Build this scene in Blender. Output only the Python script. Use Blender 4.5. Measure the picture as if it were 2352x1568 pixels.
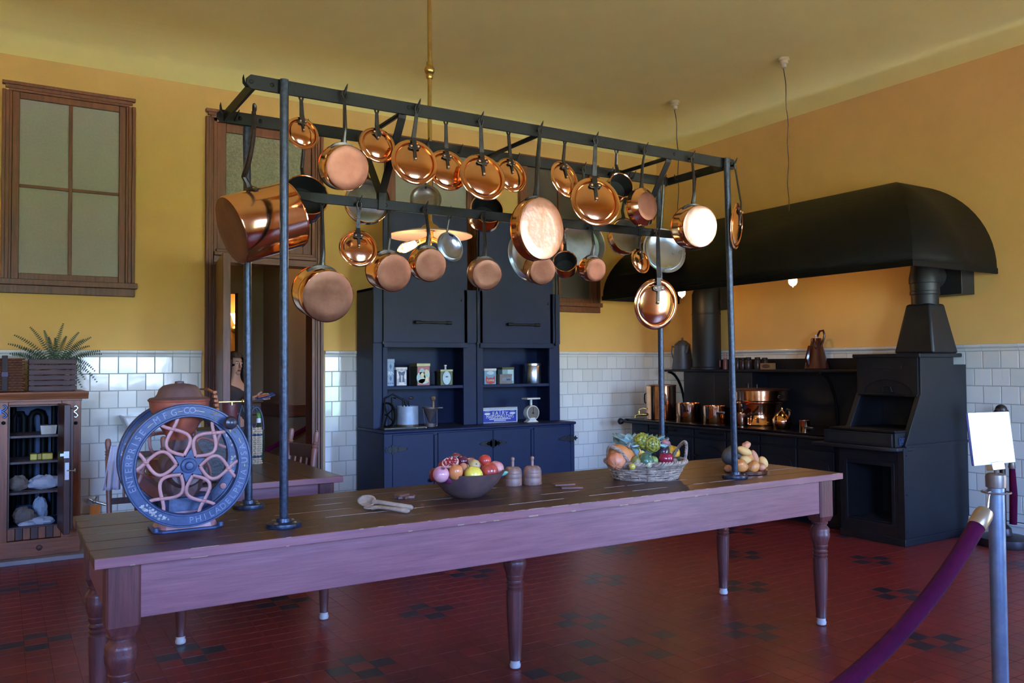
import bpy, math, random
import numpy as np
from mathutils import Vector, Matrix
random.seed(7)
sc = bpy.context.scene
COL = sc.collection
for o in list(bpy.data.objects): bpy.data.objects.remove(o)
PI = math.pi
R = math.radians

# ------------------------------------------------------------------ camera
F, YAW, PITCH, ROLL, H = 1896.65, 0.55391, 0.028215, -0.006333, 1.5084
fw = Vector((math.sin(YAW)*math.cos(PITCH), math.cos(YAW)*math.cos(PITCH), math.sin(PITCH)))
rt0 = Vector((math.cos(YAW), -math.sin(YAW), 0)); up0 = rt0.cross(fw)
rt = math.cos(ROLL)*rt0+math.sin(ROLL)*up0; up = -math.sin(ROLL)*rt0+math.cos(ROLL)*up0
EYE = Vector((0, 0, H))
cd = bpy.data.cameras.new('camera'); cam = bpy.data.objects.new('camera', cd); COL.objects.link(cam)
cd.sensor_width = 36; cd.lens = F/2352*36; cd.clip_start = .02
m = Matrix((rt, up, -fw)).transposed().to_4x4(); m.translation = EYE; cam.matrix_world = m
sc.camera = cam

# ------------------------------------------------------------------ world, lights, exposure
vs = sc.view_settings
vs.view_transform = 'Standard'; vs.look = 'None'; vs.gamma = 1; vs.use_curve_mapping = False; vs.exposure = 0.22
w = bpy.data.worlds.new('world'); sc.world = w; w.use_nodes = True
bg = w.node_tree.nodes['Background']
sky = w.node_tree.nodes.new('ShaderNodeTexSky'); sky.sky_type = 'NISHITA'; sky.sun_disc = False; sky.sun_elevation = R(40)
mxs = w.node_tree.nodes.new('ShaderNodeMix'); mxs.data_type = 'RGBA'; mxs.blend_type = 'MULTIPLY'; mxs.inputs[0].default_value = 1
mxs.inputs[7].default_value = (.62, .81, 1.42, 1)            # cool daylight against the warm lamps
w.node_tree.links.new(sky.outputs[0], mxs.inputs[6]); w.node_tree.links.new(mxs.outputs[2], bg.inputs[0]); bg.inputs[1].default_value = 7.0

def area(name, loc, sx, sz, power, col, rot):
    l = bpy.data.lights.new(name, 'AREA'); l.shape = 'RECTANGLE'; l.size = sx; l.size_y = sz
    l.energy = power; l.color = col
    o = bpy.data.objects.new(name, l); COL.objects.link(o); o.location = loc; o.rotation_euler = rot
    return o
def point(name, loc, power, col, rad=.03):
    l = bpy.data.lights.new(name, 'POINT'); l.energy = power; l.color = col; l.shadow_soft_size = rad
    o = bpy.data.objects.new(name, l); COL.objects.link(o); o.location = loc
    return o
REAR = -1.2
DAY = (.50, .70, 1.0); WARM = (1.0, .58, .24)
sl = bpy.data.lights.new('sun', 'SUN'); sl.energy = 430; sl.angle = R(.5); sl.color = (.90, .95, 1)
so_ = bpy.data.objects.new('sun', sl); COL.objects.link(so_); so_.rotation_euler = (R(-38), R(14), 0)     # from behind the building: it lights the terrace, not the room
RW = [(-2.4, -.9, 1.15, 2.75), (1.3, 2.85, 1.15, 2.75), (5.7, 7.15, .40, 2.75)]          # rear windows; left one added for ceiling light, right sill lowered for glare
for k, (x0, x1, z0, z1) in enumerate(RW):
    o = area('daylight_portal', ((x0+x1)/2, REAR-.19, (z0+z1)/2), x1-x0, z1-z0, 1, (1, 1, 1), (R(90), 0, 0))
    o.data.cycles.is_portal = True

# ------------------------------------------------------------------ pixel -> point helpers (pixel ray cut with a real plane)
def ray(u, v): return fw+rt*((u-1176)/F)-up*((v-784)/F)
def onx(u, v, x): d = ray(u, v); return EYE+d*(x/d.x)
def ony(u, v, y): d = ray(u, v); return EYE+d*(y/d.y)
def onz(u, v, z): d = ray(u, v); return EYE+d*((z-H)/d.z)
def pxm(p, n): return n*((Vector(p)-EYE).dot(fw))/F        # size in metres of n pixels at p
def phi(u): return YAW+math.atan((u-1176)/F)

# ------------------------------------------------------------------ mesh builder
def basis(a):
    a = Vector(a).normalized()
    t = Vector((0, 0, 1)) if abs(a.z) < .9 else Vector((0, 1, 0))
    u = t.cross(a).normalized(); return u, a.cross(u), a
class MB:
    def __init__(s): s.v = []; s.f = []
    def add(s, vs, fs):
        n = len(s.v); s.v += [tuple(p) for p in vs]; s.f += [tuple(i+n for i in f) for f in fs]; return s
    def box(s, x0, x1, y0, y1, z0, z1):
        return s.add([(x, y, z) for x in (x0, x1) for y in (y0, y1) for z in (z0, z1)],
                     [(0, 1, 3, 2), (4, 6, 7, 5), (0, 4, 5, 1), (2, 3, 7, 6), (0, 2, 6, 4), (1, 5, 7, 3)])
    def obox(s, c, ax, ay, az):      # oriented box, half axes
        c = Vector(c); ax, ay, az = Vector(ax), Vector(ay), Vector(az)
        return s.add([c+i*ax+j*ay+k*az for i in (-1, 1) for j in (-1, 1) for k in (-1, 1)],
                     [(0, 1, 3, 2), (4, 6, 7, 5), (0, 4, 5, 1), (2, 3, 7, 6), (0, 2, 6, 4), (1, 5, 7, 3)])
    def lathe(s, prof, c=(0, 0, 0), axis=(0, 0, 1), n=24, closed=False, ref=None, sq=(1, 1), fn=None):
        u, v, a = basis(axis); c = Vector(c)
        if ref is not None: u = Vector(ref).normalized(); v = a.cross(u)
        vs = []; fs = []; rows = []
        for (r, z) in prof:
            if r < 1e-6: rows.append([len(vs)]); vs.append(c+a*z)
            else:
                row = []
                for i in range(n):
                    t = 2*PI*i/n; rr = r*(fn(t, z) if fn else 1)
                    row.append(len(vs)); vs.append(c+a*z+u*(rr*sq[0]*math.cos(t))+v*(rr*sq[1]*math.sin(t)))
                rows.append(row)
        pairs = list(zip(rows, rows[1:]))
        if closed: pairs.append((rows[-1], rows[0]))
        for p, q in pairs:
            if len(p) == 1 and len(q) == 1: continue
            for i in range(n):
                j = (i+1) % n
                if len(p) == 1: fs.append((p[0], q[j], q[i]))
                elif len(q) == 1: fs.append((p[i], p[j], q[0]))
                else: fs.append((p[i], p[j], q[j], q[i]))
        return s.add(vs, fs)
    def tube(s, pts, r, n=8, closed=False, cap=True, flat=1.0, nrm=None):
        pts = [Vector(p) for p in pts]; N = len(pts)
        rs = r if isinstance(r, (list, tuple)) else [r]*N
        vs = []; fs = []; pu = None
        for i, p in enumerate(pts):
            a = (pts[(i+1) % N]-pts[i-1]) if closed else (pts[min(i+1, N-1)]-pts[max(i-1, 0)])
            a.normalize()
            if nrm is not None: pu = Vector(nrm)
            if pu is None: pu = basis(a)[0]
            u = pu-a*pu.dot(a)
            if u.length < 1e-5: u = basis(a)[0]
            u.normalize(); pu = u; v = a.cross(u)
            for k in range(n):
                t = 2*PI*(k+.5)/n
                vs.append(p+u*(rs[i]*flat*math.cos(t))+v*(rs[i]*math.sin(t)))
        for i in range(N if closed else N-1):
            j = (i+1) % N
            for k in range(n):
                l = (k+1) % n; fs.append((i*n+k, i*n+l, j*n+l, j*n+k))
        if cap and not closed:
            fs.append(tuple(range(n-1, -1, -1))); fs.append(tuple((N-1)*n+k for k in range(n)))
        return s.add(vs, fs)
    def prism(s, poly, o, u, v, wv):
        o, u, v, wv = Vector(o), Vector(u), Vector(v), Vector(wv); n = len(poly)
        vs = [o+u*a+v*b for a, b in poly]+[o+u*a+v*b+wv for a, b in poly]
        fs = [tuple(range(n-1, -1, -1)), tuple(range(n, 2*n))]+[(i, (i+1) % n, n+(i+1) % n, n+i) for i in range(n)]
        return s.add(vs, fs)
    def grid(s, fn, nu, nv, cu=False):
        vs = [fn(i/(nu if cu else nu-1), j/(nv-1)) for j in range(nv) for i in range(nu)]; fs = []
        for j in range(nv-1):
            for i in range(nu if cu else nu-1):
                k = (i+1) % nu; fs.append((j*nu+i, j*nu+k, (j+1)*nu+k, (j+1)*nu+i))
        return s.add(vs, fs)
    def ell(s, c, rx, ry, rz, n=16, m=10, axis=(0, 0, 1), fn=None, ref=None):
        u, v, a = basis(axis); c = Vector(c)
        if ref is not None: u = Vector(ref).normalized(); v = a.cross(u)
        vs = [c-a*rz*(fn(0, -1) if fn else 1)]; fs = []
        for j in range(1, m):
            q = -PI/2+PI*j/m
            for i in range(n):
                t = 2*PI*i/n; k = fn(t, math.sin(q)) if fn else 1
                vs.append(c+u*(rx*k*math.cos(q)*math.cos(t))+v*(ry*k*math.cos(q)*math.sin(t))+a*(rz*k*math.sin(q)))
        vs.append(c+a*rz*(fn(0, 1) if fn else 1)); L = len(vs)-1
        for i in range(n):
            k = (i+1) % n
            fs.append((0, 1+k, 1+i)); fs.append((L, 1+(m-2)*n+i, 1+(m-2)*n+k))
            for j in range(m-2): fs.append((1+j*n+i, 1+j*n+k, 1+(j+1)*n+k, 1+(j+1)*n+i))
        return s.add(vs, fs)
    def mesh(s, name, mat, off=(0, 0, 0), ang=.65, smooth=True):
        me = bpy.data.meshes.new(name); off = Vector(off)
        me.from_pydata([tuple(Vector(p)-off) for p in s.v], [], s.f)
        if smooth:
            me.polygons.foreach_set('use_smooth', [True]*len(me.polygons)); me.set_sharp_from_angle(angle=ang)
        if mat: me.materials.append(mat)
        me.update(); return me

ORG = {}
def thing(name, label, cat, loc, group=None):
    o = bpy.data.objects.new(name, None); COL.objects.link(o); o.location = loc
    o.empty_display_size = .05
    o['label'] = label; o['category'] = cat
    if group: o['group'] = group
    ORG[o.name] = Vector(loc); return o
def bev(o, wd, seg=2):
    b = o.modifiers.new('bevel', 'BEVEL'); b.width = wd; b.segments = seg; b.limit_method = 'ANGLE'; b.angle_limit = R(40)
def obj(name, mb, mat, parent, label=None, bevel=0, ang=.65, kind=None):
    org = ORG[parent.name]
    me = mb.mesh(name, mat, org, ang); o = bpy.data.objects.new(name, me); COL.objects.link(o)
    o.parent = parent; ORG[o.name] = org
    if label: o['label'] = label
    if kind: o['kind'] = kind
    if bevel: bev(o, bevel)
    return o
def solo(name, mb, mat, label, cat, loc, group=None, bevel=0, ang=.65):
    me = mb.mesh(name, mat, loc, ang); o = bpy.data.objects.new(name, me); COL.objects.link(o); o.location = loc
    o['label'] = label; o['category'] = cat
    if group: o['group'] = group
    ORG[o.name] = Vector(loc)
    if bevel: bev(o, bevel)
    return o
def struct(name, mb, mat, bevel=0, ang=.65):
    me = mb.mesh(name, mat, (0, 0, 0), ang); o = bpy.data.objects.new(name, me); COL.objects.link(o)
    o['kind'] = 'structure'; ORG[o.name] = Vector((0, 0, 0))
    if bevel: bev(o, bevel)
    return o
def inst(src, parent, loc):            # one more piece sharing mesh data
    o = bpy.data.objects.new(src[0], src[1]); COL.objects.link(o); o.parent = parent
    o.location = Vector(loc)-ORG[parent.name]; return o
def textmb(mb, s, size, depth, o, u, v, n, align='CENTER'):
    c = bpy.data.curves.new('t', 'FONT'); c.body = s; c.size = size; c.extrude = depth; c.align_x = align; c.align_y = 'CENTER'
    c.resolution_u = 3
    ob = bpy.data.objects.new('t', c); COL.objects.link(ob)
    dg = bpy.context.evaluated_depsgraph_get(); me = bpy.data.meshes.new_from_object(ob.evaluated_get(dg))
    o, u, v, n = Vector(o), Vector(u), Vector(v), Vector(n)
    mb.add([o+u*p.co.x+v*p.co.y+n*p.co.z for p in me.vertices], [tuple(p.vertices) for p in me.polygons])
    bpy.data.objects.remove(ob); bpy.data.curves.remove(c); bpy.data.meshes.remove(me)

# ------------------------------------------------------------------ materials
MATS = {}
def pbr(name, col, rough=.5, metal=0, bump=0, bscale=40, var=0, vscale=8, col2=None, spec=.5, coat=0, obj_var=0, stretch=None, trans=0, rvar=0):
    mt = bpy.data.materials.new(name); mt.use_nodes = True; nt = mt.node_tree; b = nt.nodes['Principled BSDF']
    N = nt.nodes.new; L = nt.links.new
    b.inputs['Base Color'].default_value = (*col, 1); b.inputs['Roughness'].default_value = rough
    b.inputs['Metallic'].default_value = metal; b.inputs['Specular IOR Level'].default_value = spec
    if coat: b.inputs['Coat Weight'].default_value = coat; b.inputs['Coat Roughness'].default_value = .12
    if trans: b.inputs['Transmission Weight'].default_value = trans
    tc = N('ShaderNodeTexCoord'); src = tc.outputs['Object']
    if stretch:
        mp = N('ShaderNodeMapping'); L(src, mp.inputs[0]); mp.inputs['Scale'].default_value = stretch; src = mp.outputs[0]
    cs = None
    if var or col2:
        nz = N('ShaderNodeTexNoise'); L(src, nz.inputs['Vector']); nz.inputs['Scale'].default_value = vscale
        nz.inputs['Detail'].default_value = 6; nz.inputs['Roughness'].default_value = .6
        rp = N('ShaderNodeValToRGB'); L(nz.outputs[0], rp.inputs[0])
        c2 = col2 or tuple(min(1, c*(1+var)) for c in col); c1 = col if col2 else tuple(c*(1-var) for c in col)
        rp.color_ramp.elements[0].position = .34; rp.color_ramp.elements[1].position = .66
        rp.color_ramp.elements[0].color = (*c1, 1); rp.color_ramp.elements[1].color = (*c2, 1)
        cs = rp.outputs[0]
        if rvar:
            mr = N('ShaderNodeMapRange'); L(nz.outputs[0], mr.inputs[0]); mr.inputs[3].default_value = max(.02, rough-rvar); mr.inputs[4].default_value = rough+rvar
            L(mr.outputs[0], b.inputs['Roughness'])
    if obj_var:
        oi = N('ShaderNodeObjectInfo'); hs = N('ShaderNodeHueSaturation')
        mr = N('ShaderNodeMapRange'); L(oi.outputs['Random'], mr.inputs[0]); mr.inputs[3].default_value = 1-obj_var; mr.inputs[4].default_value = 1+obj_var
        L(mr.outputs[0], hs.inputs['Value'])
        if cs: L(cs, hs.inputs['Color'])
        else: hs.inputs['Color'].default_value = (*col, 1)
        cs = hs.outputs[0]
    if cs: L(cs, b.inputs['Base Color'])
    if bump:
        n2 = N('ShaderNodeTexNoise'); L(src, n2.inputs['Vector']); n2.inputs['Scale'].default_value = bscale; n2.inputs['Detail'].default_value = 4
        bp = N('ShaderNodeBump'); bp.inputs['Strength'].default_value = bump; bp.inputs['Distance'].default_value = .01
        L(n2.outputs[0], bp.inputs['Height']); L(bp.outputs[0], b.inputs['Normal'])
    MATS[name] = mt; return mt
def emit(name, col, st):
    mt = bpy.data.materials.new(name); mt.use_nodes = True; b = mt.node_tree.nodes['Principled BSDF']
    b.inputs['Base Color'].default_value = (*col, 1); b.inputs['Emission Color'].default_value = (*col, 1); b.inputs['Emission Strength'].default_value = st
    return mt
def sr(*c):        # sRGB 0-255 -> linear
    return tuple(((x/255)/12.92 if x/255 < .04045 else ((x/255+.055)/1.055)**2.4) for x in c)
def woodm(name, c1, c2, axis=0, rough=.4, scale=6, obj_var=0, bump=.15, coat=0):
    st = [9, 9, 9]; st[axis] = .7
    return pbr(name, c1, rough, col2=c2, vscale=scale, stretch=st, bump=bump, bscale=scale*3, obj_var=obj_var, coat=coat)

M_wall = pbr('ochre_plaster', sr(234, 184, 104), .85, bump=.12, bscale=90, var=.05, vscale=1.3)
M_ceil = pbr('light_tinted_ochre_ceiling', sr(252, 228, 138), .9, bump=.1, bscale=70, var=.04, vscale=1.0)  # wall's ochre made greener and paler; the ceiling's light put into the colour
M_tile = pbr('cream_glazed_tile', sr(230, 225, 208), .10, obj_var=.07, bump=.10, bscale=9, spec=.5)
M_grout = pbr('pale_grout', sr(176, 174, 164), .9)
M_tilecap = pbr('cream_cap_tile', sr(228, 224, 210), .15, obj_var=.04, bump=.05, bscale=14)
M_red = pbr('red_quarry_tile', sr(108, 33, 27), .36, obj_var=.14, var=.10, vscale=25, bump=.05, bscale=60, rvar=.06)
M_dark = pbr('black_quarry_tile', sr(42, 34, 36), .34, obj_var=.12, bump=.05, bscale=60)
M_fgrout = pbr('grey_floor_grout', sr(92, 54, 50), 1)
M_oak = woodm('brown_oak_casing_vertical', sr(78, 38, 18), sr(108, 57, 27), 2, .42, 5)
M_oakx = woodm('brown_oak_casing_horizontal', sr(78, 38, 18), sr(108, 57, 27), 0, .42, 5)
M_plank = woodm('dark_brown_table_planks', sr(54, 31, 23), sr(78, 45, 31), 0, .38, 4, obj_var=.12, bump=.1)
M_apron = woodm('red_brown_oak_apron', sr(124, 76, 78), sr(144, 92, 92), 0, .36, 5, bump=.06)
M_aprony = woodm('red_brown_oak_side_apron', sr(124, 76, 78), sr(144, 92, 92), 1, .36, 5, bump=.06)
M_leg = woodm('red_brown_turned_oak', sr(80, 42, 38), sr(108, 58, 50), 2, .36, 5)
M_edge = pbr('worn_pale_wood_edge', sr(158, 124, 96), .7, var=.25, vscale=40)
M_foot = pbr('white_porcelain_caster', sr(200, 194, 182), .35, var=.12, vscale=30)
M_iron = pbr('blackened_iron', sr(15, 14, 14), .55, metal=0, spec=.22, bump=.12, bscale=120, var=.2, vscale=20)
M_post = pbr('mottled_painted_pipe', sr(30, 34, 44), .34, metal=.4, col2=sr(56, 64, 80), vscale=60, bump=.1, bscale=150)
M_hand = pbr('forged_iron_handle', sr(60, 56, 54), .36, metal=.8, bump=.15, bscale=70, var=.3, vscale=25)
M_cop = pbr('polished_copper', (.90, .47, .235), .13, metal=1, bump=.06, bscale=16, col2=(.95, .54, .30), vscale=7, rvar=.05)
M_copb = pbr('dull_copper_base', (.125, .045, .027), .46, metal=.9, bump=.10, bscale=30, col2=(.21, .085, .052), vscale=9, rvar=.10)
M_copg = pbr('glare_copper_base', (.72, .36, .22), .34, metal=1, bump=.14, bscale=34, col2=(.86, .48, .33), vscale=12, rvar=.08)  # brighter copy of the base copper; window glare put into the colour
M_copd = pbr('darkened_copper', (.42, .19, .12), .32, metal=1, bump=.08, bscale=25, col2=(.52, .26, .18), vscale=8)
M_tin = pbr('dull_tinned_lining', (.30, .29, .26), .36, metal=1, bump=.08, bscale=40, col2=(.45, .43, .38), vscale=12, rvar=.1)
M_tinb = pbr('near_black_pan_lining', (.025, .024, .023), .45, metal=.6, var=.3, vscale=14)  # near-black lining of the dark-mouthed pans
M_tinl = pbr('bright_tinned_lid', (.50, .53, .56), .30, metal=1, bump=.08, bscale=30, col2=(.62, .65, .68), vscale=9, rvar=.1)
M_rivet = pbr('copper_rivet', (.80, .38, .2), .3, metal=1)
M_brass = pbr('aged_brass', (.52, .35, .11), .30, metal=1, var=.1, vscale=12)
M_navy = pbr('dark_blue_black_enamel_paint', sr(29, 38, 66), .52, spec=.25, var=.06, vscale=6, bump=.05, bscale=40)
M_black = pbr('black_stove_enamel', sr(22, 22, 25), .5, spec=.35, bump=.05, bscale=50, var=.12, vscale=5)
M_hood = pbr('matt_black_sheet_iron', sr(9, 8, 8), .65, spec=.12, bump=.05, bscale=8)
M_void = pbr('near_black_cavity', sr(10, 10, 11), .8)  # near-black surface of the oven opening, drawer slot and pipe wall box
M_white = pbr('white_card', sr(245, 245, 243), .6)
M_frost = pbr('frosted_pane', sr(152, 143, 132), .45, bump=.35, bscale=160, var=.06, vscale=60)
M_frostt = pbr('pebbled_transom_pane', sr(132, 124, 98), .25, bump=.9, bscale=70, var=.22, vscale=45)
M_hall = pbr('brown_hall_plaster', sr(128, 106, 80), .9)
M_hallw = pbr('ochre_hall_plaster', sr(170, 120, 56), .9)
M_bulb = emit('lit_bulb_glass', (1.0, .62, .28), 14)
M_tulip = emit('lit_tulip_shade', (1.0, .80, .50), 9)
# ================================================================== the room
XR, YB, XL, ZC = 7.272, 8.138, -3.0, 4.55
CAP = 1.664
def wallgrid(name, a0, a1, z0, z1, holes, place, mat):
    xs = sorted({a0, a1}|{h[0] for h in holes}|{h[1] for h in holes}); zs = sorted({z0, z1}|{h[2] for h in holes}|{h[3] for h in holes})
    mb = MB()
    for x0, x1 in zip(xs, xs[1:]):
        for q0, q1 in zip(zs, zs[1:]):
            cx, cz = (x0+x1)/2, (q0+q1)/2
            if any(h[0] < cx < h[1] and h[2] < cz < h[3] for h in holes): continue
            place(mb, x0, x1, q0, q1)
    return struct(name, mb, mat)
DX0, DX1, DZ = 1.70, 2.69, 3.88            # door opening
wallB = wallgrid('wall_back', XL-.2, XR+.2, 0, 4.7, [(DX0, DX1, 0, DZ), (.06, .94, 2.26, 3.86), (3.52, 4.50, 2.26, 3.9), (5.2, 6.22, 2.26, 3.9)],
                 lambda m_, x0, x1, z0, z1: m_.box(x0, x1, YB, YB+.18, z0, z1), M_wall)
wallR = wallgrid('wall_right', REAR-.2, YB+.18, 0, 4.7, [], lambda m_, x0, x1, z0, z1: m_.box(XR, XR+.2, x0, x1, z0, z1), M_wall)
wallL = wallgrid('wall_left', REAR-.2, YB+.18, 0, 4.7, [], lambda m_, x0, x1, z0, z1: m_.box(XL-.2, XL, x0, x1, z0, z1), M_wall)
wallF = wallgrid('wall_front', XL-.2, XR+.2, 0, 4.7, RW, lambda m_, x0, x1, z0, z1: m_.box(x0, x1, REAR-.2, REAR, z0, z1), M_wall)
# ceiling with a rounded cove on every side
mb = MB(); cv = .38; ring = []
for k in range(9):
    t = k/8*PI/2; ring.append((cv*(1-math.sin(t)), ZC-cv*(1-math.cos(t))))
ring = [(0-.02, ZC-cv)]+ring[::-1]
def rect(d, z): return [(XL+d, REAR+d, z), (XR-d, REAR+d, z), (XR-d, YB-d, z), (XL+d, YB-d, z)]
vsx = []; fsx = []
for d, z in ring: vsx += rect(d, z)
for i in range(len(ring)-1):
    for k in range(4):
        j = (k+1) % 4; fsx.append((i*4+k, i*4+j, (i+1)*4+j, (i+1)*4+k))
L_ = (len(ring)-1)*4; fsx.append((L_, L_+1, L_+2, L_+3)); mb.add(vsx, fsx)
ceiling = struct('ceiling', mb, M_ceil, ang=1.2)
struct('terrace_outside', MB().box(-40, 40, -15, REAR-.2, -.6, -.5), pbr('pale_gravel', sr(206, 196, 176), .9, var=.1, vscale=3))
struct('ground_outside', MB().box(-60, 60, -90, -15, -.6, -.5), pbr('garden_lawn', sr(96, 128, 60), .9, var=.2, vscale=.5))
# windows behind the photographer, the added left one too: frame and glazing bars
for k, (x0, x1, z0, z1) in enumerate(RW):
    mb = MB()
    for a, b in ((x0, x0+.07), (x1-.07, x1)): mb.box(a, b, REAR-.12, REAR+.03, z0, z1)
    for a, b in ((z0, z0+.08), (z1-.08, z1)): mb.box(x0, x1, REAR-.12, REAR+.03, a, b)
    nb = 1
    for i in range(1, nb+1):
        c = x0+(x1-x0)*i/(nb+1); mb.box(c-.03, c+.03, REAR-.09, REAR-.03, z0, z1)
    for i in (1,): c = z0+(z1-z0)*i/2; mb.box(x0, x1, REAR-.09, REAR-.03, c-.02, c+.02)
    struct('window_%d' % (4+k), mb, M_oakx)

# ---- floor of square tiles, crosses of four dark ones
PX, PY, FX, FY = .1145, .111, 4.30, 3.967
mb = MB().box(XL-.2, XR+.2, REAR-.2, 11.9, -.12, -.0018); floor = struct('floor', mb, M_fgrout)
extra = {(-14, -3), (-12, -4), (-10, -4), (-15, -5), (-12, -6), (-17, -6), (-18, -5)}
def isdark(i, j):
    if (i, j) in extra: return True
    if -19 <= i <= -9 and -7 <= j <= -2: return False
    for di, dj in ((1, 0), (-1, 0), (0, 1), (0, -1)):
        a, b = i+di, j+dj
        if a % 6 == 0 and b % 6 == 0 and ((a//6+b//6) % 2 == 0): return True
    return False
def proj(p):
    d = Vector(p)-EYE; z = d.dot(fw)
    if z < .1: return None
    return 1176+F*d.dot(rt)/z, 784-F*d.dot(up)/z, z
cells = []
i0, i1 = int((XL-FX)/PX)+1, int((XR-FX)/PX); j0, j1 = int((REAR-FY)/PY)+1, int((YB-FY)/PY)
for i in range(i0, i1+1):
    for j in range(j0, j1+1):
        x, y = FX+i*PX, FY+j*PY; q = proj((x, y, 0)); s = 0
        if q and -20 < q[0] < 2372 and q[1] < 1590:
            hid = y > 3.2 and 220 < q[0] < 1890 and q[1] < 1410-(q[0]-312)*.145
            s = 0 if hid else 1/q[2]**3
        cells.append((s, i, j, x, y))
cells.sort(reverse=True)
def tilemb(mb, x, y): 
    a, b = PX/2-.0011, PY/2-.0011; e = .0004
    return mb.add([(x-a, y-b, -.003), (x+a, y-b, -.003), (x+a, y+b, -.003), (x-a, y+b, -.003), (x-a+e, y-b+e, 0), (x+a-e, y-b+e, 0), (x+a-e, y+b-e, 0), (x-a+e, y+b-e, 0)],
                  [(4, 5, 6, 7), (0, 1, 5, 4), (1, 2, 6, 5), (2, 3, 7, 6), (3, 0, 4, 7)])
tm = {k: MB() for k in (0, 1)}; tmesh = {k: tilemb(MB(), 0, 0).mesh('tile', mt, smooth=False) for k, mt in ((0, M_red), (1, M_dark))}
for n, (s, i, j, x, y) in enumerate(cells):
    k = int(isdark(i, j))
    if n < 290: inst(('tile', tmesh[k]), floor, (x, y, random.uniform(-.0006, .0004)))
    else: tilemb(tm[k], x, y)
for k, mt in ((0, M_red), (1, M_dark)):
    me = tm[k].mesh('far_tiles', mt, smooth=False); o = bpy.data.objects.new('far_tiles', me); COL.objects.link(o); o.parent = floor; o['kind'] = 'stuff'; ORG[o.name] = Vector((0, 0, 0))

# ---- glazed wall tiles: cap course and running bond below
TS, TH = .151, .1525
def walltile(w_, h_):
    a, b, t, e = w_/2-.001, h_/2-.001, .012, .004
    return MB().add([(-a, 0, -b), (a, 0, -b), (a, 0, b), (-a, 0, b), (-a+e, -t, -b+e), (a-e, -t, -b+e), (a-e, -t, b-e), (-a+e, -t, b-e)],
                    [(4, 5, 6, 7), (0, 1, 5, 4), (1, 2, 6, 5), (2, 3, 7, 6), (3, 0, 4, 7)])
def captile(w_):
    a = w_/2-.001; pf = [(0, -.03), (-.014, -.03), (-.016, -.008), (-.034, -.002), (-.040, .012), (-.034, .026), (-.014, .030), (0, .03)]
    return MB().prism([(p, q) for p, q in pf], (-a, 0, 0), (0, 1, 0), (0, 0, 1), (2*a, 0, 0))
TB = {}
def tiled(wall, a0, a1, horiz, hidden, side):
    """a0..a1 along the wall; hidden(a,z) -> the tile goes into the joined rest"""
    rest = MB(); cnt = 0
    zt = CAP-.06
    rows = [(zt-TH*(r+1), zt-TH*r, r) for r in range(10)]
    for z0, z1, r in rows:
        z0 = max(z0, .16)
        if z1-z0 < .02: continue
        a = a0-(TS/2 if r % 2 else 0)
        while a < a1-1e-6:
            b = min(a+TS, a1); aa = max(a, a0); a += TS
            if b-aa < .012: continue
            key = (round(b-aa, 4), round(z1-z0, 4)); c = (aa+b)/2; cz = (z0+z1)/2
            if hidden(c, cz):
                mbx = walltile(*key)
                for p in mbx.v: pass
                rest.add([(c+p[0], YB+p[1], cz+p[2]) if not side else (XR+p[1], c-p[0], cz+p[2]) for p in mbx.v], mbx.f)
                continue
            k2 = (side,)+key
            if k2 not in TB:
                mbx = walltile(*key)
                if side: mbx.v = [(p[1], -p[0], p[2]) for p in mbx.v]
                TB[k2] = mbx.mesh('tile', M_tile, smooth=False)
            o = inst(('tile', TB[k2]), wall, (XR, c, cz) if side else (c, YB, cz)); cnt += 1
            o.rotation_euler = (random.uniform(-.006, .006), 0, random.uniform(-.006, .006)) if not side else (0, random.uniform(-.006, .006), random.uniform(-.006, .006))
    a = a0
    while a < a1-1e-6:
        b = min(a+TS*1.0, a1); k2 = ('cap', side, round(b-a, 4)); c = (a+b)/2
        if k2 not in TB:
            mbx = captile(b-a)
            if side: mbx.v = [(p[1], -p[0], p[2]) for p in mbx.v]
            TB[k2] = mbx.mesh('cap_tile', M_tilecap, ang=.9)
        inst(('cap_tile', TB[k2]), wall, (XR, c, CAP-.03) if side else (c, YB, CAP-.03)); a = b; cnt += 1
    if rest.v:
        me = rest.mesh('hidden_tiles', M_tile, smooth=False); o = bpy.data.objects.new('hidden_tiles', me); COL.objects.link(o); o.parent = wall; o['kind'] = 'stuff'
    return cnt
for nm_, bx_ in ((wallB, (-.62, 1.60, YB-.003, YB+.01, 0, CAP-.02)), (wallB, (2.79, XR, YB-.003, YB+.01, 0, CAP-.02)), (wallR, (XR-.003, XR+.01, 2.6, YB, 0, CAP-.02))):
    me = MB().box(*bx_).mesh('grout_bed', M_grout); o = bpy.data.objects.new('grout_bed', me); COL.objects.link(o); o.parent = nm_
tiled(wallB, -.62, 1.60, True, lambda a, z: a < .5 and z < 1.3 or a < -.1 or z < .55, False)
tiled(wallB, 2.79, XR, True, lambda a, z: 3.2 < a < 5.3 or z < .55 or (a > 6.4 and z < .85), False)
tiled(wallR, 2.6, YB, False, lambda a, z: (4.2 < a < 7.6 and z < 1.5) or a < 3.3, True)
# pale base course along the right wall and back wall
for nm, bx in (('baseboard_right', (XR-.03, XR, 2.3, YB, 0, .16)), ('baseboard_back', (2.79, XR, YB-.03, YB, 0, .16)), ('baseboard_left', (-.62, 1.60, YB-.03, YB, 0, .16))):
    x0, x1, y0, y1, z0, z1 = bx; mb = MB().box(*bx)
    if nm == 'baseboard_right': mb.box(x0-.012, x1, y0, y1, .128, .16)
    else: mb.box(x0, x1, y0-.012, y1, .128, .16)
    struct(nm, mb, M_tilecap, bevel=.004)

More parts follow.
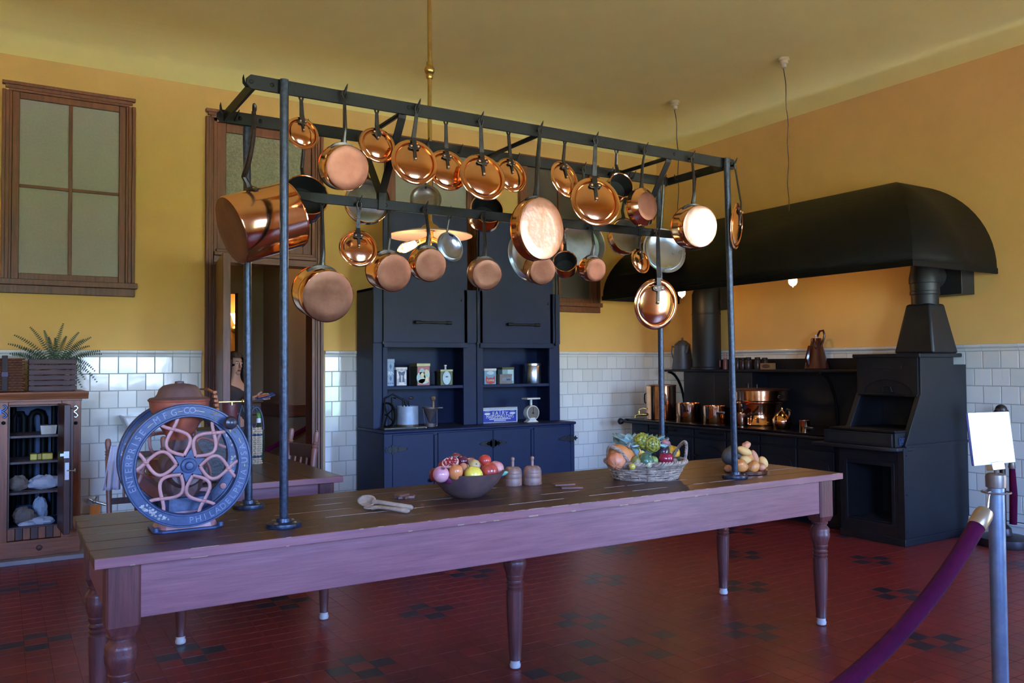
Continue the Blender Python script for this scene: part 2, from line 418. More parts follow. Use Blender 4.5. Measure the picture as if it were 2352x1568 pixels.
# ---- interior windows and the door in the back wall
def casing(mb, x0, x1, z0, z1, wd, y=YB, sides='LRTB'):
    def bar(a0, a1, b0, b1, hor, out):      # moulded bar, stepped towards the outside
        st = [(0, .35, .022), (.25, .7, .034), (.62, 1.0, .05)]
        for s0, s1, d in st:
            if hor:
                q0, q1 = (b0+(b1-b0)*s0, b0+(b1-b0)*s1) if out > 0 else (b1-(b1-b0)*s1, b1-(b1-b0)*s0); e = (1-s1)*wd
                mb.box(a0+e, a1-e, y-d, y+.02, q0, q1)
            else:
                q0, q1 = (a0+(a1-a0)*s0, a0+(a1-a0)*s1) if out > 0 else (a1-(a1-a0)*s1, a1-(a1-a0)*s0)
                mb.box(q0, q1, y-d, y+.02, b0, b1)
    if 'L' in sides: bar(x0-wd, x0, z0, z1, False, -1)
    if 'R' in sides: bar(x1, x1+wd, z0, z1, False, 1)
    if 'T' in sides: bar(x0-wd, x1+wd, z1, z1+wd, True, 1)
    if 'B' in sides: mb.box(x0-wd-.02, x1+wd+.02, y-.07, y+.02, z0-.05, z0); mb.box(x0-wd, x1+wd, y-.045, y+.02, z0-.12, z0-.05)
def sashwin(n, x0, x1, z0, z1, pmat):
    mb = MB(); wd = .075; casing(mb, x0, x1, z0, z1, wd)
    win = struct('window_%d' % n, mb, M_oak, bevel=.004)
    sf = MB(); s = .055
    sf.box(x0, x0+s, YB-.01, YB+.04, z0, z1).box(x1-s, x1, YB-.01, YB+.04, z0, z1).box(x0+s, x1-s, YB-.01, YB+.04, z0, z0+s).box(x0+s, x1-s, YB-.01, YB+.04, z1-s, z1)
    obj('sash_frame', sf, M_oak, win, bevel=.004)
    cx, cz = (x0+x1)/2, (z0+z1)/2
    obj('glazing_bar', MB().box(cx-.014, cx+.014, YB-.006, YB+.035, z0+s, z1-s), M_oak, win, bevel=.003)
    for a, b in ((x0+s, cx-.014), (cx+.014, x1-s)):
        obj('glazing_bar', MB().box(a, b, YB-.004, YB+.033, cz-.013, cz+.013), M_oakx, win, bevel=.003)
        for c, d in ((z0+s, cz-.013), (cz+.013, z1-s)):
            obj('pane', MB().box(a-.004, b+.004, YB+.012, YB+.018, c-.004, d+.004), pmat, win)
    return win
sashwin(1, .06, .94, 2.26, 3.86, M_frost)
sashwin(2, 3.52, 4.50, 2.26, 3.90, M_frost)
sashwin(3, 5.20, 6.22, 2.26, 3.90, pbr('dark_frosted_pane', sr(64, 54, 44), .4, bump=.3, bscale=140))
mb = MB(); casing(mb, DX0, DX1, 0, DZ, .075, sides='LRT'); mb.box(DX0, DX0+.035, YB-.02, YB+.18, 0, DZ).box(DX1-.035, DX1, YB-.02, YB+.18, 0, DZ).box(DX0, DX1, YB-.02, YB+.18, DZ-.035, DZ)
door = struct('door_1', mb, M_oak, bevel=.004)
obj('transom_bar', MB().box(DX0, DX1, YB-.04, YB+.18, 2.50, 2.565).box(DX0, DX1, YB-.065, YB, 2.565, 2.60).box(DX0+.02, DX1-.02, YB-.05, YB, 2.60, 2.625), M_oakx, door, bevel=.004)
s = .085
obj('transom_sash', MB().box(DX0+.035, DX0+.035+s, YB, YB+.05, 2.625, DZ-.035).box(DX1-.035-s, DX1-.035, YB, YB+.05, 2.625, DZ-.035)
    .box(DX0+.12, DX1-.12, YB, YB+.05, 2.625, 2.625+s).box(DX0+.12, DX1-.12, YB, YB+.05, DZ-.035-s, DZ-.035), M_oak, door, bevel=.005)
obj('transom_pane', MB().box(DX0+.115, DX1-.115, YB+.022, YB+.03, 2.70, DZ-.115), M_frostt, door, 'pebbled greenish glass pane')
# door leaf swung open into the kitchen
hp, ep = Vector((1.745, YB-.01, 0)), Vector((1.625, 7.23, 0)); du = (ep-hp); dl = du.length; du.normalize(); dn = Vector((-du.y, du.x, 0))
if dn.x > 0: dn = -dn
def leafbox(mb, a0, a1, t0, t1, z0, z1): 
    c = hp+du*((a0+a1)/2)+dn*((t0+t1)/2)+Vector((0, 0, (z0+z1)/2)); return mb.obox(c, du*((a1-a0)/2), dn*((t1-t0)/2), Vector((0, 0, (z1-z0)/2)))
mb = MB(); leafbox(mb, 0, dl, -.032, .032, .01, 2.48)
leaf = obj('door_leaf', mb, M_oak, door, 'brown oak door leaf standing open, seen edge on', bevel=.004)
mb = MB(); leafbox(mb, dl-.001, dl+.003, -.014, .014, 1.02, 1.14); obj('latch_plate', mb, pbr('bright_nickel', (.9, .9, .92), .25, metal=1), leaf)
mb = MB(); k = hp+du*(dl-.07)+Vector((0, 0, 1.0)); 
for sg in (-1, 1): mb.lathe([(.008, 0), (.008, .03), (.02, .032), (.026, .05), (.02, .066), (0, .07)], k+dn*sg*.03, dn*sg, 16)
obj('door_knob', mb, M_brass, leaf)
# hinge knuckles
for z in (.35, 2.25):
    mb = MB().lathe([(0, 0), (.012, 0), (.012, .12), (0, .12)], hp+Vector((-.005, -.012, z)), (0, 0, 1), 10); obj('hinge', mb, M_iron, leaf)

# ---- the hall behind the door and the corridor behind the frosted windows
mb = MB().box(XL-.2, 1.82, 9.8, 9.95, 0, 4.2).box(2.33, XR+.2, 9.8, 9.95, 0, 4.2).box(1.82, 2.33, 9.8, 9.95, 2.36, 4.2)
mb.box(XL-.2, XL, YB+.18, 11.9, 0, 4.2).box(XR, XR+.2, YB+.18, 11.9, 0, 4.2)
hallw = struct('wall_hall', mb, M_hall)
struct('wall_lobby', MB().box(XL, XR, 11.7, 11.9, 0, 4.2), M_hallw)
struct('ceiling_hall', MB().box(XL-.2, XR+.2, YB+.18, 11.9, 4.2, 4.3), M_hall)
# a pier projecting in the hall with a chair rail across it
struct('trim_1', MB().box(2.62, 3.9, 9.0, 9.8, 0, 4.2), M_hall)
struct('trim_2', MB().box(2.33, 2.62, 9.765, 9.8, .94, 1.09).box(2.60, 3.9, 8.965, 9.0, .95, 1.09).box(2.585, 2.62, 9.0, 9.8, .95, 1.09), M_oakx, bevel=.01)
t = ony(543, 735, 11.6)
sc1 = thing('wall_sconce', 'lit tulip glass wall sconce in the lobby seen through the doorway', 'lamp', (t.x, 11.70, t.z-.08))
mb = MB().lathe([(0, 0), (.05, 0), (.045, .015), (.012, .02), (.012, .03)], (t.x, 11.70, t.z-.12), (0, -1, 0), 16).tube([(t.x, 11.69, t.z-.12), (t.x, 11.62, t.z-.16), (t.x, 11.57, t.z-.14), (t.x, 11.56, t.z-.07)], .009, 8)
obj('bracket', mb, M_brass, sc1)
obj('tulip_shade', MB().lathe([(.02, -.07), (.045, -.04), (.06, 0), (.07, .05), (.10, .09), (.097, .09), (.066, .05), (.055, 0), (.04, -.04), (.0, -.06)], (t.x, 11.56, t.z), (0, 0, 1), 24, fn=lambda a, z: 1+.08*math.cos(6*a)*max(0, z/.09)), M_tulip, sc1)
point('lobby_sconce_light', (t.x, 11.40, t.z+.12), 10, WARM, .06)
point('hall_lamp', (3.2, 8.7, 3.4), 34, (1, .75, .5), .1)
point('corridor_lamp', (-1.2, 9.1, 3.6), 10, (1, .8, .6), .1)
# ================================================================== the long work table
TX0, TY0, TL, TD, TZ = .2675, 3.059, 3.859, .9446, .875
TX1, TY1 = TX0+TL, TY0+TD
tb = thing('work_table', 'long red-brown oak kitchen work table with a dark planked top and turned legs', 'table', (TX0+TL/2, TY0+TD/2, 0))
npl = 6; pw = TD/npl
for k in range(npl):
    y0 = TY0+k*pw
    mb = MB(); x = TX0; 
    mb.box(TX0+random.uniform(-.004, .004), TX1+random.uniform(-.004, .004), y0+(.0135 if k == 0 else .0015), y0+pw-.0015, TZ-.034, TZ-random.uniform(0, .0012))
    obj('plank', mb, M_plank, tb, bevel=.003)
obj('front_edge', MB().box(TX0, TX1, TY0, TY0+.013, TZ-.035, TZ-.0006), M_apron, tb, bevel=.002)
# worn pale arris along the front edge
mb = MB(); x = TX0+.02
while x < TX1-.05:
    l = random.uniform(.02, .16); l *= .6; d = random.uniform(.0006, .0016)
    if random.random() < .55+.3*math.sin((x-1.2)*1.6): mb.box(x, min(x+l, TX1-.02), TY0-.0006, TY0+d, TZ-d*random.uniform(.6, 1.4), TZ+.0006)
    if random.random() < .35: mb.box(x, x+l*.6, TY0-.001, TY0+.002, TZ-.034, TZ-.034+random.uniform(.002, .006))
    x += l+random.uniform(.01, .07)
obj('worn_edge', mb, M_edge, tb, 'pale worn wood along the front edge', kind='stuff')
mb = MB()
for k in range(1, npl):
    y = TY0+k*pw; x = TX0+.05
    while x < TX1-.1:
        l = random.uniform(.03, .35)
        if random.random() < .5: mb.box(x, min(x+l, TX1-.02), y-.0013, y+.0013, TZ-.004, TZ-.0002)
        x += l+random.uniform(.02, .2)
obj('joint_strip', mb, pbr('pale_joint_strip', sr(150, 130, 112), .8), tb, 'pale strips lying in the plank joints', kind='stuff')  # thin pale strips along stretches of the plank joints
AZ0, AZ1 = .648, TZ-.034
obj('front_apron', MB().box(TX0+.14, TX1-.14, TY0+.05, TY0+.08, AZ0, AZ1), M_apron, tb, bevel=.003)
obj('back_apron', MB().box(TX0+.14, TX1-.14, TY1-.08, TY1-.05, AZ0, AZ1), M_apron, tb, bevel=.003)
obj('side_apron', MB().box(TX0+.05, TX0+.08, TY0+.15, TY1-.15, AZ0, AZ1), M_aprony, tb, bevel=.003)
obj('side_apron', MB().box(TX1-.08, TX1-.05, TY0+.15, TY1-.15, AZ0, AZ1), M_aprony, tb, bevel=.003)
def turned_leg(par, x, y, z1, blk, zb, sc=1.0, block=True, foot=M_foot):
    mb = MB(); h = blk/2; c = h*.30
    if block:
        oct_ = [(-h+c*.5, -h), (h-c*.5, -h), (h, -h+c*.5), (h, h-c*.5), (h-c*.5, h), (-h+c*.5, h), (-h, h-c*.5), (-h, -h+c*.5)]
        mb.prism(oct_, (x, y, zb+.03), (1, 0, 0), (0, 1, 0), (0, 0, z1-zb-.03))
        n = len(oct_); a = [(x+p, y+q, zb+.03) for p, q in oct_]; b = [(x+p*.78, y+q*.78, zb) for p, q in oct_]
        mb.add(a+b, [(i, n+i, n+(i+1) % n, (i+1) % n) for i in range(n)]+[tuple(range(2*n-1, n-1, -1))])
    s = sc; z = zb
    pf = [(.0, z), (.040, z), (.046, z-.008), (.044, z-.016), (.036, z-.020), (.040, z-.028), (.050, z-.040), (.054, z-.052), (.052, z-.066), (.055, z-.074), (.054, z-.092),
          (.046, z-.118), (.041, z-.135), (.043, z-.139), (.041, z-.150), (.036, z-.162), (.038, z-.168), (.043, z-.174), (.038, z-.182), (.036, z-.186), (.042, z-.194), (.038, z-.203), (.036, z-.208),
          (.041, z-.215), (.040, z-.28), (.032, .12), (.028, .055), (.030, .05), (.030, .044), (.024, .042), (0, .042)]
    pf = [(r*s, q) for r, q in pf]
    mb.lathe(pf[::-1], (x, y, 0), (0, 0, 1), 28)
    lg = obj('leg', mb, M_leg, par, ang=.5)
    obj('caster_foot', MB().lathe([(0, 0), (.018, 0), (.026, .006), (.028, .018), (.024, .03), (.025, .046), (.0, .046)], (x, y, 0), (0, 0, 1), 20), foot, lg, 'pale worn caster cup')
    return lg
i_ = .093
for x, y in ((TX0+i_, TY0+i_), (TX1-i_, TY0+i_), (TX0+i_, TY1-i_), (TX1-i_, TY1-i_)): turned_leg(tb, x, y, AZ1, .11, .598)
turned_leg(tb, 2.19, 3.53, AZ1, .09, .60, 1.06)

# ================================================================== pot rack standing on the table
rk = thing('pot_rack', 'black iron pot rack with four pipe posts standing on the long table', 'rack', (2.2, 3.5, TZ))
RZ1, RZ0 = 2.648, 2.592; RZM = (RZ0+RZ1)/2
YF, YK = 3.252, 3.765            # front and back top bars
YM, MZ0, MZ1 = 3.505, 2.222, 2.266
posts = [((.957, 3.272), (.944, 3.231)), ((3.462, 3.258), (3.402, 3.231)), ((.952, 3.80), (.936, 3.786)), ((3.418, 3.80), (3.400, 3.786))]
for (bx, by), (tx, ty) in posts:
    p = obj('post', MB().tube([(bx, by, TZ), (tx, ty, RZ1-.004)], .0172, 18), M_post, rk)
    fl = obj('flange', MB().lathe([(0, 0), (.068, 0), (.070, .004), (.068, .016), (.030, .020), (.028, .034), (.019, .036), (0, .036)], (bx, by, TZ), (0, 0, 1), 32), M_post, p)
    for a in (.6, 2.2, 3.8, 5.4):
        obj('bolt', MB().ell((bx+.05*math.cos(a), by+.05*math.sin(a), TZ+.019), .009, .009, .006, 10, 6), pbr('bolt_steel', sr(150, 150, 150), .3, metal=1) if 'bolt_steel' not in MATS else MATS['bolt_steel'], p)
def bar(mb, x0, x1, y, z0, z1, t=.011):
    c = .018; poly = [(x0+c, z0), (x1-c, z0), (x1, z0+c), (x1, z1-c), (x1-c, z1), (x0+c, z1), (x0, z1-c), (x0, z0+c)]
    return mb.prism(poly, (0, y-t/2, 0), (1, 0, 0), (0, 0, 1), (0, t, 0))
obj('top_bar', bar(MB(), .80, 3.49, YF, RZ0, RZ1), M_iron, rk, bevel=.002)
obj('top_bar', bar(MB(), .80, 3.465, YK, RZ0, RZ1), M_iron, rk, bevel=.002)
for x in (.835, 3.455):
    obj('end_bar', MB().box(x-.006, x+.006, YF+.006, YK-.006, RZ0+.004, RZ1-.006), M_iron, rk, bevel=.002)
crossx = [1.47, 2.17, 3.01]
for x in crossx: obj('cross_rod', MB().tube([(x, YF, RZ0+.012), (x, YK, RZ0+.012)], .011, 8), M_iron, rk)
# lower bar with pointed, twisted ends
pts = [(1.03, 2.25), (1.08, MZ1-.002), (1.16, MZ1), (3.30, MZ1), (3.38, 2.25), (3.30, MZ0), (1.16, MZ0), (1.09, MZ0+.008)]
obj('lower_bar', MB().prism(pts, (0, YM-.005, 0), (1, 0, 0), (0, 0, 1), (0, .010, 0)), M_iron, rk, bevel=.002)
for x in (1.47, 3.01):
    for y in (YF+.008, YK-.008):
        d = .017
        mb = MB().obox(((x), (y+YM)/2, (RZ0+MZ1-.004)/2+.006), (.019, 0, 0), Vector((0, YM-y, MZ0-RZ0)).normalized()*.0035+Vector((0, 0, 0)), Vector((0, 0, 0)))
        mb = MB(); n_ = 6
        a = Vector((x, y, RZ0+.03)); b = Vector((x, y+(YM-y)*.06, RZ0-.01)); c = Vector((x, YM+(y-YM)*.05, MZ1+.03)); e = Vector((x, YM+(.008 if y > YM else -.008), MZ0))
        mb.tube([a, b, c, e], .0205, 4, flat=1.0, nrm=(1, 0, 0)); 
        mb = MB()
        for p, q in ((a, b), (b, c), (c, e)):
            dd = (q-p); l = dd.length; dd.normalize(); mb.obox((p+q)/2, (.018, 0, 0), dd*(l/2+.002), Vector((1, 0, 0)).cross(dd)*.0035)
        obj('hanger_strap', mb, M_iron, rk, bevel=.0015)
for x, y, z in [(.82, YF-.006, RZM), (.90, YF-.006, RZM), (1.49, YF-.006, RZM+.005), (2.17, YF-.006, RZM), (3.03, YF-.006, RZM), (3.45, YF-.006, RZM), (.90, YK-.006, RZM), (.99, YK-.006, RZM), (3.40, YK-.006, RZM), (1.49, YM-.006, MZ0+.02), (3.03, YM-.006, MZ0+.02)]:
    obj('rivet', MB().ell((x, y, z), .009, .005, .009, 10, 6), M_iron, rk)
def hook(p, sgn, bar_half=.006, dirx=None):
    """upturned prong from the face of a bar; sgn -1 towards the room, +1 towards the back wall"""
    d = Vector((0, sgn, 0)) if dirx is None else Vector((dirx, 0, 0)); p = Vector(p)
    q = [p, p+d*.016+Vector((0, 0, -.004)), p+d*.027+Vector((.002, 0, .008)), p+d*.033+Vector((.006, 0, .026)), p+d*.036+Vector((.010, 0, .040))]
    obj('hook', MB().tube(q, [.006, .0065, .006, .0042, .001], 8), M_iron, rk)
for u in (540, 700, 1052, 1182, 1396, 1448): 
    q = ony(u, 300, YK-.006); hook((q.x, YK-.006, RZM-.012), -1)
hook((.829, 3.30, RZM), 0, dirx=-1); hook((.829, 3.70, RZM), 0, dirx=-1)

# ================================================================== copper pans and lids
UPZ = Vector((0, 0, 1))
def loop_handle(mb, hk, tgt, w, t, side, bulge=.0):
    """forged handle: hanging eye at hk, tapering blade down to tgt; side = lateral direction"""
    hk, tgt = Vector(hk), Vector(tgt); d = tgt-hk; L = d.length; d.normalize(); s = Vector(side); s = (s-d*s.dot(d)).normalized(); n = d.cross(s)
    e = []; a = .011*max(1, w/.016); lo = .036
    for k in range(14):
        th = 2*PI*k/14; e.append(hk+d*(-.004+lo*.5-lo*.55*math.cos(th))+s*(a*math.sin(th)*(1 if math.cos(th) > 0 else .75)))
    mb.tube(e, t*.55, 6, closed=True)
    P0 = hk+d*(lo*.93)
    return P0, d, s, n
def lid(label, hu, hv, cu, cv, rx, ry, yb, side, style='cross', mat=None, group='copper lids on the rack', tw=None, hookdir=True, tilt=-12, face=1, zb=RZM, hx=None, name='copper_cover', bar_half=.006):
    mat = mat or M_cop
    yh = yb+side*(bar_half+.024)
    if hv is None: hk = Vector((ony(hu, 300, yh).x, yh, zb))
    else: hk = ony(hu, hv, yh)
    yc = yh-.012
    c = ony(cu, cv, yc); f = phi(cu); r = pxm(c, ry)
    if tw is None: tw = math.acos(min(1, rx/ry))-f
    ti = R(tilt); n = Vector((math.sin(tw)*math.cos(ti), -math.cos(tw)*math.cos(ti), math.sin(ti)*-1))
    if face < 0: n = -n
    s = UPZ.cross(n).normalized(); u = n.cross(s).normalized()
    if u.z < 0: u = -u
    s = u.cross(n)
    o = thing(name, label, 'lid', hk, group)
    pf = [(0, .014), (r*.35, .012), (r*.70, .006), (r*.80, .001), (r*.825, -.004), (r*.84, .004), (r*.875, .0045), (r*.985, .0025), (r, .0), (r*.985, -.002), (r*.87, .001), (r*.85, -.009), (r*.81, -.010), (r*.70, .002), (r*.35, .008), (0, .010)]
    obj('disc', MB().lathe(pf, c, n, 56), mat, o, ang=.9)
    iron = M_hand
    edge = c+u*(r*.99)+n*.012
    mb = MB(); w_ = max(.011, r*.115); t = .008
    P0, d, sd, nn = loop_handle(mb, hk, edge, w_, t, s)
    if face > 0:
        br0 = c+u*(r*.66)+n*.016
        path = [P0, P0.lerp(edge, .5), edge+u*.004, br0]
        ww = [w_*.60, w_*.70, w_*.82, w_*.85]
        for i in range(3):
            p, q = path[i], path[i+1]; dd = (q-p); l = dd.length; dd.normalize(); nd = dd.cross(sd).normalized(); sdd = nd.cross(dd)
            a, b = ww[i], ww[i+1]
            mb.add([p-sdd*a-nd*t*.4, p+sdd*a-nd*t*.4, p+sdd*a+nd*t*.4, p-sdd*a+nd*t*.4, q-sdd*b-nd*t*.4, q+sdd*b-nd*t*.4, q+sdd*b+nd*t*.4, q-sdd*b+nd*t*.4],
                   [(0, 1, 2, 3), (7, 6, 5, 4), (0, 4, 5, 1), (1, 5, 6, 2), (2, 6, 7, 3), (3, 7, 4, 0)])
        h_ = obj('handle', mb, iron, o)
        B = r*.105
        if style == 'triangle':
            poly = [(-.30*r, .70*r), (.30*r, .70*r), (.26*r, .64*r), (.04*r, .24*r), (-.04*r, .24*r), (-.26*r, .64*r)]; rv = [(-.2, .63), (.2, .63), (0, .32)]
        else:
            poly = []
            for cx_, cy_, a0, a1 in ((-.15, .62, 60, 290), (0, .08, 215, 325), (.15, .62, -110, 120)):
                rr = .115 if cy_ > .3 else .085
                for k in range(7):
                    a = R(a0+(a1-a0)*k/6); poly.append(((cx_+rr*math.cos(a))*r, (cy_+rr*math.sin(a))*r))
            rv = [(-.15, .62), (.15, .62), (0, .08)]
            # keep the waist slim between head and tail
            poly = poly[:7]+[(-.055*r, .48*r)]+poly[7:14]+[(.055*r, .48*r)]+poly[14:]
        bmb = MB().prism(poly, c+n*.013, s, u, n*.0065)
        b_ = obj('bracket', bmb, iron, o, bevel=.0015)
        for a, q in rv: obj('rivet', MB().ell(c+s*(a*r)+u*(q*r)+n*.0205, r*.055, r*.055, .0035, 10, 6, n), M_rivet, b_)
    else:
        path = [P0, edge, c+u*(r*.6)-n*.03]
        mb.tube(path, w_*.5, 6); obj('handle', mb, iron, o)
        obj('rivet', MB().lathe([(r*.085, 0), (r*.09, .004), (r*.05, .003), (0, .002)], c-n*.0+n*.010, n, 16), mat, o)
    if hookdir: hook((hk.x, yb+side*bar_half, hk.z-.006), side)
    return o
def pan(label, hu, hv, cu, cv, rx, ry, depth, yb, side, mat=None, base=None, lining=None, away=False, tilt=10, tw=None, taper=1.0, zb=RZM, name='saucepan', group='copper pans on the rack', bend=0, bar_half=.006, mount=.28, cat='pan', axis=None, hk=None):
    """away False: base towards the room, (cu,cv,rx,ry) is the base ellipse; away True: open mouth towards the room, ellipse of the mouth"""
    mat = mat or M_cop; base = base or M_copb; lining = lining or M_tin
    yh = yb+side*(bar_half+.024)
    if hk is None:
        hk = Vector((ony(hu, 300, yh).x, yh, zb)) if hv is None else ony(hu, hv, yh)
    yc = yh-depth*.75 if not away else yh-.02
    c = ony(cu, cv, yc) if axis is None else axis[1]
    r = pxm(c, ry); f = phi(cu)
    if tw is None: tw = math.acos(min(1, rx/ry))-f
    ti = R(tilt)
    n = Vector((math.sin(tw)*math.cos(ti), -math.cos(tw)*math.cos(ti), -math.sin(ti)*(1 if not away else -1)))   # towards the viewer
    if axis is not None: n = axis[0]
    a = n if not away else -n                 # mouth -> base
    rim = c-a*depth if not away else c
    rm = r/taper if not away else r; rb = rm*taper
    s = UPZ.cross(a).normalized(); u = a.cross(s).normalized()
    if u.z < 0: u = -u
    o = thing(name, label, cat, hk, group)
    t = .003
    body = [(rm, 0), (rm*.5+rb*.5+(.012 if taper < .95 else 0), depth*.55), (rb, depth-.006), (rb-.004, depth-.001)]
    obj('body', MB().lathe([(rm-t, .0), (rm+.0015, -.002), (rm+.002, .003)]+body, rim, a, 48), mat, o, ang=.8)
    obj('base', MB().lathe([(rb-.004, depth-.001), (rb-.012, depth+.0012), (rb*.6, depth+.0004), (0, depth-.001)], rim, a, 48), base, o)
    obj('lining', MB().lathe([(rm-t, .0), (rb-t-.001, depth*.6), (rb-.012, depth-.006), (0, depth-.006)], rim, a, 40), lining, o, ang=.8)
    # handle
    wid = max(.0105, r*.10)
    mt_ = rim+a*(depth*mount)+u*(rm*(1-(1-taper)*mount)+.003)
    mb = MB(); P0, d, sd, nn = loop_handle(mb, hk, mt_+u*.06, wid, .009, Vector((1, 0, 0)) if axis is None else Vector((0, 1, 0)))
    e1 = mt_+u*.055+a*.004; N = 10; path = []; rad = []
    b0 = P0; b1 = P0+(e1-P0)*.5; ctrl = Vector((0, -bend, 0)) if axis is None else axis[0]*-bend
    for k in range(N+1):
        q = k/N; p = b0*(1-q)**2+(b1+ctrl)*2*q*(1-q)+e1*q*q; path.append(p); rad.append(wid*(.62+.22*q))
    path += [mt_+u*.025, mt_+u*.004]; rad += [wid*.95, wid*1.25]
    mb.tube(path, rad, 8, flat=1.0 if axis is None else 1.0)
    # flared foot of the handle riveted round the pan
    foot = MB(); nseg = 10; W_ = min(.62, .070/rm)
    rr0 = rm*(1-(1-taper)*mount)
    for k in range(nseg):
        pass
    rows = []
    for k in range(nseg+1):
        th = (k/nseg*2-1)*W_; hh = .014*(1-.45*abs(th/W_)**2); dirv = u*math.cos(th)+s*math.sin(th)
        base_ = rim+a*(depth*mount)
        th_ = .010*(1-.6*abs(th/W_)**3)
        rows.append([base_+dirv*(rr0+.0005)-a*hh, base_+dirv*(rr0+th_)-a*hh, base_+dirv*(rr0+th_)+a*hh, base_+dirv*(rr0+.0005)+a*hh])
    vs = [p for r_ in rows for p in r_]; fs = []
    for k in range(nseg):
        for j in range(4): fs.append((k*4+j, k*4+(j+1) % 4, (k+1)*4+(j+1) % 4, (k+1)*4+j))
    fs += [(3, 2, 1, 0), tuple(nseg*4+j for j in range(4))]
    mb.add(vs, fs)
    h_ = obj('handle', mb, M_hand, o)
    for th in (-W_*.62, W_*.62):
        dirv = u*math.cos(th)+s*math.sin(th)
        obj('rivet', MB().ell(rim+a*(depth*mount)+dirv*(rr0+.0075), .0055, .0055, .003, 8, 6, dirv), M_rivet, h_)
    if axis is None: hook((hk.x, yb+side*bar_half, hk.z-.006), side)
    return o
G1 = 'copper lids on the rack'
# --- front top bar, from the left
lid('smallest copper lid at the left end of the front top bar, beside the front post', 691, None, 694, 306, 37, 40, YF, 1)
pan('copper saucepan with a broad dull base hanging second on the front top bar', 791, 212, 799, 386, 49, 52, .105, YF, -1, tilt=14)
lid('copper lid with a triangular handle plate, on the front top bar', 865, None, 867, 333, 41, 44, YF, 1, style='triangle')
lid('copper lid hung in front of the bar, left of the three overlapping lids', 959, 245, 952, 372, 53, 56, YF, -1)
lid('copper lid half hidden between two larger lids on the front top bar', 1024, None, 1027, 391, 46, 50, YF, 1)
lid('largest of the overlapping copper lids at the middle of the front top bar', 1104, 273, 1109, 407, 52, 57, YF, -1)
lid('small copper lid partly behind the right edge of the large overlapping lid', 1167, None, 1174, 402, 35, 42, YF, 1)
pan('big long-handled copper saute pan with base lightened for glare, centre of the rack', 1241, 294, 1246, 525, 51, 72, .062, YF, -1, tilt=2, name='saute_pan', bend=-.01, base=M_copg)
lid('narrow-looking turned copper lid just right of the big saute pan', 1298, None, 1297, 412, 31, 44, YF, 1)
lid('large round copper lid in front of the small dark open pot', 1368, 318, 1368, 463, 56, 60, YF, -1)
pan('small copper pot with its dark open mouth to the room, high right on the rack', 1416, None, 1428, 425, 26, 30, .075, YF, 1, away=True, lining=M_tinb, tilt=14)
pan('round-sided little copper saucier with curved handle, high right on the rack', 1482, 342, 1488, 473, 23, 34, .058, YF, -1, taper=.80, tilt=0, bend=-.012, name='saucier')
pan('copper saucepan with brightly glaring base, near the right front post', 1590, 360, 1609, 520, 39, 49, .105, YF, -1, tilt=7, bend=.006, base=M_copg)
lid('copper lid seen nearly edge on, hung outside the right front post', 1687, 376, 1692, 519, 13, 53, YF, -1, tilt=6)
# --- end bar: stock pot
hk = onx(585, 243, .80)
n_ = Vector((-.93, -.10, -.34)).normalized(); cb = ony(531, 530, 3.46)
pan('largest copper stockpot hanging sideways from the left end of the rack', 585, 243, 531, 530, 20, 80, .275, YF, -1, axis=(n_, cb), hk=hk, name='stockpot', bend=.03, mount=.52)
# --- lower bar
lb = dict(zb=2.246, bar_half=.005)
pan('largest saucepan on the lower bar, wide dusty copper base beside the front post', 739, None, 754, 681, 58, 61, .16, YM, 1, tilt=13, **lb)
lid('copper lid with dark handle, leftmost lid on the lower bar', 825, 466, 823, 570, 44, 45, YM, -1, **lb)
pan('second saucepan from the left on the lower bar, white specks on its base', 893, None, 906, 627, 40, 44.5, .125, YM, 1, tilt=13, **lb)
pan('saucepan on the lower bar in front of the glowing pendant bulbs', 977, 478, 990, 609, 36, 39, .085, YM, -1, tilt=13, **lb)
lid('small grey tinned lid right of the glowing pendant lamp', 1034, None, 1034, 567, 29, 36, YM, 1, mat=M_tinl, face=-1, name='tinned_cover', group=None, **lb)
pan('darkened brown copper saucepan in the middle of the lower bar', 1110, 495, 1119, 631, 34.5, 36, .085, YM, -1, tilt=13, mat=M_copd, **lb)
lid('bright tinned lid mostly hidden behind the big saute pan', 1202, None, 1207, 592, 38, 57, YM, 1, mat=M_tinl, face=-1, name='tinned_cover', group=None, **lb)
pan('saucepan directly below the big saute pan, on the lower bar', 1243, 510, 1247, 622, 30, 33, .085, YM, -1, tilt=13, **lb)
pan('small saucepan with open grey mouth to the room, on the lower bar', 1292, None, 1298, 600, 28, 27, .075, YM, 1, away=True, tilt=24, lining=M_tinb, **lb)
pan('smallest saucepan on the lower bar, below the large round lid', 1358, 520, 1370, 620, 23, 28, .075, YM, -1, tilt=13, **lb)
lid('smallest turned copper lid near the right end of the lower bar', 1468, None, 1471, 599, 20, 30, YM, 1, **lb)
lid('lowest-hung copper lid, stained with dark blots, right end of the lower bar', 1508, None, 1507, 698, 49, 59, YM, -1, tilt=7, **lb)
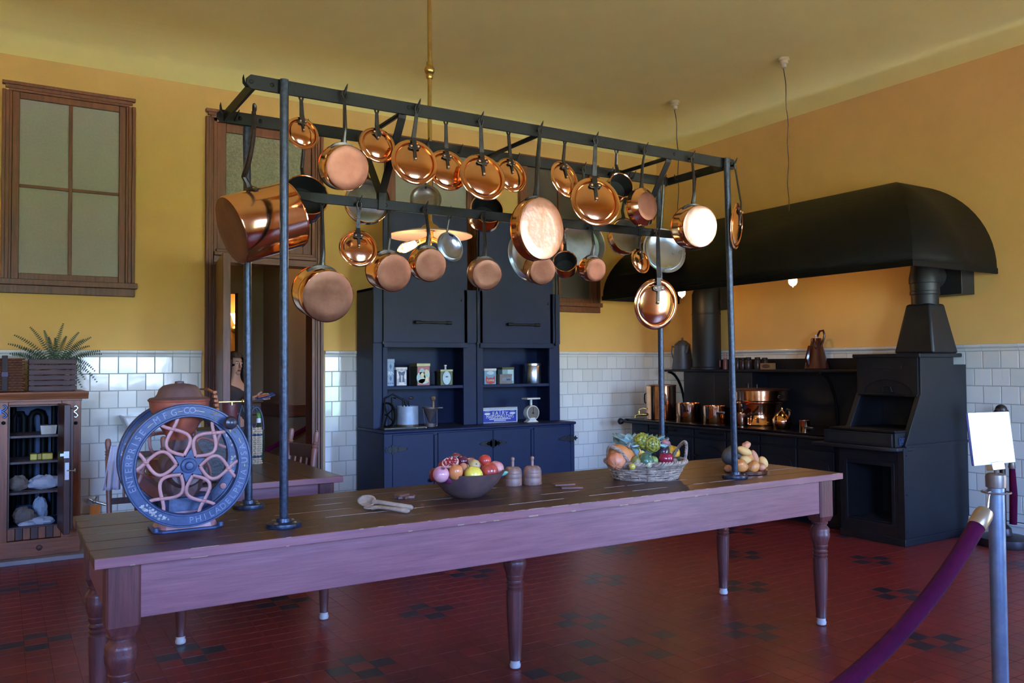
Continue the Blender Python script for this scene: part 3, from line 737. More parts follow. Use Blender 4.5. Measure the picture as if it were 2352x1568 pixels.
# --- back top bar: mouths towards the room
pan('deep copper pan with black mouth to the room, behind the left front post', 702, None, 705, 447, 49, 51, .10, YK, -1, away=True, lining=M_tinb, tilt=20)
pan('shallow copper pan with yellowish tinned inside, behind the left hanger strap', 852, None, 845, 461, 50, 51, .05, YK, -1, away=True, tilt=6, name='saute_pan')
lid('grey tinned lid behind the overlapping copper lids, on the back bar', 980, None, 978, 458, 40, 37, YK, -1, mat=M_tin, face=-1, name='tinned_cover', group=None, tw=-.45)
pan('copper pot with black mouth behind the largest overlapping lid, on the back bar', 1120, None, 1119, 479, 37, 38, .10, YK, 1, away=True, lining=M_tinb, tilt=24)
pan('wide shallow pan with grey open inside, behind the large round lid', 1340, None, 1342, 561, 48, 54, .055, YK, -1, away=True, tilt=5, mat=M_copd, name='saute_pan')
pan('copper pan with yellowish lining behind the saucier, on the back bar', 1444, None, 1440, 541, 34, 40, .06, YK, -1, away=True, tilt=10, name='saute_pan')
lid('large bright tinned lid with a centre ring, behind the right front post', 1524, None, 1526, 575, 48, 54, YK, -1, mat=M_tinl, face=-1, name='tinned_cover', group=None)
hk = onx(1598, 398, 3.43)
pan('black iron pan hidden behind the glaring saucepan, on the right end of the rack', 1598, None, 1601, 527, 36, 46, .06, YK-.12, 1, away=True, mat=M_iron, base=M_iron, lining=M_tinb, tilt=4, hk=hk, name='iron_pan', group=None)
# ================================================================== dresser (plate warmer) against the back wall
DXa, DXb = 3.119, 5.362; YD0, YD1 = 7.379, 7.650; YW = YB-.05
ds = thing('dresser', 'tall blue-black painted dresser with open shelves and two raised sliding doors', 'cabinet', ((DXa+DXb)/2, 7.75, 0))
CZ = .882
obj('base_carcass', MB().box(DXa, DXb, YD0+.02, YW, .0, CZ-.03), M_navy, ds, bevel=.004)
obj('counter', MB().box(DXa-.01, DXb+.02, YD0-.015, YW, CZ-.03, CZ), M_navy, ds, bevel=.012)
bx = [ony(u, 1040, YD0).x for u in (882, 902, 997, 1006, 1133, 1220, 1227, 1318)]
doors = [(bx[1], bx[2]-.003), (bx[3]+.003, bx[4]-.002), (bx[4]+.002, bx[5]-.003), (bx[6]+.003, DXb-.05)]
obj('end_stile', MB().box(DXa, bx[1]-.003, YD0, YD0+.02, .04, CZ-.03), M_navy, ds, bevel=.003)
obj('end_stile', MB().box(DXb-.047, DXb, YD0, YD0+.02, .04, CZ-.03), M_navy, ds, bevel=.003)
for q in ((bx[2], bx[3]), (bx[5], bx[6])): obj('door_stop', MB().box(q[0]+.003, q[1]-.003, YD0-.002, YD0+.02, .04, CZ-.06), M_navy, ds, bevel=.004)
def ornate_hinge(par, x, z, sgn):
    mb = MB()
    for sx, L in ((1, .17), (-1, .10)):
        d = sx*sgn
        mb.box(min(x, x+d*.012), max(x, x+d*.012), YD0-.010, YD0+.002, z-.045, z+.045)
        pl = [(0, .02), (.03, .036), (.05, .014), (.07, .03), (L-.03, .012), (L, .0)]
        poly = pl+[(a, -b) for a, b in pl[::-1][1:]]
        mb.prism([(a, b) if d > 0 else (-a, b) for a, b in (poly if d > 0 else poly[::-1])], (x, YD0-.006, z), (1, 0, 0), (0, 0, 1), (0, .007, 0))
        for e in (.055, L-.02): mb.ell((x+d*e, YD0-.007, z), .006, .004, .006, 8, 6)
    obj('hinge', mb, M_black, par, bevel=.001)
for k, (a, b) in enumerate(doors):
    dd = obj('door', MB().box(a, b, YD0+.001, YD0+.021, .05, CZ-.045), M_navy, ds, bevel=.004)
    z = .70
    ornate_hinge(dd, a if k in (0, 2) else b, z, 1 if k in (0, 2) else -1)
    if k == 0: obj('knob', MB().ell((b-.04, YD0-.02, .38), .02, .03, .02, 12, 8), M_black, dd)
# upper part
HZ = 2.285
bayx = [(3.272, 4.131), (4.368, 5.225)]; SZ = 1.300
up_ = MB().box(DXa, DXa+.03, YD1+.02, YW, CZ, HZ).box(DXb-.03, DXb, YD1+.02, YW, CZ, HZ).box(4.235, 4.265, YD1+.02, YW, CZ, HZ).box(DXa, DXb, YD1+.02, YW, HZ-.03, HZ)
obj('upper_carcass', up_, M_navy, ds, bevel=.003)
obj('back_panel', MB().box(DXa+.03, DXb-.03, YW-.02, YW, CZ, HZ-.03), M_navy, ds)
for a, b in ((DXa, 3.215), (3.223, bayx[0][0]), (bayx[0][1], 4.285), (4.295, bayx[1][0]), (bayx[1][1], DXb)):
    obj('stile', MB().box(a, b, YD1, YD1+.03, CZ, 1.735), M_navy, ds, bevel=.003)
for a, b in ((DXa, 3.215), (4.135, 4.36), (5.228, DXb)):
    obj('guide_rail', MB().box(a, b, YD1-.012, YD1+.02, 1.735, 2.285 if a == DXa else 2.30), M_navy, ds, bevel=.003)
for a, b in bayx:
    obj('shelf', MB().box(a-.04, b+.04, YD1+.01, YW-.02, SZ-.032, SZ), M_navy, ds, bevel=.003)
    dr = obj('sliding_door', MB().box(a-.045, b+.045, YD1-.012, YD1+.014, 1.735, 3.06).box(a-.045, b+.045, YD1-.02, YD1+.014, 1.690, 1.745), M_navy, ds, bevel=.004)
    cx = (a+b)/2+.06; w_ = .19
    mb = MB().tube([(cx-w_, YD1-.05, 1.945), (cx+w_, YD1-.05, 1.945)], .012, 10)
    for e in (-w_, w_): mb.tube([(cx+e, YD1-.012, 1.945), (cx+e, YD1-.05, 1.945)], .015, 8).lathe([(0, -.03), (.018, -.03), (.018, .03), (0, .03)], (cx+e*.93, YD1-.05, 1.945), (1, 0, 0), 10)
    obj('pull_bar', mb, M_black, dr)
    mb = MB().tube([(b-.03, YD1-.014, 2.18), (b-.03, YD1-.03, 2.18), (b-.03, YD1-.03, 2.20)], .006, 6); obj('catch', mb, M_black, dr)
for x in (3.222, 4.29, 5.30):
    mb = MB().tube([(x, YD1-.022, 1.74), (x, YD1-.022, 2.9)], .007, 8).lathe([(0, -.012), (.016, -.012), (.016, .012), (0, .012)], (x, YD1-.022, 1.735), (0, 1, 0), 12)
    obj('lift_rod', mb, M_black, ds)

# ---- tins and tools on the dresser
def sp(u, v, shelfz, y): p = ony(u, v, y); return Vector((p.x, y, shelfz))
def tin(name, u0, u1, vt, y, z, dep, label, cols, deco=None, cat='tin', rot=0):
    a, b, t = ony(u0, 900, y), ony(u1, 900, y), ony((u0+u1)/2, vt, y); x0, x1 = a.x, b.x; h = t.z-z
    o = thing(name, label, cat, ((x0+x1)/2, y+dep/2, z), None)
    body = MB().box(x0, x1, y, y+dep, z, z+h*.93); obj('body', body, cols[0], o, bevel=.004)
    obj('lid', MB().box(x0-.003, x1+.003, y-.003, y+dep+.003, z+h*.86, z+h), cols[1], o, bevel=.003)
    if deco: deco(o, x0, x1, y, z, h)
    return o
def flatpoly(pts, x, z, y, t=.0016):      # raised print on a front face, pts in metres
    return MB().prism(pts, (x, y-t, z), (1, 0, 0), (0, 0, 1), (0, t, 0))
P = lambda n, *c, **k: MATS.get(n) or pbr(n, sr(*c), k.get('rough', .4), k.get('metal', 0), var=k.get('var', .08), vscale=30)
ell2 = lambda a, b, n=20: [(a*math.cos(2*PI*i/n), b*math.sin(2*PI*i/n)) for i in range(n)]
yS = 7.70
P('tin_ivory', 222, 216, 200)
def d1(o, x0, x1, y, z, h):
    w_ = x1-x0; mb = MB()
    for q in (.28, .72):
        mb.prism([(0, .03), (.013, 0), (0, -.03), (-.013, 0)][::-1], (x1-w_*.4, y-.0016, z+h*q), (1, 0, 0), (0, 0, 1), (0, .0016, 0))
    for k in range(4): mb.prism([(0, .011), (.009, 0), (0, -.006), (-.009, 0)][::-1], (x0+w_*(.18+.21*k), y-.0016, z+h*.10), (1, 0, 0), (0, 0, 1), (0, .0016, 0))
    obj('print', mb, P('tin_blue_ink', 58, 78, 120), o)
    mb = MB(); textmb(mb, 'ERN', .05, .0008, (x0+w_*.55, y-.001, z+h*.47), (1, 0, 0), (0, 0, 1), (0, -1, 0)); obj('lettering', mb, P('tin_pale_ink', 228, 228, 220), o)
tin('tall_tin', 884, 906, 824, yS+.04, SZ, .10, 'tall pale blue tin at the left end of the upper left shelf', (P('pale_blue_tin', 128, 150, 172), P('pale_blue_tin', 0, 0, 0)), d1)
def d2(o, x0, x1, y, z, h):
    w_ = x1-x0; cx = (x0+x1)/2
    obj('label_panel', MB().box(x0+.007, x1-.007, y-.001, y, z+.008, z+h*.92), P('tin_ivory', 214, 210, 196), o)
    mb = MB().prism([(-.32*w_, .02), (.32*w_, .02), (.2*w_, h*.4), (.36*w_, h*.72), (0, h*.62), (-.36*w_, h*.72), (-.2*w_, h*.4)], (cx, y-.0022, z+.02), (1, 0, 0), (0, 0, 1), (0, .0012, 0))
    obj('print', mb, P('tin_navy_ink', 44, 48, 92), o)
    mb = MB()
    for sx in (-1, 1):
        for q in (.16, .30, .82): mb.prism(ell2(.012, .016), (cx+sx*.34*w_, y-.003, z+h*q), (1, 0, 0), (0, 0, 1), (0, .001, 0))
    mb.prism(ell2(.018, .012), (cx, y-.003, z+h*.84), (1, 0, 0), (0, 0, 1), (0, .001, 0)); mb.prism([(-.006, -.05), (.006, -.05), (.012, .02), (-.012, .03)], (cx, y-.0034, z+h*.45), (1, 0, 0), (0, 0, 1), (0, .001, 0))
    obj('flourish', mb, P('tin_silver_ink', 180, 180, 184), o)
tin('small_tin', 910, 935, 843, yS, SZ, .07, 'small ivory and navy patterned tin on the upper left shelf', (P('tin_navy', 40, 42, 76), P('tin_ivory', 0, 0, 0)), d2)
def d3(o, x0, x1, y, z, h):
    w_ = x1-x0; cx = (x0+x1)/2
    obj('label_panel', MB().box(x0+.006, x1-.006, y-.001, y, z+.006, z+h*.86), P('tin_rose', 176, 92, 92), o)
    mb = MB()
    for a, b, r1, r2 in ((-.2, .35, .05, .06), (.22, .5, .035, .05), (.0, .2, .06, .025), (-.12, .6, .03, .04)): mb.prism(ell2(r1, r2), (cx+a*w_, y-.0022, z+h*b), (1, 0, 0), (0, 0, 1), (0, .0012, 0))
    obj('print', mb, P('tin_pale_green_ink', 178, 202, 186), o)
    mb = MB()
    for a, b in ((-.1, .48), (.25, .3), (.2, .62)): mb.prism(ell2(.02, .024), (cx+a*w_, y-.003, z+h*b), (1, 0, 0), (0, 0, 1), (0, .001, 0))
    obj('flower_print', mb, P('tin_cream_ink', 226, 206, 150), o)
    mb = MB()
tin('square_tin', 958, 988, 834, yS, SZ, .17, 'large square tin with a rose and green painted front', (P('tin_olive', 60, 66, 52), P('tin_gold', 150, 140, 100, metal=.6)), d3)
def d4(o, x0, x1, y, z, h):
    cx = (x0+x1)/2
    obj('label_panel', flatpoly(ell2(.056, .082, 28), cx, z+h*.46, y), P('tin_dark_green', 22, 52, 48), o)
    obj('label_face', flatpoly(ell2(.046, .070, 28), cx, z+h*.46, y-.0014), P('tin_pale_blue_face', 188, 208, 208), o)
    obj('print', flatpoly([(-.02, .0), (.0, .012), (.022, .004), (.0, -.006)], cx, z+h*.52, y-.003), P('tin_navy_ink', 0, 0, 0), o)
    obj('spout', MB().lathe([(0, 0), (.012, 0), (.010, .03), (.016, .032), (.016, .045), (0, .05)], (cx, y+.03, z+h), (0, 0, 1), 12), P('tin_ivory', 0, 0, 0), o)
tin('oval_label_tin', 1012, 1040, 848, yS, SZ, .08, 'green and gold tin with a pale oval label and small spout', (P('tin_moss', 84, 84, 56, metal=.3), P('tin_gold', 0, 0, 0)), d4)
tin('narrow_tin', 1004, 1011, 852, yS+.12, SZ, .06, 'narrow dark tin half hidden behind the oval label tin', (P('tin_black_green', 30, 36, 36), P('tin_black_green', 0, 0, 0)), lambda o, x0, x1, y, z, h: obj('print', MB().box(x0+.004, x0+.016, y-.001, y, z+.02, z+h*.6), P('tin_silver_ink', 0, 0, 0), o))
def d6(o, x0, x1, y, z, h):
    cx = (x0+x1)/2
    obj('ribbon', flatpoly([(-.06, -.02), (-.05, -.05), (0, -.062), (.05, -.05), (.06, -.02), (.052, .03), (.03, .0), (.0, .008), (-.03, .0), (-.052, .03)], cx, z+h*.38, y), P('tin_red_ink', 176, 50, 40), o)
    mb = MB(); textmb(mb, 'TOFFEE', .030, .0008, (cx, y-.003, z+h*.24), (1, 0, 0), (0, 0, 1), (0, -1, 0)); obj('lettering', mb, P('tin_ivory', 0, 0, 0), o)
    obj('cloud_print', flatpoly(ell2(.045, .02), cx, z+h*.72, y), P('tin_pale_blue_face', 0, 0, 0), o)
tin('toffee_tin', 1113, 1140, 846, yS, SZ, .09, 'sky blue tin with a red ribbon, left end of the upper right shelf', (P('tin_sky', 116, 156, 172), P('tin_ivory', 0, 0, 0)), d6)
def d7(o, x0, x1, y, z, h):
    obj('label_panel', MB().box(x0+.03, x1-.012, y-.001, y, z+h*.30, z+h*.66), P('tin_grey_blue', 126, 132, 136), o); obj('print', MB().box(x0+.085, x1-.02, y-.002, y-.001, z+h*.36, z+h*.54), P('tin_blue_ink', 0, 0, 0), o)
tin('flat_tin', 1148, 1176, 859, yS, SZ, .06, 'low rounded grey-brown tin in front of a pale blue one', (P('tin_taupe', 128, 118, 108), P('tin_taupe', 0, 0, 0)), d7)
tin('green_tin', 1154, 1181, 843, yS+.10, SZ, .10, 'pale blue-green tin standing behind the low grey-brown tin', (P('tin_sea', 140, 168, 166), P('tin_moss', 0, 0, 0)), lambda o, x0, x1, y, z, h: obj('print', MB().box(x0+.07, x1-.01, y-.001, y, z+.03, z+h*.84), P('tin_pale_blue_face', 0, 0, 0), o))
c = sp(1224, 878, SZ, 7.80); r = pxm(c, 18.5); h = pxm(c, 48)
cn = thing('canister', 'round dull silver canister at the right end of the upper right shelf', 'canister', c)
obj('body', MB().lathe([(0, 0), (r*.97, 0), (r, .006), (r, h*.82), (r*.97, h*.84)], c, n=32), M_tinl, cn); obj('lid', MB().lathe([(r*.97, h*.84), (r*1.04, h*.85), (r*1.04, h*.94), (r*.9, h*.97), (0, h)], c, n=32), M_tinl, cn)
# marshmallow box
y = 7.70; a, b = ony(1109, 970, y), ony(1189, 970, y); t = ony(1150, 935, y)
bxx = thing('marshmallow_box', 'blue and white wooden box lettered for marshmallows on the dresser counter', 'box', ((a.x+b.x)/2, y+.08, CZ))
x0, x1, z0, z1 = a.x, b.x, CZ, t.z
obj('box', MB().box(x0, x1, y, y+.16, z0, z1), P('box_grey_white', 170, 170, 170), bxx, bevel=.003)
w_ = x1-x0; h = z1-z0; obj('blue_label', MB().box(x0+.006, x1-.018, y-.0015, y, z0+.01, z0+h*.80), P('label_ultramarine', 30, 42, 150), bxx, 'blue label with white lettering')
obj('label_edge', MB().box(x0, x1, y-.002, y, z0+h*.80, z0+h*.84).box(x1-.012, x1-.006, y-.002, y, z0+.01, z0+h*.98), P('tin_ivory', 0, 0, 0), bxx)
lm = MB(); cx = (x0+x1)/2-.006
word = 'FAIRY'
for k, ch in enumerate(word):
    q = (k-2)/2; textmb(lm, ch, .060, .0008, (cx+q*.082, y-.0024, z0+h*.655-abs(q)*.012), Vector((1, 0, -.12*q)).normalized(), Vector((.12*q, 0, 1)).normalized(), (0, -1, 0))
textmb(lm, 'MARSHMALLOWS', .052, .001, (cx, y-.0024, z0+h*.40), (.84, 0, 0), (0, 0, 1.05), (0, -1, 0))
for q, l_ in ((.25, .30), (.15, .17)):
    xx = cx-w_*l_
    while xx < cx+w_*l_: lm.box(xx, xx+.012, y-.0022, y-.0014, z0+h*q-.006, z0+h*q+.006); xx += .017
for sx in (-1, 1):
    lm.prism(ell2(.038, .011, 16), (cx+sx*w_*.36, y-.0022, z0+h*.60), (1, 0, 0), (0, 0, 1), (0, .001, 0)); 
    for k in range(4): lm.box(cx+sx*w_*.36-.026+k*.014, cx+sx*w_*.36-.017+k*.014, y-.0022, y-.0012, z0+h*.735, z0+h*.755)
obj('lettering', lm, P('tin_ivory', 0, 0, 0), bxx)
# scale
c = sp(1220, 975, CZ, 7.60); k_ = pxm(c, 1)
s_ = thing('kitchen_scale', 'small cream kitchen scale with a round brown dial on the dresser counter', 'scale', c)
CR = P('cream_scale_enamel', 212, 208, 192)
obj('foot', MB().prism([(-.075, 0), (.075, 0), (.045, .02), (.03, .05), (-.03, .05), (-.045, .02)], c+Vector((0, -.04, 0)), (1, 0, 0), (0, 0, 1), (0, .08, 0)), CR, s_, bevel=.004)
hc = c+Vector((0, -.045, .02+17*k_)); obj('housing', MB().lathe([(0, .09), (17*k_*.9, .09), (17*k_, .07), (17*k_, .004), (15.3*k_, 0), (15*k_, .006)], hc, (0, 1, 0), 36), CR, s_)
dl_ = obj('dial', MB().lathe([(0, .005), (15.2*k_, .007)], hc, (0, 1, 0), 32), P('dial_brown', 112, 98, 82), s_)
obj('needle', MB().obox(hc+Vector((0, .003, 5*k_)), (.0025, 0, 0), (0, .001, 0), (0, 0, 7*k_)).ell(hc+Vector((0, .003, 0)), .012, .003, .012, 10, 6), M_black, dl_)
obj('stem', MB().lathe([(.014, 0), (.014, .08)], (c.x, c.y, hc.z+16*k_), (0, 0, 1), 12), CR, s_)
obj('weighing_plate', MB().box(c.x-.085, c.x+.085, c.y-.06, c.y+.06, hc.z+16*k_+.07, hc.z+16*k_+.088), CR, s_, bevel=.004)
# churn-like tub with gearing, cone sieve
c = sp(936, 985, CZ, 7.62); r = pxm(c, 25)
m_ = thing('hand_churn', 'pale zinc tub with dark iron gearing on a wooden board, left on the dresser counter', 'machine', c)
obj('board', MB().box(c.x-.30, c.x+r+.05, c.y-.12, c.y+.14, CZ, CZ+.018), P('churn_board', 62, 54, 40), m_, bevel=.003)
obj('tub', MB().lathe([(0, .03), (r, .03), (r, .036), (r*.99, .22), (r*.96, .22), (r*.95, .06), (0, .05)], c, n=36), pbr('zinc', sr(150, 164, 178), .5, metal=.3, var=.12, vscale=14), m_)
obj('tub_band', MB().lathe([(0, .018), (r*1.02, .018), (r*1.02, .036), (r, .038)], c, n=36), P('churn_brown', 74, 58, 44), m_)
mb = MB(); wc = c+Vector((-r-.12, -.02, .14))
mb.lathe([(.11, -.01), (.125, -.01), (.125, .01), (.11, .01)], wc, (1, .35, 0), 28, closed=True)
for k in range(5): a = 2*PI*k/5; ax = Vector((1, .35, 0)).normalized(); u_, v_, _ = basis(ax); mb.tube([wc, wc+u_*(.115*math.cos(a))+v_*(.115*math.sin(a))], .007, 6)
obj('gear_wheel', mb, M_iron, m_)
mb = MB().tube([c+Vector((-r-.16, 0, .02)), c+Vector((-r-.13, 0, .30)), c+Vector((-r-.05, 0, .34)), c+Vector((-.03, 0, .27)), c+Vector((-.01, 0, .20))], .010, 8).tube([c+Vector((-r-.05, 0, .02)), c+Vector((-r-.06, 0, .31)), c+Vector((-.12, .02, .30))], .009, 8).tube([c+Vector((-.05, 0, .30)), c+Vector((-.05, 0, .18))], .008, 8).tube([c+Vector((.01, 0, .27)), c+Vector((.02, 0, .18))], .007, 8)
obj('gear_frame', mb, M_iron, m_); obj('crank_grip', MB().ell(c+Vector((.03, -.02, .30)), .03, .014, .014, 12, 8), P('grip_maroon', 64, 34, 34), m_)
for e in (.1, .2): obj('foot', MB().ell(c+Vector((e-.05, -.11, .005)), .012, .012, .008, 8, 6), P('tin_ivory', 0, 0, 0), m_)
c = sp(988, 984, CZ, 7.66); r = pxm(c, 18); h = pxm(c, 45)
cs = thing('cone_sieve', 'brown conical sieve in a wire stand with a wooden pestle', 'sieve', c)
PR = pbr('rusted_sieve_metal', sr(98, 84, 80), .5, metal=.5, var=.2, vscale=30)
obj('cone', MB().lathe([(.006, h*.15), (r*.95, h*.92), (r, h*.92), (r, h), (r*.97, h), (r*.93, h*.93), (.0, h*.17)], c, n=30), PR, cs)
obj('stand', MB().lathe([(r*.74, .0), (r*.78, .0), (r*.78, .035), (r*.74, .035)], c, n=30, closed=True).tube([c+Vector((r*.98, 0, 0)), c+Vector((r*.98, 0, h*.95))], .005, 6).tube([c+Vector((-r*.7, 0, 0)), c+Vector((-r*.98, 0, h*.95))], .005, 6).box(c.x+.0, c.x+r, c.y-.006, c.y+.006, 0+CZ, CZ+.01), PR, cs)
obj('handle', MB().tube([c+Vector((r, 0, h*.94)), c+Vector((r*1.7, -.02, h*.94))], .009, 8), P('sieve_green', 70, 84, 70), cs)
obj('pestle', MB().lathe([(.012, 0), (.014, .10), (.010, .11), (.026, .125), (.030, .14), (.022, .158), (0, .165)], c+Vector((r*.45, 0, h*.75)), n=14), P('pestle_wood', 128, 98, 74), cs)
# black kettle-like pot on the floor right of the dresser
c = onz(1357, 1130, 0); c = Vector((5.62, 7.55, 0)); q = ony(1355, 1085, 7.55); c.x = q.x
pt = thing('black_cauldron', 'black iron pot on the floor right of the dresser, behind the vegetable basket', 'pot', c)
r = .17; zz = q.z
obj('body', MB().lathe([(0, 0), (r*.6, 0), (r*.95, .06), (r*1.02, zz*.5), (r*.92, zz-.03), (r, zz), (r*.96, zz), (r*.88, zz-.03), (r*.9, .1), (0, .03)], c, n=36), M_black, pt)
obj('bail_handle', MB().tube([c+Vector((-r*math.cos(t), -.06*math.sin(t), zz+.02*math.sin(t))) for t in [PI*k/14 for k in range(15)]], .006, 6), M_iron, pt)

# ================================================================== range along the right wall
XG = 6.40; GY0, GY1 = 4.80, 7.74; GZ = .858
rg = thing('kitchen_range', 'long black iron cooking range along the right wall with a warming shelf', 'stove', ((XG+XR)/2, 6.2, 0))
obj('body', MB().box(XG+.03, XR-.03, GY0, GY1-.06, .05, GZ-.03), M_black, rg, bevel=.004)
obj('plinth', MB().box(XG+.08, XR-.03, GY0, GY1-.1, 0, .05), M_black, rg)
obj('cooktop', MB().box(XG-.03, XR-.03, GY0-.05, GY1, GZ-.03, GZ), pbr('burnished_cooktop', sr(26, 26, 28), .22, metal=.6, bump=.05, bscale=30), rg, bevel=.006)
mb = MB().tube([(XG-.07, GY0, GZ-.035), (XG-.07, GY1-.05, GZ-.035)], .014, 10)
for y in (5.0, 5.9, 6.8, 7.6): mb.tube([(XG-.02, y, GZ-.03), (XG-.07, y, GZ-.035)], .010, 8)
obj('towel_rail', mb, M_black, rg)
obj('rail_end', MB().lathe([(0, 0), (.03, 0), (.04, .02), (.03, .05), (.012, .06)], (XG-.07, GY1+.05, GZ-.035), (0, -1, 0), 16).tube([(XG-.02, GY1-.02, GZ-.02), (XG-.07, GY1+.02, GZ-.035)], .016, 8), M_black, rg)
ys = [GY0+.03, 5.25, 5.70, 6.15, 6.62, 7.05, 7.36, GY1-.08]
for k, (a, b) in enumerate(zip(ys, ys[1:])):
    z0, z1 = .14, .70
    dd = obj('oven_door', MB().box(XG+.008, XG+.03, a+.012, b-.012, z0, z1), M_black, rg, bevel=.004)
    pts = [(a+.06, z0+.06), (b-.06, z0+.06), (b-.06, z1-.16)]+[((a+b)/2+(b-a-.12)/2*math.cos(PI*i/10), z1-.16+.09*math.sin(PI*i/10)) for i in range(1, 10)]+[(a+.06, z1-.16)]
    obj('arched_panel', MB().prism(pts, (XG+.009, 0, 0), (0, 1, 0), (0, 0, 1), (-.008, 0, 0)), M_black, dd, bevel=.003)
    obj('knob', MB().ell((XG-.015, b-.04, .52), .02, .016, .016, 10, 8), M_iron, dd)
    obj('drawer_front', MB().box(XG+.01, XG+.03, a+.012, b-.012, .72, .80), M_black, rg, bevel=.003)
for a, b in ((6.9, 7.3), (6.2, 6.5)):
    obj('damper_rod', MB().tube([(XG-.02, a, .765), (XG-.02, b, .765)], .008, 8).tube([(XG+.01, a, .765), (XG-.02, a, .765)], .008, 6).tube([(XG+.01, b, .765), (XG-.02, b, .765)], .008, 6), M_iron, rg)
obj('back_plate', MB().box(XR-.045, XR-.02, GY0, 7.50, GZ, 1.555), M_black, rg)
SHZ = 1.440; SX = 6.96
obj('warming_shelf', MB().box(SX, XR-.045, GY0-.02, 7.69, SHZ-.028, SHZ), M_black, rg, bevel=.006)
mb = MB(); q = [(XR-.05, 7.60, GZ+.02)]+[(XR-.06-.26*(1-math.cos(t)), 7.60, GZ+.05+.50*math.sin(t)) for t in [PI/2*k/10 for k in range(11)]]
obj('shelf_bracket', mb.tube(q, .016, 8), M_iron, rg)
q = [(p[0], 5.4, p[2]) for p in q]; obj('shelf_bracket', MB().tube(q, .014, 8), M_iron, rg)
obj('flue_box', MB().box(XR-.30, XR-.045, 6.86, 7.36, GZ, SHZ-.028).box(XR-.30, XR-.045, 6.3, 6.86, GZ+.15, SHZ-.028), M_black, rg, bevel=.006)
# stove pipe 1
fl = thing('stove_pipe', 'thick black stove pipe rising from the warming shelf and bending into the wall', 'pipe', (7.05, 7.05, SHZ))
r = .165; px_ = 7.05
mb = MB().tube([(px_, 7.05, SHZ), (px_, 7.05, 2.16), (px_, 7.05, 2.30), (px_+.04, 7.05, 2.38), (px_+.12, 7.05, 2.42), (XR-.001, 7.05, 2.42)], [r, r, r, r*.98, r*.96, r*.96], 28)
obj('pipe', mb, M_black, fl, ang=.9)
obj('collar', MB().lathe([(r, 0), (r+.02, 0), (r+.02, .02), (r, .03)], (px_, 7.05, SHZ), n=28), M_black, fl)
obj('seam', MB().lathe([(r, 0), (r+.005, .004), (r+.005, .012), (r, .016)], (px_, 7.05, 2.08), n=28), M_black, fl)
obj('wall_box', MB().box(XR-.16, XR-.001, 6.86, 7.24, 2.14, 2.52), M_void, fl, bevel=.005)

# ---- hood
HX, HY0, HY1, HZ0, HZ1, SET = 6.053, 3.826, 7.732, 2.262, 3.185, .985
hd = thing('range_hood', 'huge matt black sheet iron hood over the range, with curved hipped ends', 'hood', ((HX+XR)/2, 5.8, HZ0))
mb = MB(); n = 18
def crv(k):      # quarter ellipse: 0 at the lip, 1 at the crest
    t = k/n*PI/2; return 1-math.cos(t), math.sin(t)
lo = []
W_ = XR-HX
rowsF = []; rowsN = []; rowsE = []
for k in range(n+1):
    a, b = crv(k); x = HX+W_*a; z = HZ0+.04+(HZ1-HZ0-.04)*b; yn = HY0+SET*a; ye = HY1-SET*a
    rowsF.append([(x, yn, z), (x, ye, z)]); rowsN.append([(x, yn, z), (XR-.001, yn, z)]); rowsE.append([(x, ye, z), (XR-.001, ye, z)])
for rows, fl_ in ((rowsF, 0), (rowsN, 1), (rowsE, 0)):
    v_ = [p for r_ in rows for p in r_]; f_ = [(2*k, 2*k+1, 2*k+3, 2*k+2) if not fl_ else (2*k+1, 2*k, 2*k+2, 2*k+3) for k in range(n)]
    mb.add(v_, f_)
shell = obj('shell', mb, M_hood, hd, ang=.5); sm_ = shell.modifiers.new('sheet', 'SOLIDIFY'); sm_.thickness = .006; sm_.offset = 0
z0, z1 = HZ0, HZ0+.05; t = .012
obj('lip_band', MB().box(HX-t, HX+.004, HY0-t, HY1+t, z0, z1).box(HX, XR-.001, HY0-t, HY0+.004, z0, z1).box(HX, XR-.001, HY1-.004, HY1+t, z0, z1), M_hood, hd, bevel=.004)
mb = MB()
for y in (4.9, 5.8, 6.7):
    q = []
    for k in range(0, n+1, 2): a, b = crv(k); q.append((HX+W_*a+.012, y, HZ0+.04+(HZ1-HZ0-.04)*b-.012))
    mb.tube(q, .008, 6)
obj('inner_rib', mb, M_hood, hd)

# ---- hanging bulbs under the hood, cords from the ceiling
for k, (cu, cv_, bu, bv, lab) in enumerate(((1800, 140, 1821, 645, 'bare glowing bulb under the hood on the longer, nearer twisted ceiling cord'), (1550, 238, 1566, 672, 'bare glowing bulb near the far end of the hood on the farther ceiling cord'))):
    c = onz(cu, cv_-6, ZC); b = onx(bu, bv, c.x-.14)
    if k == 1: b = onx(bu, bv, c.x-.10)
    o = thing('cord_bulb', lab, 'lamp', (c.x, c.y, c.z-.1), None)
    obj('ceiling_rose', MB().lathe([(0, 0), (.052, 0), (.052, -.025), (.041, -.03), (.041, -.055), (.03, -.06), (.026, -.095), (.012, -.10), (0, -.10)], c, n=24), P('cream_rose', 214, 196, 150), o)
    p0 = c+Vector((0, 0, -.1)); p1 = b+Vector((0, 0, .13)); q = []
    for i in range(25):
        s_ = i/24; p = p0.lerp(p1, s_); a = i*1.3; q.append(p+Vector((.006*math.sin(a)+.02*math.sin(s_*PI*2), .006*math.cos(a), 0)))
    obj('twisted_cord', MB().tube(q, .005, 6), P('brown_cord', 58, 44, 34), o)
    obj('socket', MB().lathe([(0, .13), (.012, .13), (.02, .11), (.022, .05), (.018, .045), (0, .045)], b, n=16), M_brass, o)
    obj('bulb', MB().ell(b, .042, .042, .05, 18, 12).ell(b+Vector((0, 0, -.05)), .006, .006, .012, 8, 6), M_bulb, o)
    point('hood_bulb_light', b+Vector((-.06, 0, -.10)), 5, (1, .52, .2), .04)

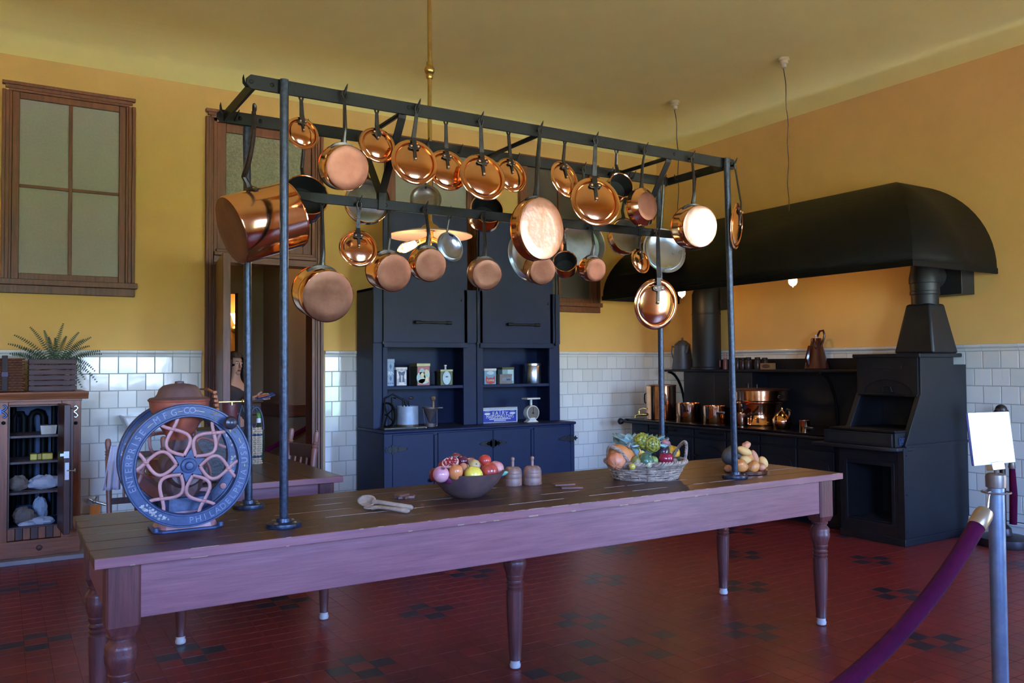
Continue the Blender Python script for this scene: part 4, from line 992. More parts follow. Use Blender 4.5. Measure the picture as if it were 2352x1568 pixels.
# ================================================================== roasting oven in front of the wall
OY0, OY1 = 4.094, 4.70; OX = 6.30
ov = thing('roasting_oven', 'black iron roasting oven with arched front at the near end of the range', 'oven', (6.8, 4.4, 0))
# lower body with square opening
za, zb_ = .165, .64; ya, yb_ = 4.205, 4.625; LZ = .80
mb = MB().box(OX, XR-.03, OY0, ya, 0.03, LZ).box(OX, XR-.03, yb_, OY1, .03, LZ).box(OX, XR-.03, ya, yb_, .03, za).box(OX, XR-.03, ya, yb_, zb_, LZ).box(OX+.5, XR-.03, ya, yb_, za, zb_)
obj('lower_body', mb, M_black, ov)
obj('firebox_lining', MB().box(OX+.03, OX+.49, ya, ya+.006, za, zb_).box(OX+.03, OX+.49, yb_-.006, yb_, za, zb_).box(OX+.03, OX+.49, ya, yb_, za, za+.006).box(OX+.485, OX+.495, ya, yb_, za, zb_), M_void, ov)
obj('opening_frame', MB().box(OX-.008, OX, ya-.03, ya, za-.03, zb_+.03).box(OX-.008, OX, yb_, yb_+.03, za-.03, zb_+.03).box(OX-.008, OX, ya, yb_, zb_, zb_+.03).box(OX-.008, OX, ya, yb_, za-.03, za), M_black, ov, bevel=.002)
obj('plinth', MB().box(OX-.015, XR-.03, OY0-.012, OY1, 0, .06), M_black, ov, bevel=.004)
obj('corner_strip', MB().box(OX-.006, OX+.05, OY0-.008, OY0, .06, LZ).box(OX-.008, OX, OY0-.008, OY0+.05, .06, LZ), M_black, ov, bevel=.002)
for z in (.12, .42, .74): obj('bolt', MB().ell((OX+.025, OY0-.009, z), .008, .004, .008, 8, 6), M_iron, ov)
obj('ledge', MB().prism([(6.17, 4.90), (6.17, 4.20), (6.23, 4.10), (6.42, 4.08), (6.42, 4.90)], (0, 0, .775), (1, 0, 0), (0, 1, 0), (0, 0, .034)), M_black, ov, bevel=.008)
# upper side cheeks
prof = [(6.33, .81), (6.56, 1.235), (6.56, 1.55), (7.05, 1.55), (7.05, 1.487), (XR-.03, 1.487), (XR-.03, .81)]
for y in (OY0, OY1-.02): obj('side_cheek', MB().prism(prof, (0, y, 0), (1, 0, 0), (0, 0, 1), (0, .022, 0)), M_black, ov, bevel=.003)
obj('cheek_edge', MB().obox((6.445, OY0+.02, 1.022), Vector((.115, 0, .2125)), (0, .022, 0), Vector((-.008, 0, .0045))), M_black, ov, bevel=.003)
obj('cheek_edge', MB().obox((6.445, OY1-.02, 1.022), Vector((.115, 0, .2125)), (0, .022, 0), Vector((-.008, 0, .0045))), M_black, ov, bevel=.003)
obj('side_band', MB().box(6.33, XR-.03, OY0-.008, OY0, .80, .825), M_black, ov, bevel=.002)
obj('roof', MB().box(6.57, 7.04, OY0+.024, OY1-.022, 1.53, 1.549).box(6.9, XR-.04, OY0+.024, OY1-.022, .82, 1.48), M_black, ov)
# arched front plate
ac, aw, ah = (OY0+OY1)/2+.0, .235, .125
arch = [(ac+aw*math.cos(PI*i/16), 1.235+ah*math.sin(PI*i/16)) for i in range(17)]
mb = MB()
poly = [(OY0+.02, 1.235)]+[(ac-aw, 1.235)]+arch[::-1][1:-1]+[(ac+aw, 1.235), (OY1-.02, 1.235), (OY1-.02, 1.55), (OY0+.02, 1.55)]
vs_ = [(6.545, a, b) for a, b in poly]+[(6.56, a, b) for a, b in poly]
N_ = 17
topz = 1.55
mb = MB()
xs_ = [OY0+.02]+[p[0] for p in arch[::-1]]+[OY1-.02]; zs_ = [1.235]+[p[1] for p in arch[::-1]]+[1.235]
mb.box(6.545, 6.56, OY0+.02, ac-aw, 1.235, topz).box(6.545, 6.56, ac+aw, OY1-.02, 1.235, topz)
for (a0, b0), (a1, b1) in zip(arch[::-1], arch[::-1][1:]):
    mb.add([(6.545, a0, b0), (6.545, a1, b1), (6.545, a1, topz), (6.545, a0, topz), (6.58, a0, b0), (6.58, a1, b1), (6.58, a1, topz), (6.58, a0, topz)], [(3, 2, 1, 0), (4, 5, 6, 7), (0, 1, 5, 4), (2, 3, 7, 6)])
obj('arch_plate', mb, M_black, ov, ang=.3)
obj('name_plate', MB().box(6.541, 6.546, ac-.14, ac+.14, 1.455, 1.485), M_black, ov, bevel=.002)
hoodp = [(ac-aw, 1.235)]+arch[::-1][1:-1]+[(ac+aw, 1.235)]
ad = obj('arch_door', MB().prism(hoodp, (6.575, 0, 0), (0, 1, 0), (0, 0, 1), (.01, 0, 0)), M_black, ov)
obj('door_handle', MB().tube([(6.575, ac-.045, 1.245), (6.545, ac-.045, 1.255), (6.54, ac-.035, 1.295), (6.54, ac, 1.305), (6.54, ac+.035, 1.295), (6.545, ac+.045, 1.255), (6.575, ac+.045, 1.245)], .006, 8), M_iron, ad)
obj('lintel_bar', MB().box(6.535, 6.57, OY0+.02, OY1-.02, 1.218, 1.238), M_iron, ov, bevel=.004)
# tray and drawer in the mouth
obj('tray', MB().box(6.24, 6.9, OY0+.03, OY1+.06, .925, .945), M_iron, ov, bevel=.004)
obj('drawer', MB().box(6.22, 6.24, OY0+.05, OY1+.10, .81, .92).box(6.24, 6.85, OY0+.03, OY0+.05, .81, .925).box(6.24, 6.85, OY1+.05, OY1+.07, .81, .925), M_black, ov, bevel=.003)
obj('drawer_slot', MB().box(6.217, 6.221, OY0+.09, OY1+.05, .835, .905), M_void, ov)
obj('hinge_plate', MB().box(6.28, 6.36, OY0+.022, OY0+.03, .825, .885), M_navy, ov, bevel=.002)
for a, b in ((6.30, .87), (6.34, .87), (6.32, .84)): obj('bolt', MB().ell((a, OY0+.021, b), .006, .004, .006, 8, 6), M_iron, ov)
# top plate and flared flue
obj('top_plate', MB().box(6.52, XR-.12, OY0-.02, OY1+.02, 1.55, 1.585), M_black, ov, bevel=.008)
fy = 4.27; fx = 6.93
f2 = thing('oven_flue', 'black flared square flue with a round neck rising from the roasting oven', 'pipe', (fx, fy, 1.585))
a = [(fx-.19, fy-.185), (fx+.19, fy-.185), (fx+.19, fy+.185), (fx-.19, fy+.185)]; b = [(fx-.115, fy-.11), (fx+.115, fy-.11), (fx+.115, fy+.11), (fx-.115, fy+.11)]
mb = MB().add([(p, q, 1.585) for p, q in a]+[(p, q, 2.02) for p, q in b], [(i, (i+1) % 4, 4+(i+1) % 4, 4+i) for i in range(4)]+[(3, 2, 1, 0), (4, 5, 6, 7)])
obj('flared_base', mb, M_black, f2, bevel=.02)
obj('neck', MB().lathe([(.112, 2.0), (.112, 2.10), (.122, 2.105), (.122, 2.13), (.118, 2.135), (.122, 2.20), (.128, 2.205), (.128, 2.25), (.112, 2.33), (.110, 2.36), (0, 2.36)], (fx, fy, 0), n=28), M_black, f2)
obj('elbow', MB().tube([(fx-.02, fy, 2.27), (fx+.1, fy, 2.27), (XR-.02, fy, 2.27)], [.11, .115, .115], 24), M_black, f2)
obj('wall_box', MB().box(XR-.20, XR-.001, fy-.25, fy+.12, 2.10, 2.42), M_black, f2, bevel=.004)
# ================================================================== coffee mill on the long table
MY = 3.335; wc = ony(432, 1068, MY); RW_ = pxm(wc, 141)
ml = thing('coffee_mill', 'old cast-iron coffee mill with two big blue flywheels and salmon petal spokes', 'mill', (wc.x, 3.46, TZ))
M_blue = pbr('worn_blue_paint', sr(40, 52, 80), .42, col2=sr(56, 68, 98), vscale=18, bump=.12, bscale=60, spec=.4)
M_pink = pbr('salmon_paint', sr(152, 98, 92), .42, col2=sr(172, 118, 110), vscale=14, bump=.08, bscale=60)
M_terra = pbr('orange_red_paint', sr(164, 84, 58), .4, col2=sr(128, 64, 50), vscale=12, bump=.08, bscale=50)
M_rust = pbr('brown_rusted_iron', sr(98, 66, 58), .5, col2=sr(76, 54, 54), vscale=16, bump=.1, bscale=60)
M_gold = pbr('worn_gilt', sr(176, 144, 84), .45, metal=.4, var=.2, vscale=60)
M_flor = pbr('worn_floral_transfer', sr(170, 160, 156), .5, col2=sr(120, 110, 96), vscale=120)
Xv, Zv = Vector((1, 0, 0)), Vector((0, 0, 1))
def wheel(c, Rr, th0, letters):
    c = Vector(c); ri = Rr*.78; fx_ = Vector((0, -1, 0))
    pf = [(ri, -.012), (ri, .010), (ri+.003, .016), (ri+.008, .016), (ri+.010, .011), (Rr-.009, .011), (Rr-.007, .016), (Rr-.002, .016), (Rr, .010), (Rr, -.016), (Rr-.006, -.016), (Rr-.006, -.008), (ri+.006, -.008), (ri+.006, -.012)]
    rim = obj('flywheel_rim', MB().lathe(pf, c, fx_, 96, closed=True), M_blue, ml, ang=.5)
    P2 = lambda r_, a: c+Xv*(r_*math.cos(a))+Zv*(r_*math.sin(a))
    s = Rr/.244
    for k in range(6):
        a = th0+k*PI/3; d = Xv*math.cos(a)+Zv*math.sin(a); l = -Xv*math.sin(a)+Zv*math.cos(a); mb = MB()
        for sg in (-1, 1):
            pts = []
            for i in range(15):
                r_ = (.044+(.196-.044)*i/14)*s; off = .046*s*math.sin(PI*(r_/s-.044)/(.157-.044))
                if r_/s > .157: off = -.036*s*math.sin(PI/2*min(1, (r_/s-.157)/.045))
                pts.append(c+d*r_+l*(sg*off)+fx_*.004)
            mb.tube(pts, .0070*s, 8, nrm=fx_, flat=.75)
        mb.ell(c+d*(.157*s)+fx_*.004, .013*s, .009*s, .008, 10, 6, (0, -1, 0))
        obj('spoke', mb, M_pink, ml)
    star = []
    for k in range(12):
        a = th0+PI/6+k*PI/6; r_ = (.068 if k % 2 == 0 else .036)*s; star.append((r_*math.cos(a), r_*math.sin(a)))
    obj('hub', MB().prism(star, c+Vector((0, .006, 0)), Xv, Zv, (0, -.018, 0)).lathe([(.030*s, .0), (.030*s, .020), (.024*s, .022), (.016*s, .024), (.015*s, .034), (0, .036)], c, fx_, 28), M_blue, ml, bevel=.002)
    if letters:
        lm = MB(); rm_ = (ri+Rr)/2; fz = c+fx_*.0105; sz = .033
        def arc(word, a0, a1, inward):
            for i, ch in enumerate(word):
                if ch == ' ': continue
                a = R(a0+(a1-a0)*i/max(1, len(word)-1)); rad = Xv*math.cos(a)+Zv*math.sin(a)
                up_ = rad if not inward else -rad; rt_ = up_.cross(fx_)*-1
                rt_ = Vector((0, -1, 0)).cross(up_)*-1
                textmb(lm, ch, sz, .0022, fz+rad*(rm_), rt_, up_, fx_)
        arc('ENTERPRISE', 202, 141, False); arc('MFG', 123, 105, False); arc('CO', 92.5, 86.5, False)
        arc('PHILADELPHIA', -87, -11, True); arc('USA', 2, 17, True)
        obj('lettering', lm, pbr('raised_letters', sr(92, 100, 128), .45, col2=sr(120, 122, 136), vscale=40), rim, 'raised worn maker lettering')
        gm = MB()
        for a0, a1 in ((134, 127), (101, 96), (84, 74), (27, 21), (-5, -2)):
            gm.tube([fz+(Xv*math.cos(R(a))+Zv*math.sin(R(a)))*rm_ for a in np.linspace(a0, a1, 6)], .0012, 4)
        for a0, sg in ((66, 1), (36, -1)):
            for da, dr in ((0, 0), (4, .010), (4, -.010), (7, .004), (2, .012)):
                aa = R(a0-sg*da); p = fz+(Xv*math.cos(aa)+Zv*math.sin(aa))*(rm_+dr); rad = Xv*math.cos(aa)+Zv*math.sin(aa)
                gm.ell(p, .0035, .0015, .011, 8, 6, rad.cross(fx_)+rad*dr*40)
        obj('gilt_ornament', gm, M_gold, rim)
        fm = MB()
        for i in range(34):
            a = R(random.uniform(220, 252)); p = fz+(Xv*math.cos(a)+Zv*math.sin(a))*(rm_+random.uniform(-.012, .012)); fm.ell(p, random.uniform(.003, .008), .0012, random.uniform(.002, .006), 7, 5, (0, 0, 1))
        obj('floral_transfer', fm, M_flor, rim, kind='stuff')
        a = R(48); p = c+(Xv*math.cos(a)+Zv*math.sin(a))*(rm_+.005)
        obj('crank_knob', MB().lathe([(.006, .008), (.007, .03), (.014, .035), (.0245, .045), (.026, .06), (.020, .074), (.008, .08), (0, .081)], p, fx_, 24), pbr('dark_turned_knob', sr(48, 40, 46), .3), ml)
    else:
        fm = MB(); rm_ = (ri+Rr)/2
        for c0 in (170, 20, 350):
            for i in range(22):
                a = R(c0+random.uniform(-9, 9)); p = c+fx_*.0105+(Xv*math.cos(a)+Zv*math.sin(a))*(rm_+random.uniform(-.012, .012)); fm.ell(p, random.uniform(.003, .006), .0012, random.uniform(.002, .006), 7, 5, (0, 0, 1))
        obj('floral_transfer', fm, M_flor, rim, kind='stuff')
        a = R(-37); p = c+fx_*.012+(Xv*math.cos(a)+Zv*math.sin(a))*rm_; obj('rivet', MB().lathe([(0, .006), (.012, .005), (.014, 0)], p, fx_, 14), M_pink, ml)
wheel(wc, RW_, R(52), True)
wc2 = Vector((wc.x+.012, MY+.235, wc.z+.006)); wheel(wc2, RW_, R(20), False)
bx_, by_ = wc.x, MY+.118
obj('axle', MB().lathe([(.013, -.02), (.013, .26)], (wc.x, MY, wc.z), (0, 1, 0), 14), M_iron, ml)
rr_ = lambda a, b, c=.03: [(-a+c, -b), (a-c, -b), (a, -b+c), (a, b-c), (a-c, b), (-a+c, b), (-a, b-c), (-a, -b+c)]
b0 = onz(420, 1217, TZ); bxx = (onz(345, 1215, TZ).x+onz(496, 1213, TZ).x)/2+.012
obj('base_flange', MB().prism(rr_(.128, .095), (bxx, by_+.02, TZ), (1, 0, 0), (0, 1, 0), (0, 0, .010)), M_blue, ml, bevel=.003)
def loft(mb, o, secs):
    rows = []
    for a, b, z in secs: rows.append([(o[0]+p, o[1]+q, o[2]+z) for p, q in rr_(a, b, min(a, b)*.35)])
    vs_ = [p for r_ in rows for p in r_]; fs_ = []
    for i in range(len(rows)-1):
        for k in range(8): j = (k+1) % 8; fs_.append((i*8+k, i*8+j, (i+1)*8+j, (i+1)*8+k))
    fs_ += [tuple(range(7, -1, -1)), tuple((len(rows)-1)*8+k for k in range(8))]
    return mb.add(vs_, fs_)
obj('base', loft(MB(), (bxx, by_+.02, TZ), [(.112, .080, .008), (.104, .074, .03), (.100, .070, .075)]), M_pink, ml)
obj('drawer_box', loft(MB(), (bxx, by_+.02, TZ), [(.094, .066, .075), (.092, .064, .125), (.084, .058, .13)]), M_blue, ml)
for sx in (-1, 1): obj('lug', MB().lathe([(0, .016), (.010, .015), (.011, .0), ], (bxx+sx*.118, by_-.06, TZ+.008), n=12), M_blue, ml)
obj('grinder_body', loft(MB(), (wc.x, by_, TZ), [(.050, .045, .13), (.066, .055, .16), (.072, .060, .20), (.085, .07, .25), (.080, .068, .28), (.058, .05, .315), (.040, .036, .36)]).lathe([(.0, -.10), (.06, -.10), (.075, -.06), (.075, .06), (.06, .09), (0, .09)], (wc.x, by_, wc.z-.02), (0, 1, 0), 24), M_rust, ml)
hp_ = Vector((wc.x-.012, by_, 0)); tz = ony(424, 922, by_).z
obj('hopper', MB().lathe([(.030, tz-.20), (.034, tz-.16), (.050, tz-.13), (.075, tz-.09), (.098, tz-.05), (.108, tz-.02), (.110, tz), (.114, tz+.004), (.116, tz+.010), (.106, tz+.011), (.1, tz-.02), (.02, tz-.18)], hp_, n=36), M_terra, ml)
obj('green_band', MB().lathe([(.0985, tz-.050), (.1025, tz-.040), (.1005, tz-.040)], hp_, n=36), pbr('green_line', sr(48, 84, 70), .5), ml)
obj('hopper_lid', MB().lathe([(.114, tz+.011), (.108, tz+.016), (.090, tz+.020), (.082, tz+.030), (.075, tz+.050), (.060, tz+.064), (.035, tz+.070), (.018, tz+.072), (.016, tz+.080), (0, tz+.082)], hp_, n=36), M_rust, ml)

# ================================================================== things on the long table
# fruit bowl
WB = pbr('worn_brown_wooden_bowl', sr(104, 76, 66), .45, col2=sr(84, 62, 62), vscale=14, bump=.06, bscale=40)
c = onz(1073, 1140, TZ); r = pxm(c, 87); bh = pxm(c, 58)
bo = thing('fruit_bowl', 'wide brown wooden bowl heaped with painted fruit on the long table', 'bowl', c)
obj('bowl', MB().lathe([(0, 0), (r*.34, 0), (r*.40, .003), (r*.62, bh*.26), (r*.82, bh*.58), (r*.94, bh*.86), (r, bh), (r*.965, bh*1.005), (r*.93, bh*.9), (r*.78, bh*.58), (r*.55, bh*.3), (r*.3, bh*.14), (0, bh*.1)], c, n=56), WB, bo, ang=.9)
bc = c
def fp(u, v, dy): return ony(u, v, bc.y+dy)
def fm2(name, c1, c2, vs=9, rough=.28, coat=.2): return pbr(name, sr(*c1), rough, col2=sr(*c2), vscale=vs, coat=coat)
A_dn = Vector((.1, -.5, .8))
GF = 'fruit in the wooden bowl'
def fruit(name, label, cat, p, pr_, mat, axis=(0, 0, 1), shape=None, sz=(1, 1, 1), dim=.10, parts=None, group=GF, base=None):
    r_ = pxm(p, pr_); o = thing(name, label, cat, p, group)
    fn = shape or (lambda t, s: 1-dim*(max(0, abs(s)-.80)/.2)**2)
    obj('flesh', MB().ell(p, r_*sz[0], r_*sz[1], r_*sz[2], 24, 16, axis, fn), mat, o, ang=1.2)
    if parts: parts(o, p, r_, Vector(axis).normalized())
    return o
def stem(o, p, r_, a, L=.35, off=.88, mat=None, w_=.06):
    u_, v_, _ = basis(a); obj('stem', MB().tube([p+a*(r_*off), p+a*(r_*(off+L*.5))+u_*r_*.04, p+a*(r_*(off+L))+u_*r_*.12], [r_*w_, r_*w_*.8, r_*w_*.9], 6), mat or P('fruit_stem', 92, 78, 50), o)
def crown(o, p, r_, a):
    u_, v_, _ = basis(a); mb = MB()
    for k in range(6):
        t = 2*PI*k/6; d = u_*math.cos(t)+v_*math.sin(t); b = p+a*(r_*.93)+d*(r_*.12)
        mb.prism([(-.08*r_, 0), (.08*r_, 0), (0, .22*r_)], b, d.cross(a), (a*.8+d*.55).normalized(), d*(r_*.03))
    mb.ell(p+a*(r_*.95), r_*.14, r_*.14, r_*.05, 10, 6, a); obj('calyx', mb, P('pomegranate_calyx', 110, 62, 62), o)
def calyx(o, p, r_, a): obj('calyx', MB().ell(p+a*(r_*.93), r_*.13, r_*.13, r_*.06, 8, 6, a), P('fruit_calyx', 84, 66, 40), o)
fruit('pomegranate', 'pink pomegranate with open crown, front left of the fruit bowl', 'fruit', fp(1013, 1089, -.095), 19, fm2('pomegranate_pink', (186, 110, 130), (212, 150, 150)), (-.05, -.62, .78), parts=crown)
fruit('plum_red_apple', 'dark red apple behind the pink pomegranate, left edge of the fruit bowl', 'fruit', fp(1002, 1090, -.02), 17, fm2('dark_red_skin', (88, 22, 32), (112, 34, 40)))
fruit('orange_fruit', 'dull orange fruit in the middle front of the fruit bowl', 'fruit', fp(1047, 1084, -.11), 16.5, fm2('orange_peel', (206, 116, 62), (218, 132, 76), 30), (.1, -.3, .95), sz=(.98, .98, 1.15))
pear = lambda t, s: 1-.30*max(0, s)**1.2+.02*s
fruit('yellow_pear', 'bright yellow pear lying on its side at the front of the fruit bowl', 'fruit', fp(1087, 1090, -.125), 26, fm2('yellow_pear_skin', (228, 196, 66), (236, 206, 84), 5), (-.72, -.25, .48), pear, (.80, .80, 1.08), parts=lambda o, p, r_, a: stem(o, p, r_, (a+Vector((-.25, 0, .7))).normalized(), .55, .86, w_=.04))
fruit('red_apple', 'speckled red apple at the front right of the fruit bowl', 'fruit', fp(1124, 1082, -.09), 20.5, fm2('speckled_red_skin', (158, 44, 36), (188, 80, 60), 26), (.4, -.35, -.75), parts=calyx)
fruit('round_red_apple', 'red apple perched topmost at the right of the fruit bowl', 'fruit', fp(1114, 1058, .02), 14.5, fm2('bright_red_skin', (170, 48, 40), (196, 70, 54), 12), (-.15, -.75, -.5), parts=calyx)
def leafpart(o, p, r_, a):
    q = p+Vector((r_*.55, -r_*.35, -r_*.75)); mb = MB().grid(lambda s, t: q+Vector((1, 0, .25))*(r_*1.0*s)+Vector((-.2, -.3, 1))*(r_*.62*(t-.5)*math.sin(PI*min(1, .12+s*.88))**.6)+Vector((0, -1, 0))*(r_*.12*math.sin(PI*t)), 9, 5)
    l = obj('leaf', mb, P('pale_green_leaf', 112, 164, 136), o); m2 = l.modifiers.new('t', 'SOLIDIFY'); m2.thickness = .002
fruit('pink_peach', 'pink peach with a pale green leaf, right rim of the fruit bowl', 'fruit', fp(1139, 1076, -.02), 18.5, fm2('peach_pink', (206, 108, 108), (222, 150, 130), 6, .45), (.2, -.2, .9), parts=leafpart)
def halfpom(o, p, r_, a):
    u_, v_, _ = basis(a); mb = MB()
    obj('rind_face', MB().lathe([(r_*.99, 0), (r_*.94, .002), (r_*.0, .0025)], p, a, 28), P('pomegranate_pith', 232, 196, 178), o)
    for k in range(4):
        mb = MB(); t0 = k*PI/2+.1; t1 = (k+1)*PI/2-.1
        for i in range(34):
            t = random.uniform(t0, t1); q = r_*math.sqrt(random.uniform(.02, .68)); mb.ell(p+a*.003+u_*(q*math.cos(t))+v_*(q*math.sin(t)), r_*.085, r_*.085, r_*.07, 6, 4, a)
        obj('seed_cluster', mb, P('pomegranate_seed', 150, 24, 44, rough=.15), o)
pp = fp(1034, 1061, -.045)
o_ = thing('halved_pomegranate', 'halved pomegranate showing red seeds, upper left of the fruit bowl', 'fruit', pp, GF)
a_ = Vector((-.42, -.36, .82)).normalized(); r_ = pxm(pp, 20)
mb = MB().lathe([(0, -r_*.9)]+[(r_*math.cos(q), r_*.9*math.sin(q)) for q in np.linspace(-1.4, 0, 10)]+[(r_*.97, .001), (0, .0)], pp, a_, 30)
obj('rind', mb, fm2('pomegranate_rind', (204, 100, 100), (226, 146, 96), 7), o_); halfpom(o_, pp, r_, a_)
fruit('dark_plum', 'glossy purple plum at the back of the fruit bowl', 'fruit', fp(1062, 1059, .03), 13.5, fm2('plum_skin', (72, 26, 44), (98, 36, 52), 7, .15, .5))
fruit('maroon_pear', 'maroon pear lying furthest back in the fruit bowl', 'fruit', fp(1048, 1049, .075), 12.5, fm2('maroon_skin', (96, 36, 36), (124, 56, 52)), (-.8, 0, .3), pear, (.8, .8, 1.2))
fruit('brown_pear', 'long brown-pink pear behind the green-yellow apple in the bowl', 'fruit', fp(1080, 1061, .045), 15, fm2('brown_pear_skin', (138, 84, 66), (158, 98, 80)), (.85, .1, .25), pear, (.72, .72, 1.25))
fruit('yellow_green_apple', 'yellow-green apple showing its calyx above the yellow pear', 'fruit', fp(1090, 1069, -.055), 14, fm2('yellow_green_skin', (192, 172, 92), (180, 140, 110), 6), (-.1, -.85, .35), parts=calyx)
fruit('mango_pink', 'pink-orange mango between the orange fruit and the yellow pear', 'fruit', fp(1064, 1078, -.06), 15, fm2('mango_skin', (208, 118, 98), (196, 130, 70), 5), (.4, 0, .8), sz=(.9, .9, 1.1))
for k, (u, v, dy, pr_, lab) in enumerate(((1032, 1098, -.07, 14, 'purple plum glimpsed low between the pomegranate and the orange fruit'), (1064, 1099, -.06, 13, 'dark red cherry-plum glimpsed low between the orange fruit and the pear'), (1022, 1071, .0, 16, 'rosy apple behind the halved pomegranate'), (1120, 1075, .05, 17, 'red apple hidden behind the speckled red apple'), (1095, 1078, .0, 17, 'shaded rosy apple under the yellow-green apple'))):
    fruit('plum' if k < 2 else 'rosy_apple', lab, 'fruit', fp(u, v, dy), pr_, fm2('low_fruit_skin_%d' % k, *(((86, 30, 60), (110, 40, 70)) if k == 0 else ((140, 34, 40), (170, 70, 70)))))
# wooden butter moulds
for k, (u, v, lab) in enumerate(((1178, 1114, 'wooden butter mould nearer the fruit bowl, left of the pair'), (1223, 1112, 'wooden butter mould with knob handle, right of the pair'))):
    c = onz(u, v, TZ); r = pxm(c, 21); o = thing('butter_mould', lab, 'mould', c, 'wooden butter moulds'); h = pxm(c, 43)
    WM = woodm('turned_mould_wood_%d' % k, sr(150, 112, 92), sr(120, 88, 76), 2, .45, 5)
    obj('cup', MB().lathe([(0, 0), (r*.96, 0), (r, .003), (r, h*.36), (r*.985, h*.37), (r*.985, h*.39), (r, h*.40), (r, h*.62), (r*.985, h*.63), (r, h*.645), (r*.99, h*.72), (r*.90, h*.87), (r*.68, h*.97), (r*.3, h), (0, h)], c, n=36), WM, o)
    obj('handle', MB().lathe([(0, h*.98), (r*.17, h*.99), (r*.17, h*1.24), (r*.15, h*1.28), (r*.19, h*1.32), (r*.23, h*1.40), (r*.20, h*1.47), (0, h*1.52)], c, n=18), WM, o)
# spoons
SPM = woodm('pale_spoon_wood', sr(176, 150, 122), sr(146, 118, 98), 0, .5, 5)
def spoon(lab, pb, pe, rb, depth, z, tilt):
    pb, pe = Vector(pb), Vector(pe); d = (pe-pb).normalized(); s = Vector((-d.y, d.x, 0)); n = Vector((0, 0, 1))
    n = (n+s*tilt).normalized(); s = d.cross(n)*-1
    o = thing('wooden_spoon', lab, 'spoon', pb)
    mb = MB(); L = rb*1.7
    def sf(i, j, dz=0):
        a = 2*PI*i; q = j; x = -math.cos(a)*L*q; y = math.sin(a)*rb*q*(1-.12*math.cos(a)*q)
        return pb+d*x+s*y+n*(depth*(q*q-1)*.9+depth+dz)
    mb.grid(lambda i, j: sf(i, max(j, .02)), 28, 7, cu=True); m3 = MB().grid(lambda i, j: sf(i, max(j, .02)), 28, 7, cu=True)
    b = obj('bowl', mb, SPM, o, ang=1.2); so = b.modifiers.new('t', 'SOLIDIFY'); so.thickness = .006; so.offset = 1
    h0 = pb+d*(L*.96)+n*depth
    obj('handle', MB().tube([h0-d*.01, h0+d*.03+n*.004, h0.lerp(pe, .5)+n*.004, pe-d*.01, pe], [.012, .0095, .010, .013, .006], 10, flat=.8, nrm=n), SPM, o)
pb = onz(846, 1153, TZ+.022); pe = onz(948, 1166, TZ+.013)
spoon('larger wooden spoon with a broad brown bowl, lying left on the long table', pb, pe, .029, .016, TZ, -1.5)
pb2 = onz(848, 1169, TZ+.003); pe2 = onz(940, 1173, TZ+.010)
spoon('thin pale wooden spoon lying in front of the broad-bowled spoon', pb2, pe2, .017, .008, TZ, -.25)
# small carved boards
def board(name, lab, u, v, pts, t, z, rot, mat, group=None):
    c = onz(u, v, z); o = thing(name, lab, 'mould', c, group); cr, sr_ = math.cos(rot), math.sin(rot)
    obj('board', MB().prism(pts, c, (cr, sr_, 0), (-sr_, cr, 0), (0, 0, t)), mat, o, bevel=.0015); return o
BM = woodm('dark_carved_board', sr(96, 62, 50), sr(120, 78, 64), 0, .5, 8)
st_ = [(-.05, -.016), (-.028, -.02), (-.026, -.042), (.0, -.032), (.026, -.042), (.028, -.02), (.05, -.016), (.036, 0), (.05, .016), (.028, .02), (.026, .042), (0, .032), (-.026, .042), (-.028, .02), (-.05, .016), (-.036, 0)]
board('carved_biscuit_form', 'notched brown wooden biscuit form lying between spoons and fruit bowl', 930, 1143, st_, .012, TZ, .2, BM)
o_ = board('carved_biscuit_form', 'small second wooden piece stacked on the notched biscuit form', 925, 1138, [(-.045, -.02), (.02, -.024), (.03, .02), (-.04, .022)], .010, TZ+.0125, .5, BM)
rc = [(-.055, -.035), (.055, -.035), (.055, .035), (-.055, .035)]
board('wooden_slate', 'thin reddish wooden slate lying flat, the lower of two beside the basket', 1312, 1120, rc, .008, TZ, -.45, BM)
board('wooden_slate', 'thin reddish wooden slate leaning on the lower one beside the basket', 1293, 1113, rc, .008, TZ+.0085, -.25, BM)

# ---- vegetable basket
WK = pbr('grey_brown_wicker', sr(184, 158, 132), .6, col2=sr(120, 96, 82), vscale=26, obj_var=.3)
c = onz(1483, 1098, TZ); r0 = pxm(c, 72); r1 = pxm(c, 91); bh = pxm(c, 36); sqy = .80
bs = thing('vegetable_basket', 'oval grey wicker basket of vegetables with two rope-twist handles on the table', 'basket', c)
u90 = rt0; v90 = Vector((-u90.y, u90.x, 0))
def bp(t, k, dr=0): rr = r0+(r1-r0)*k+dr; return c+u90*(rr*math.cos(t))+v90*(rr*sqy*math.sin(t))+Vector((0, 0, .006+bh*k))
NR, NST = 7, 26
for i in range(NR):
    for ph in (0, 1):
        pts = []
        for k in range(120):
            t = 2*PI*k/120; pts.append(bp(t, (i+.2)/NR, .0055*math.sin(NST/2*t+PI*(i+ph)))+Vector((0, 0, .0022*math.sin(7*t+i*2.1)+(.004 if ph else 0))))
        obj('weaver', MB().tube(pts, random.uniform(.0036, .0048), 5, closed=True), WK, bs)
for k in range(NST):
    t = 2*PI*k/NST+.05; obj('stake', MB().tube([bp(t, -.05), bp(t, .5), bp(t, 1.08)], .0036, 5), WK, bs)
for ph in range(3):
    pts = [bp(2*PI*k/160, 1.04, .008*math.cos(24*2*PI*k/160+ph*2.1))+Vector((0, 0, .008*math.sin(24*2*PI*k/160+ph*2.1))) for k in range(160)]
    obj('rim_rope', MB().tube(pts, .0058, 5, closed=True), WK, bs)
obj('base', MB().lathe([(0, 0), (r0*.98, 0), (r0, .006), (r0*.97, .010), (0, .010)], c, n=40, ref=u90, sq=(1, sqy)), WK, bs)
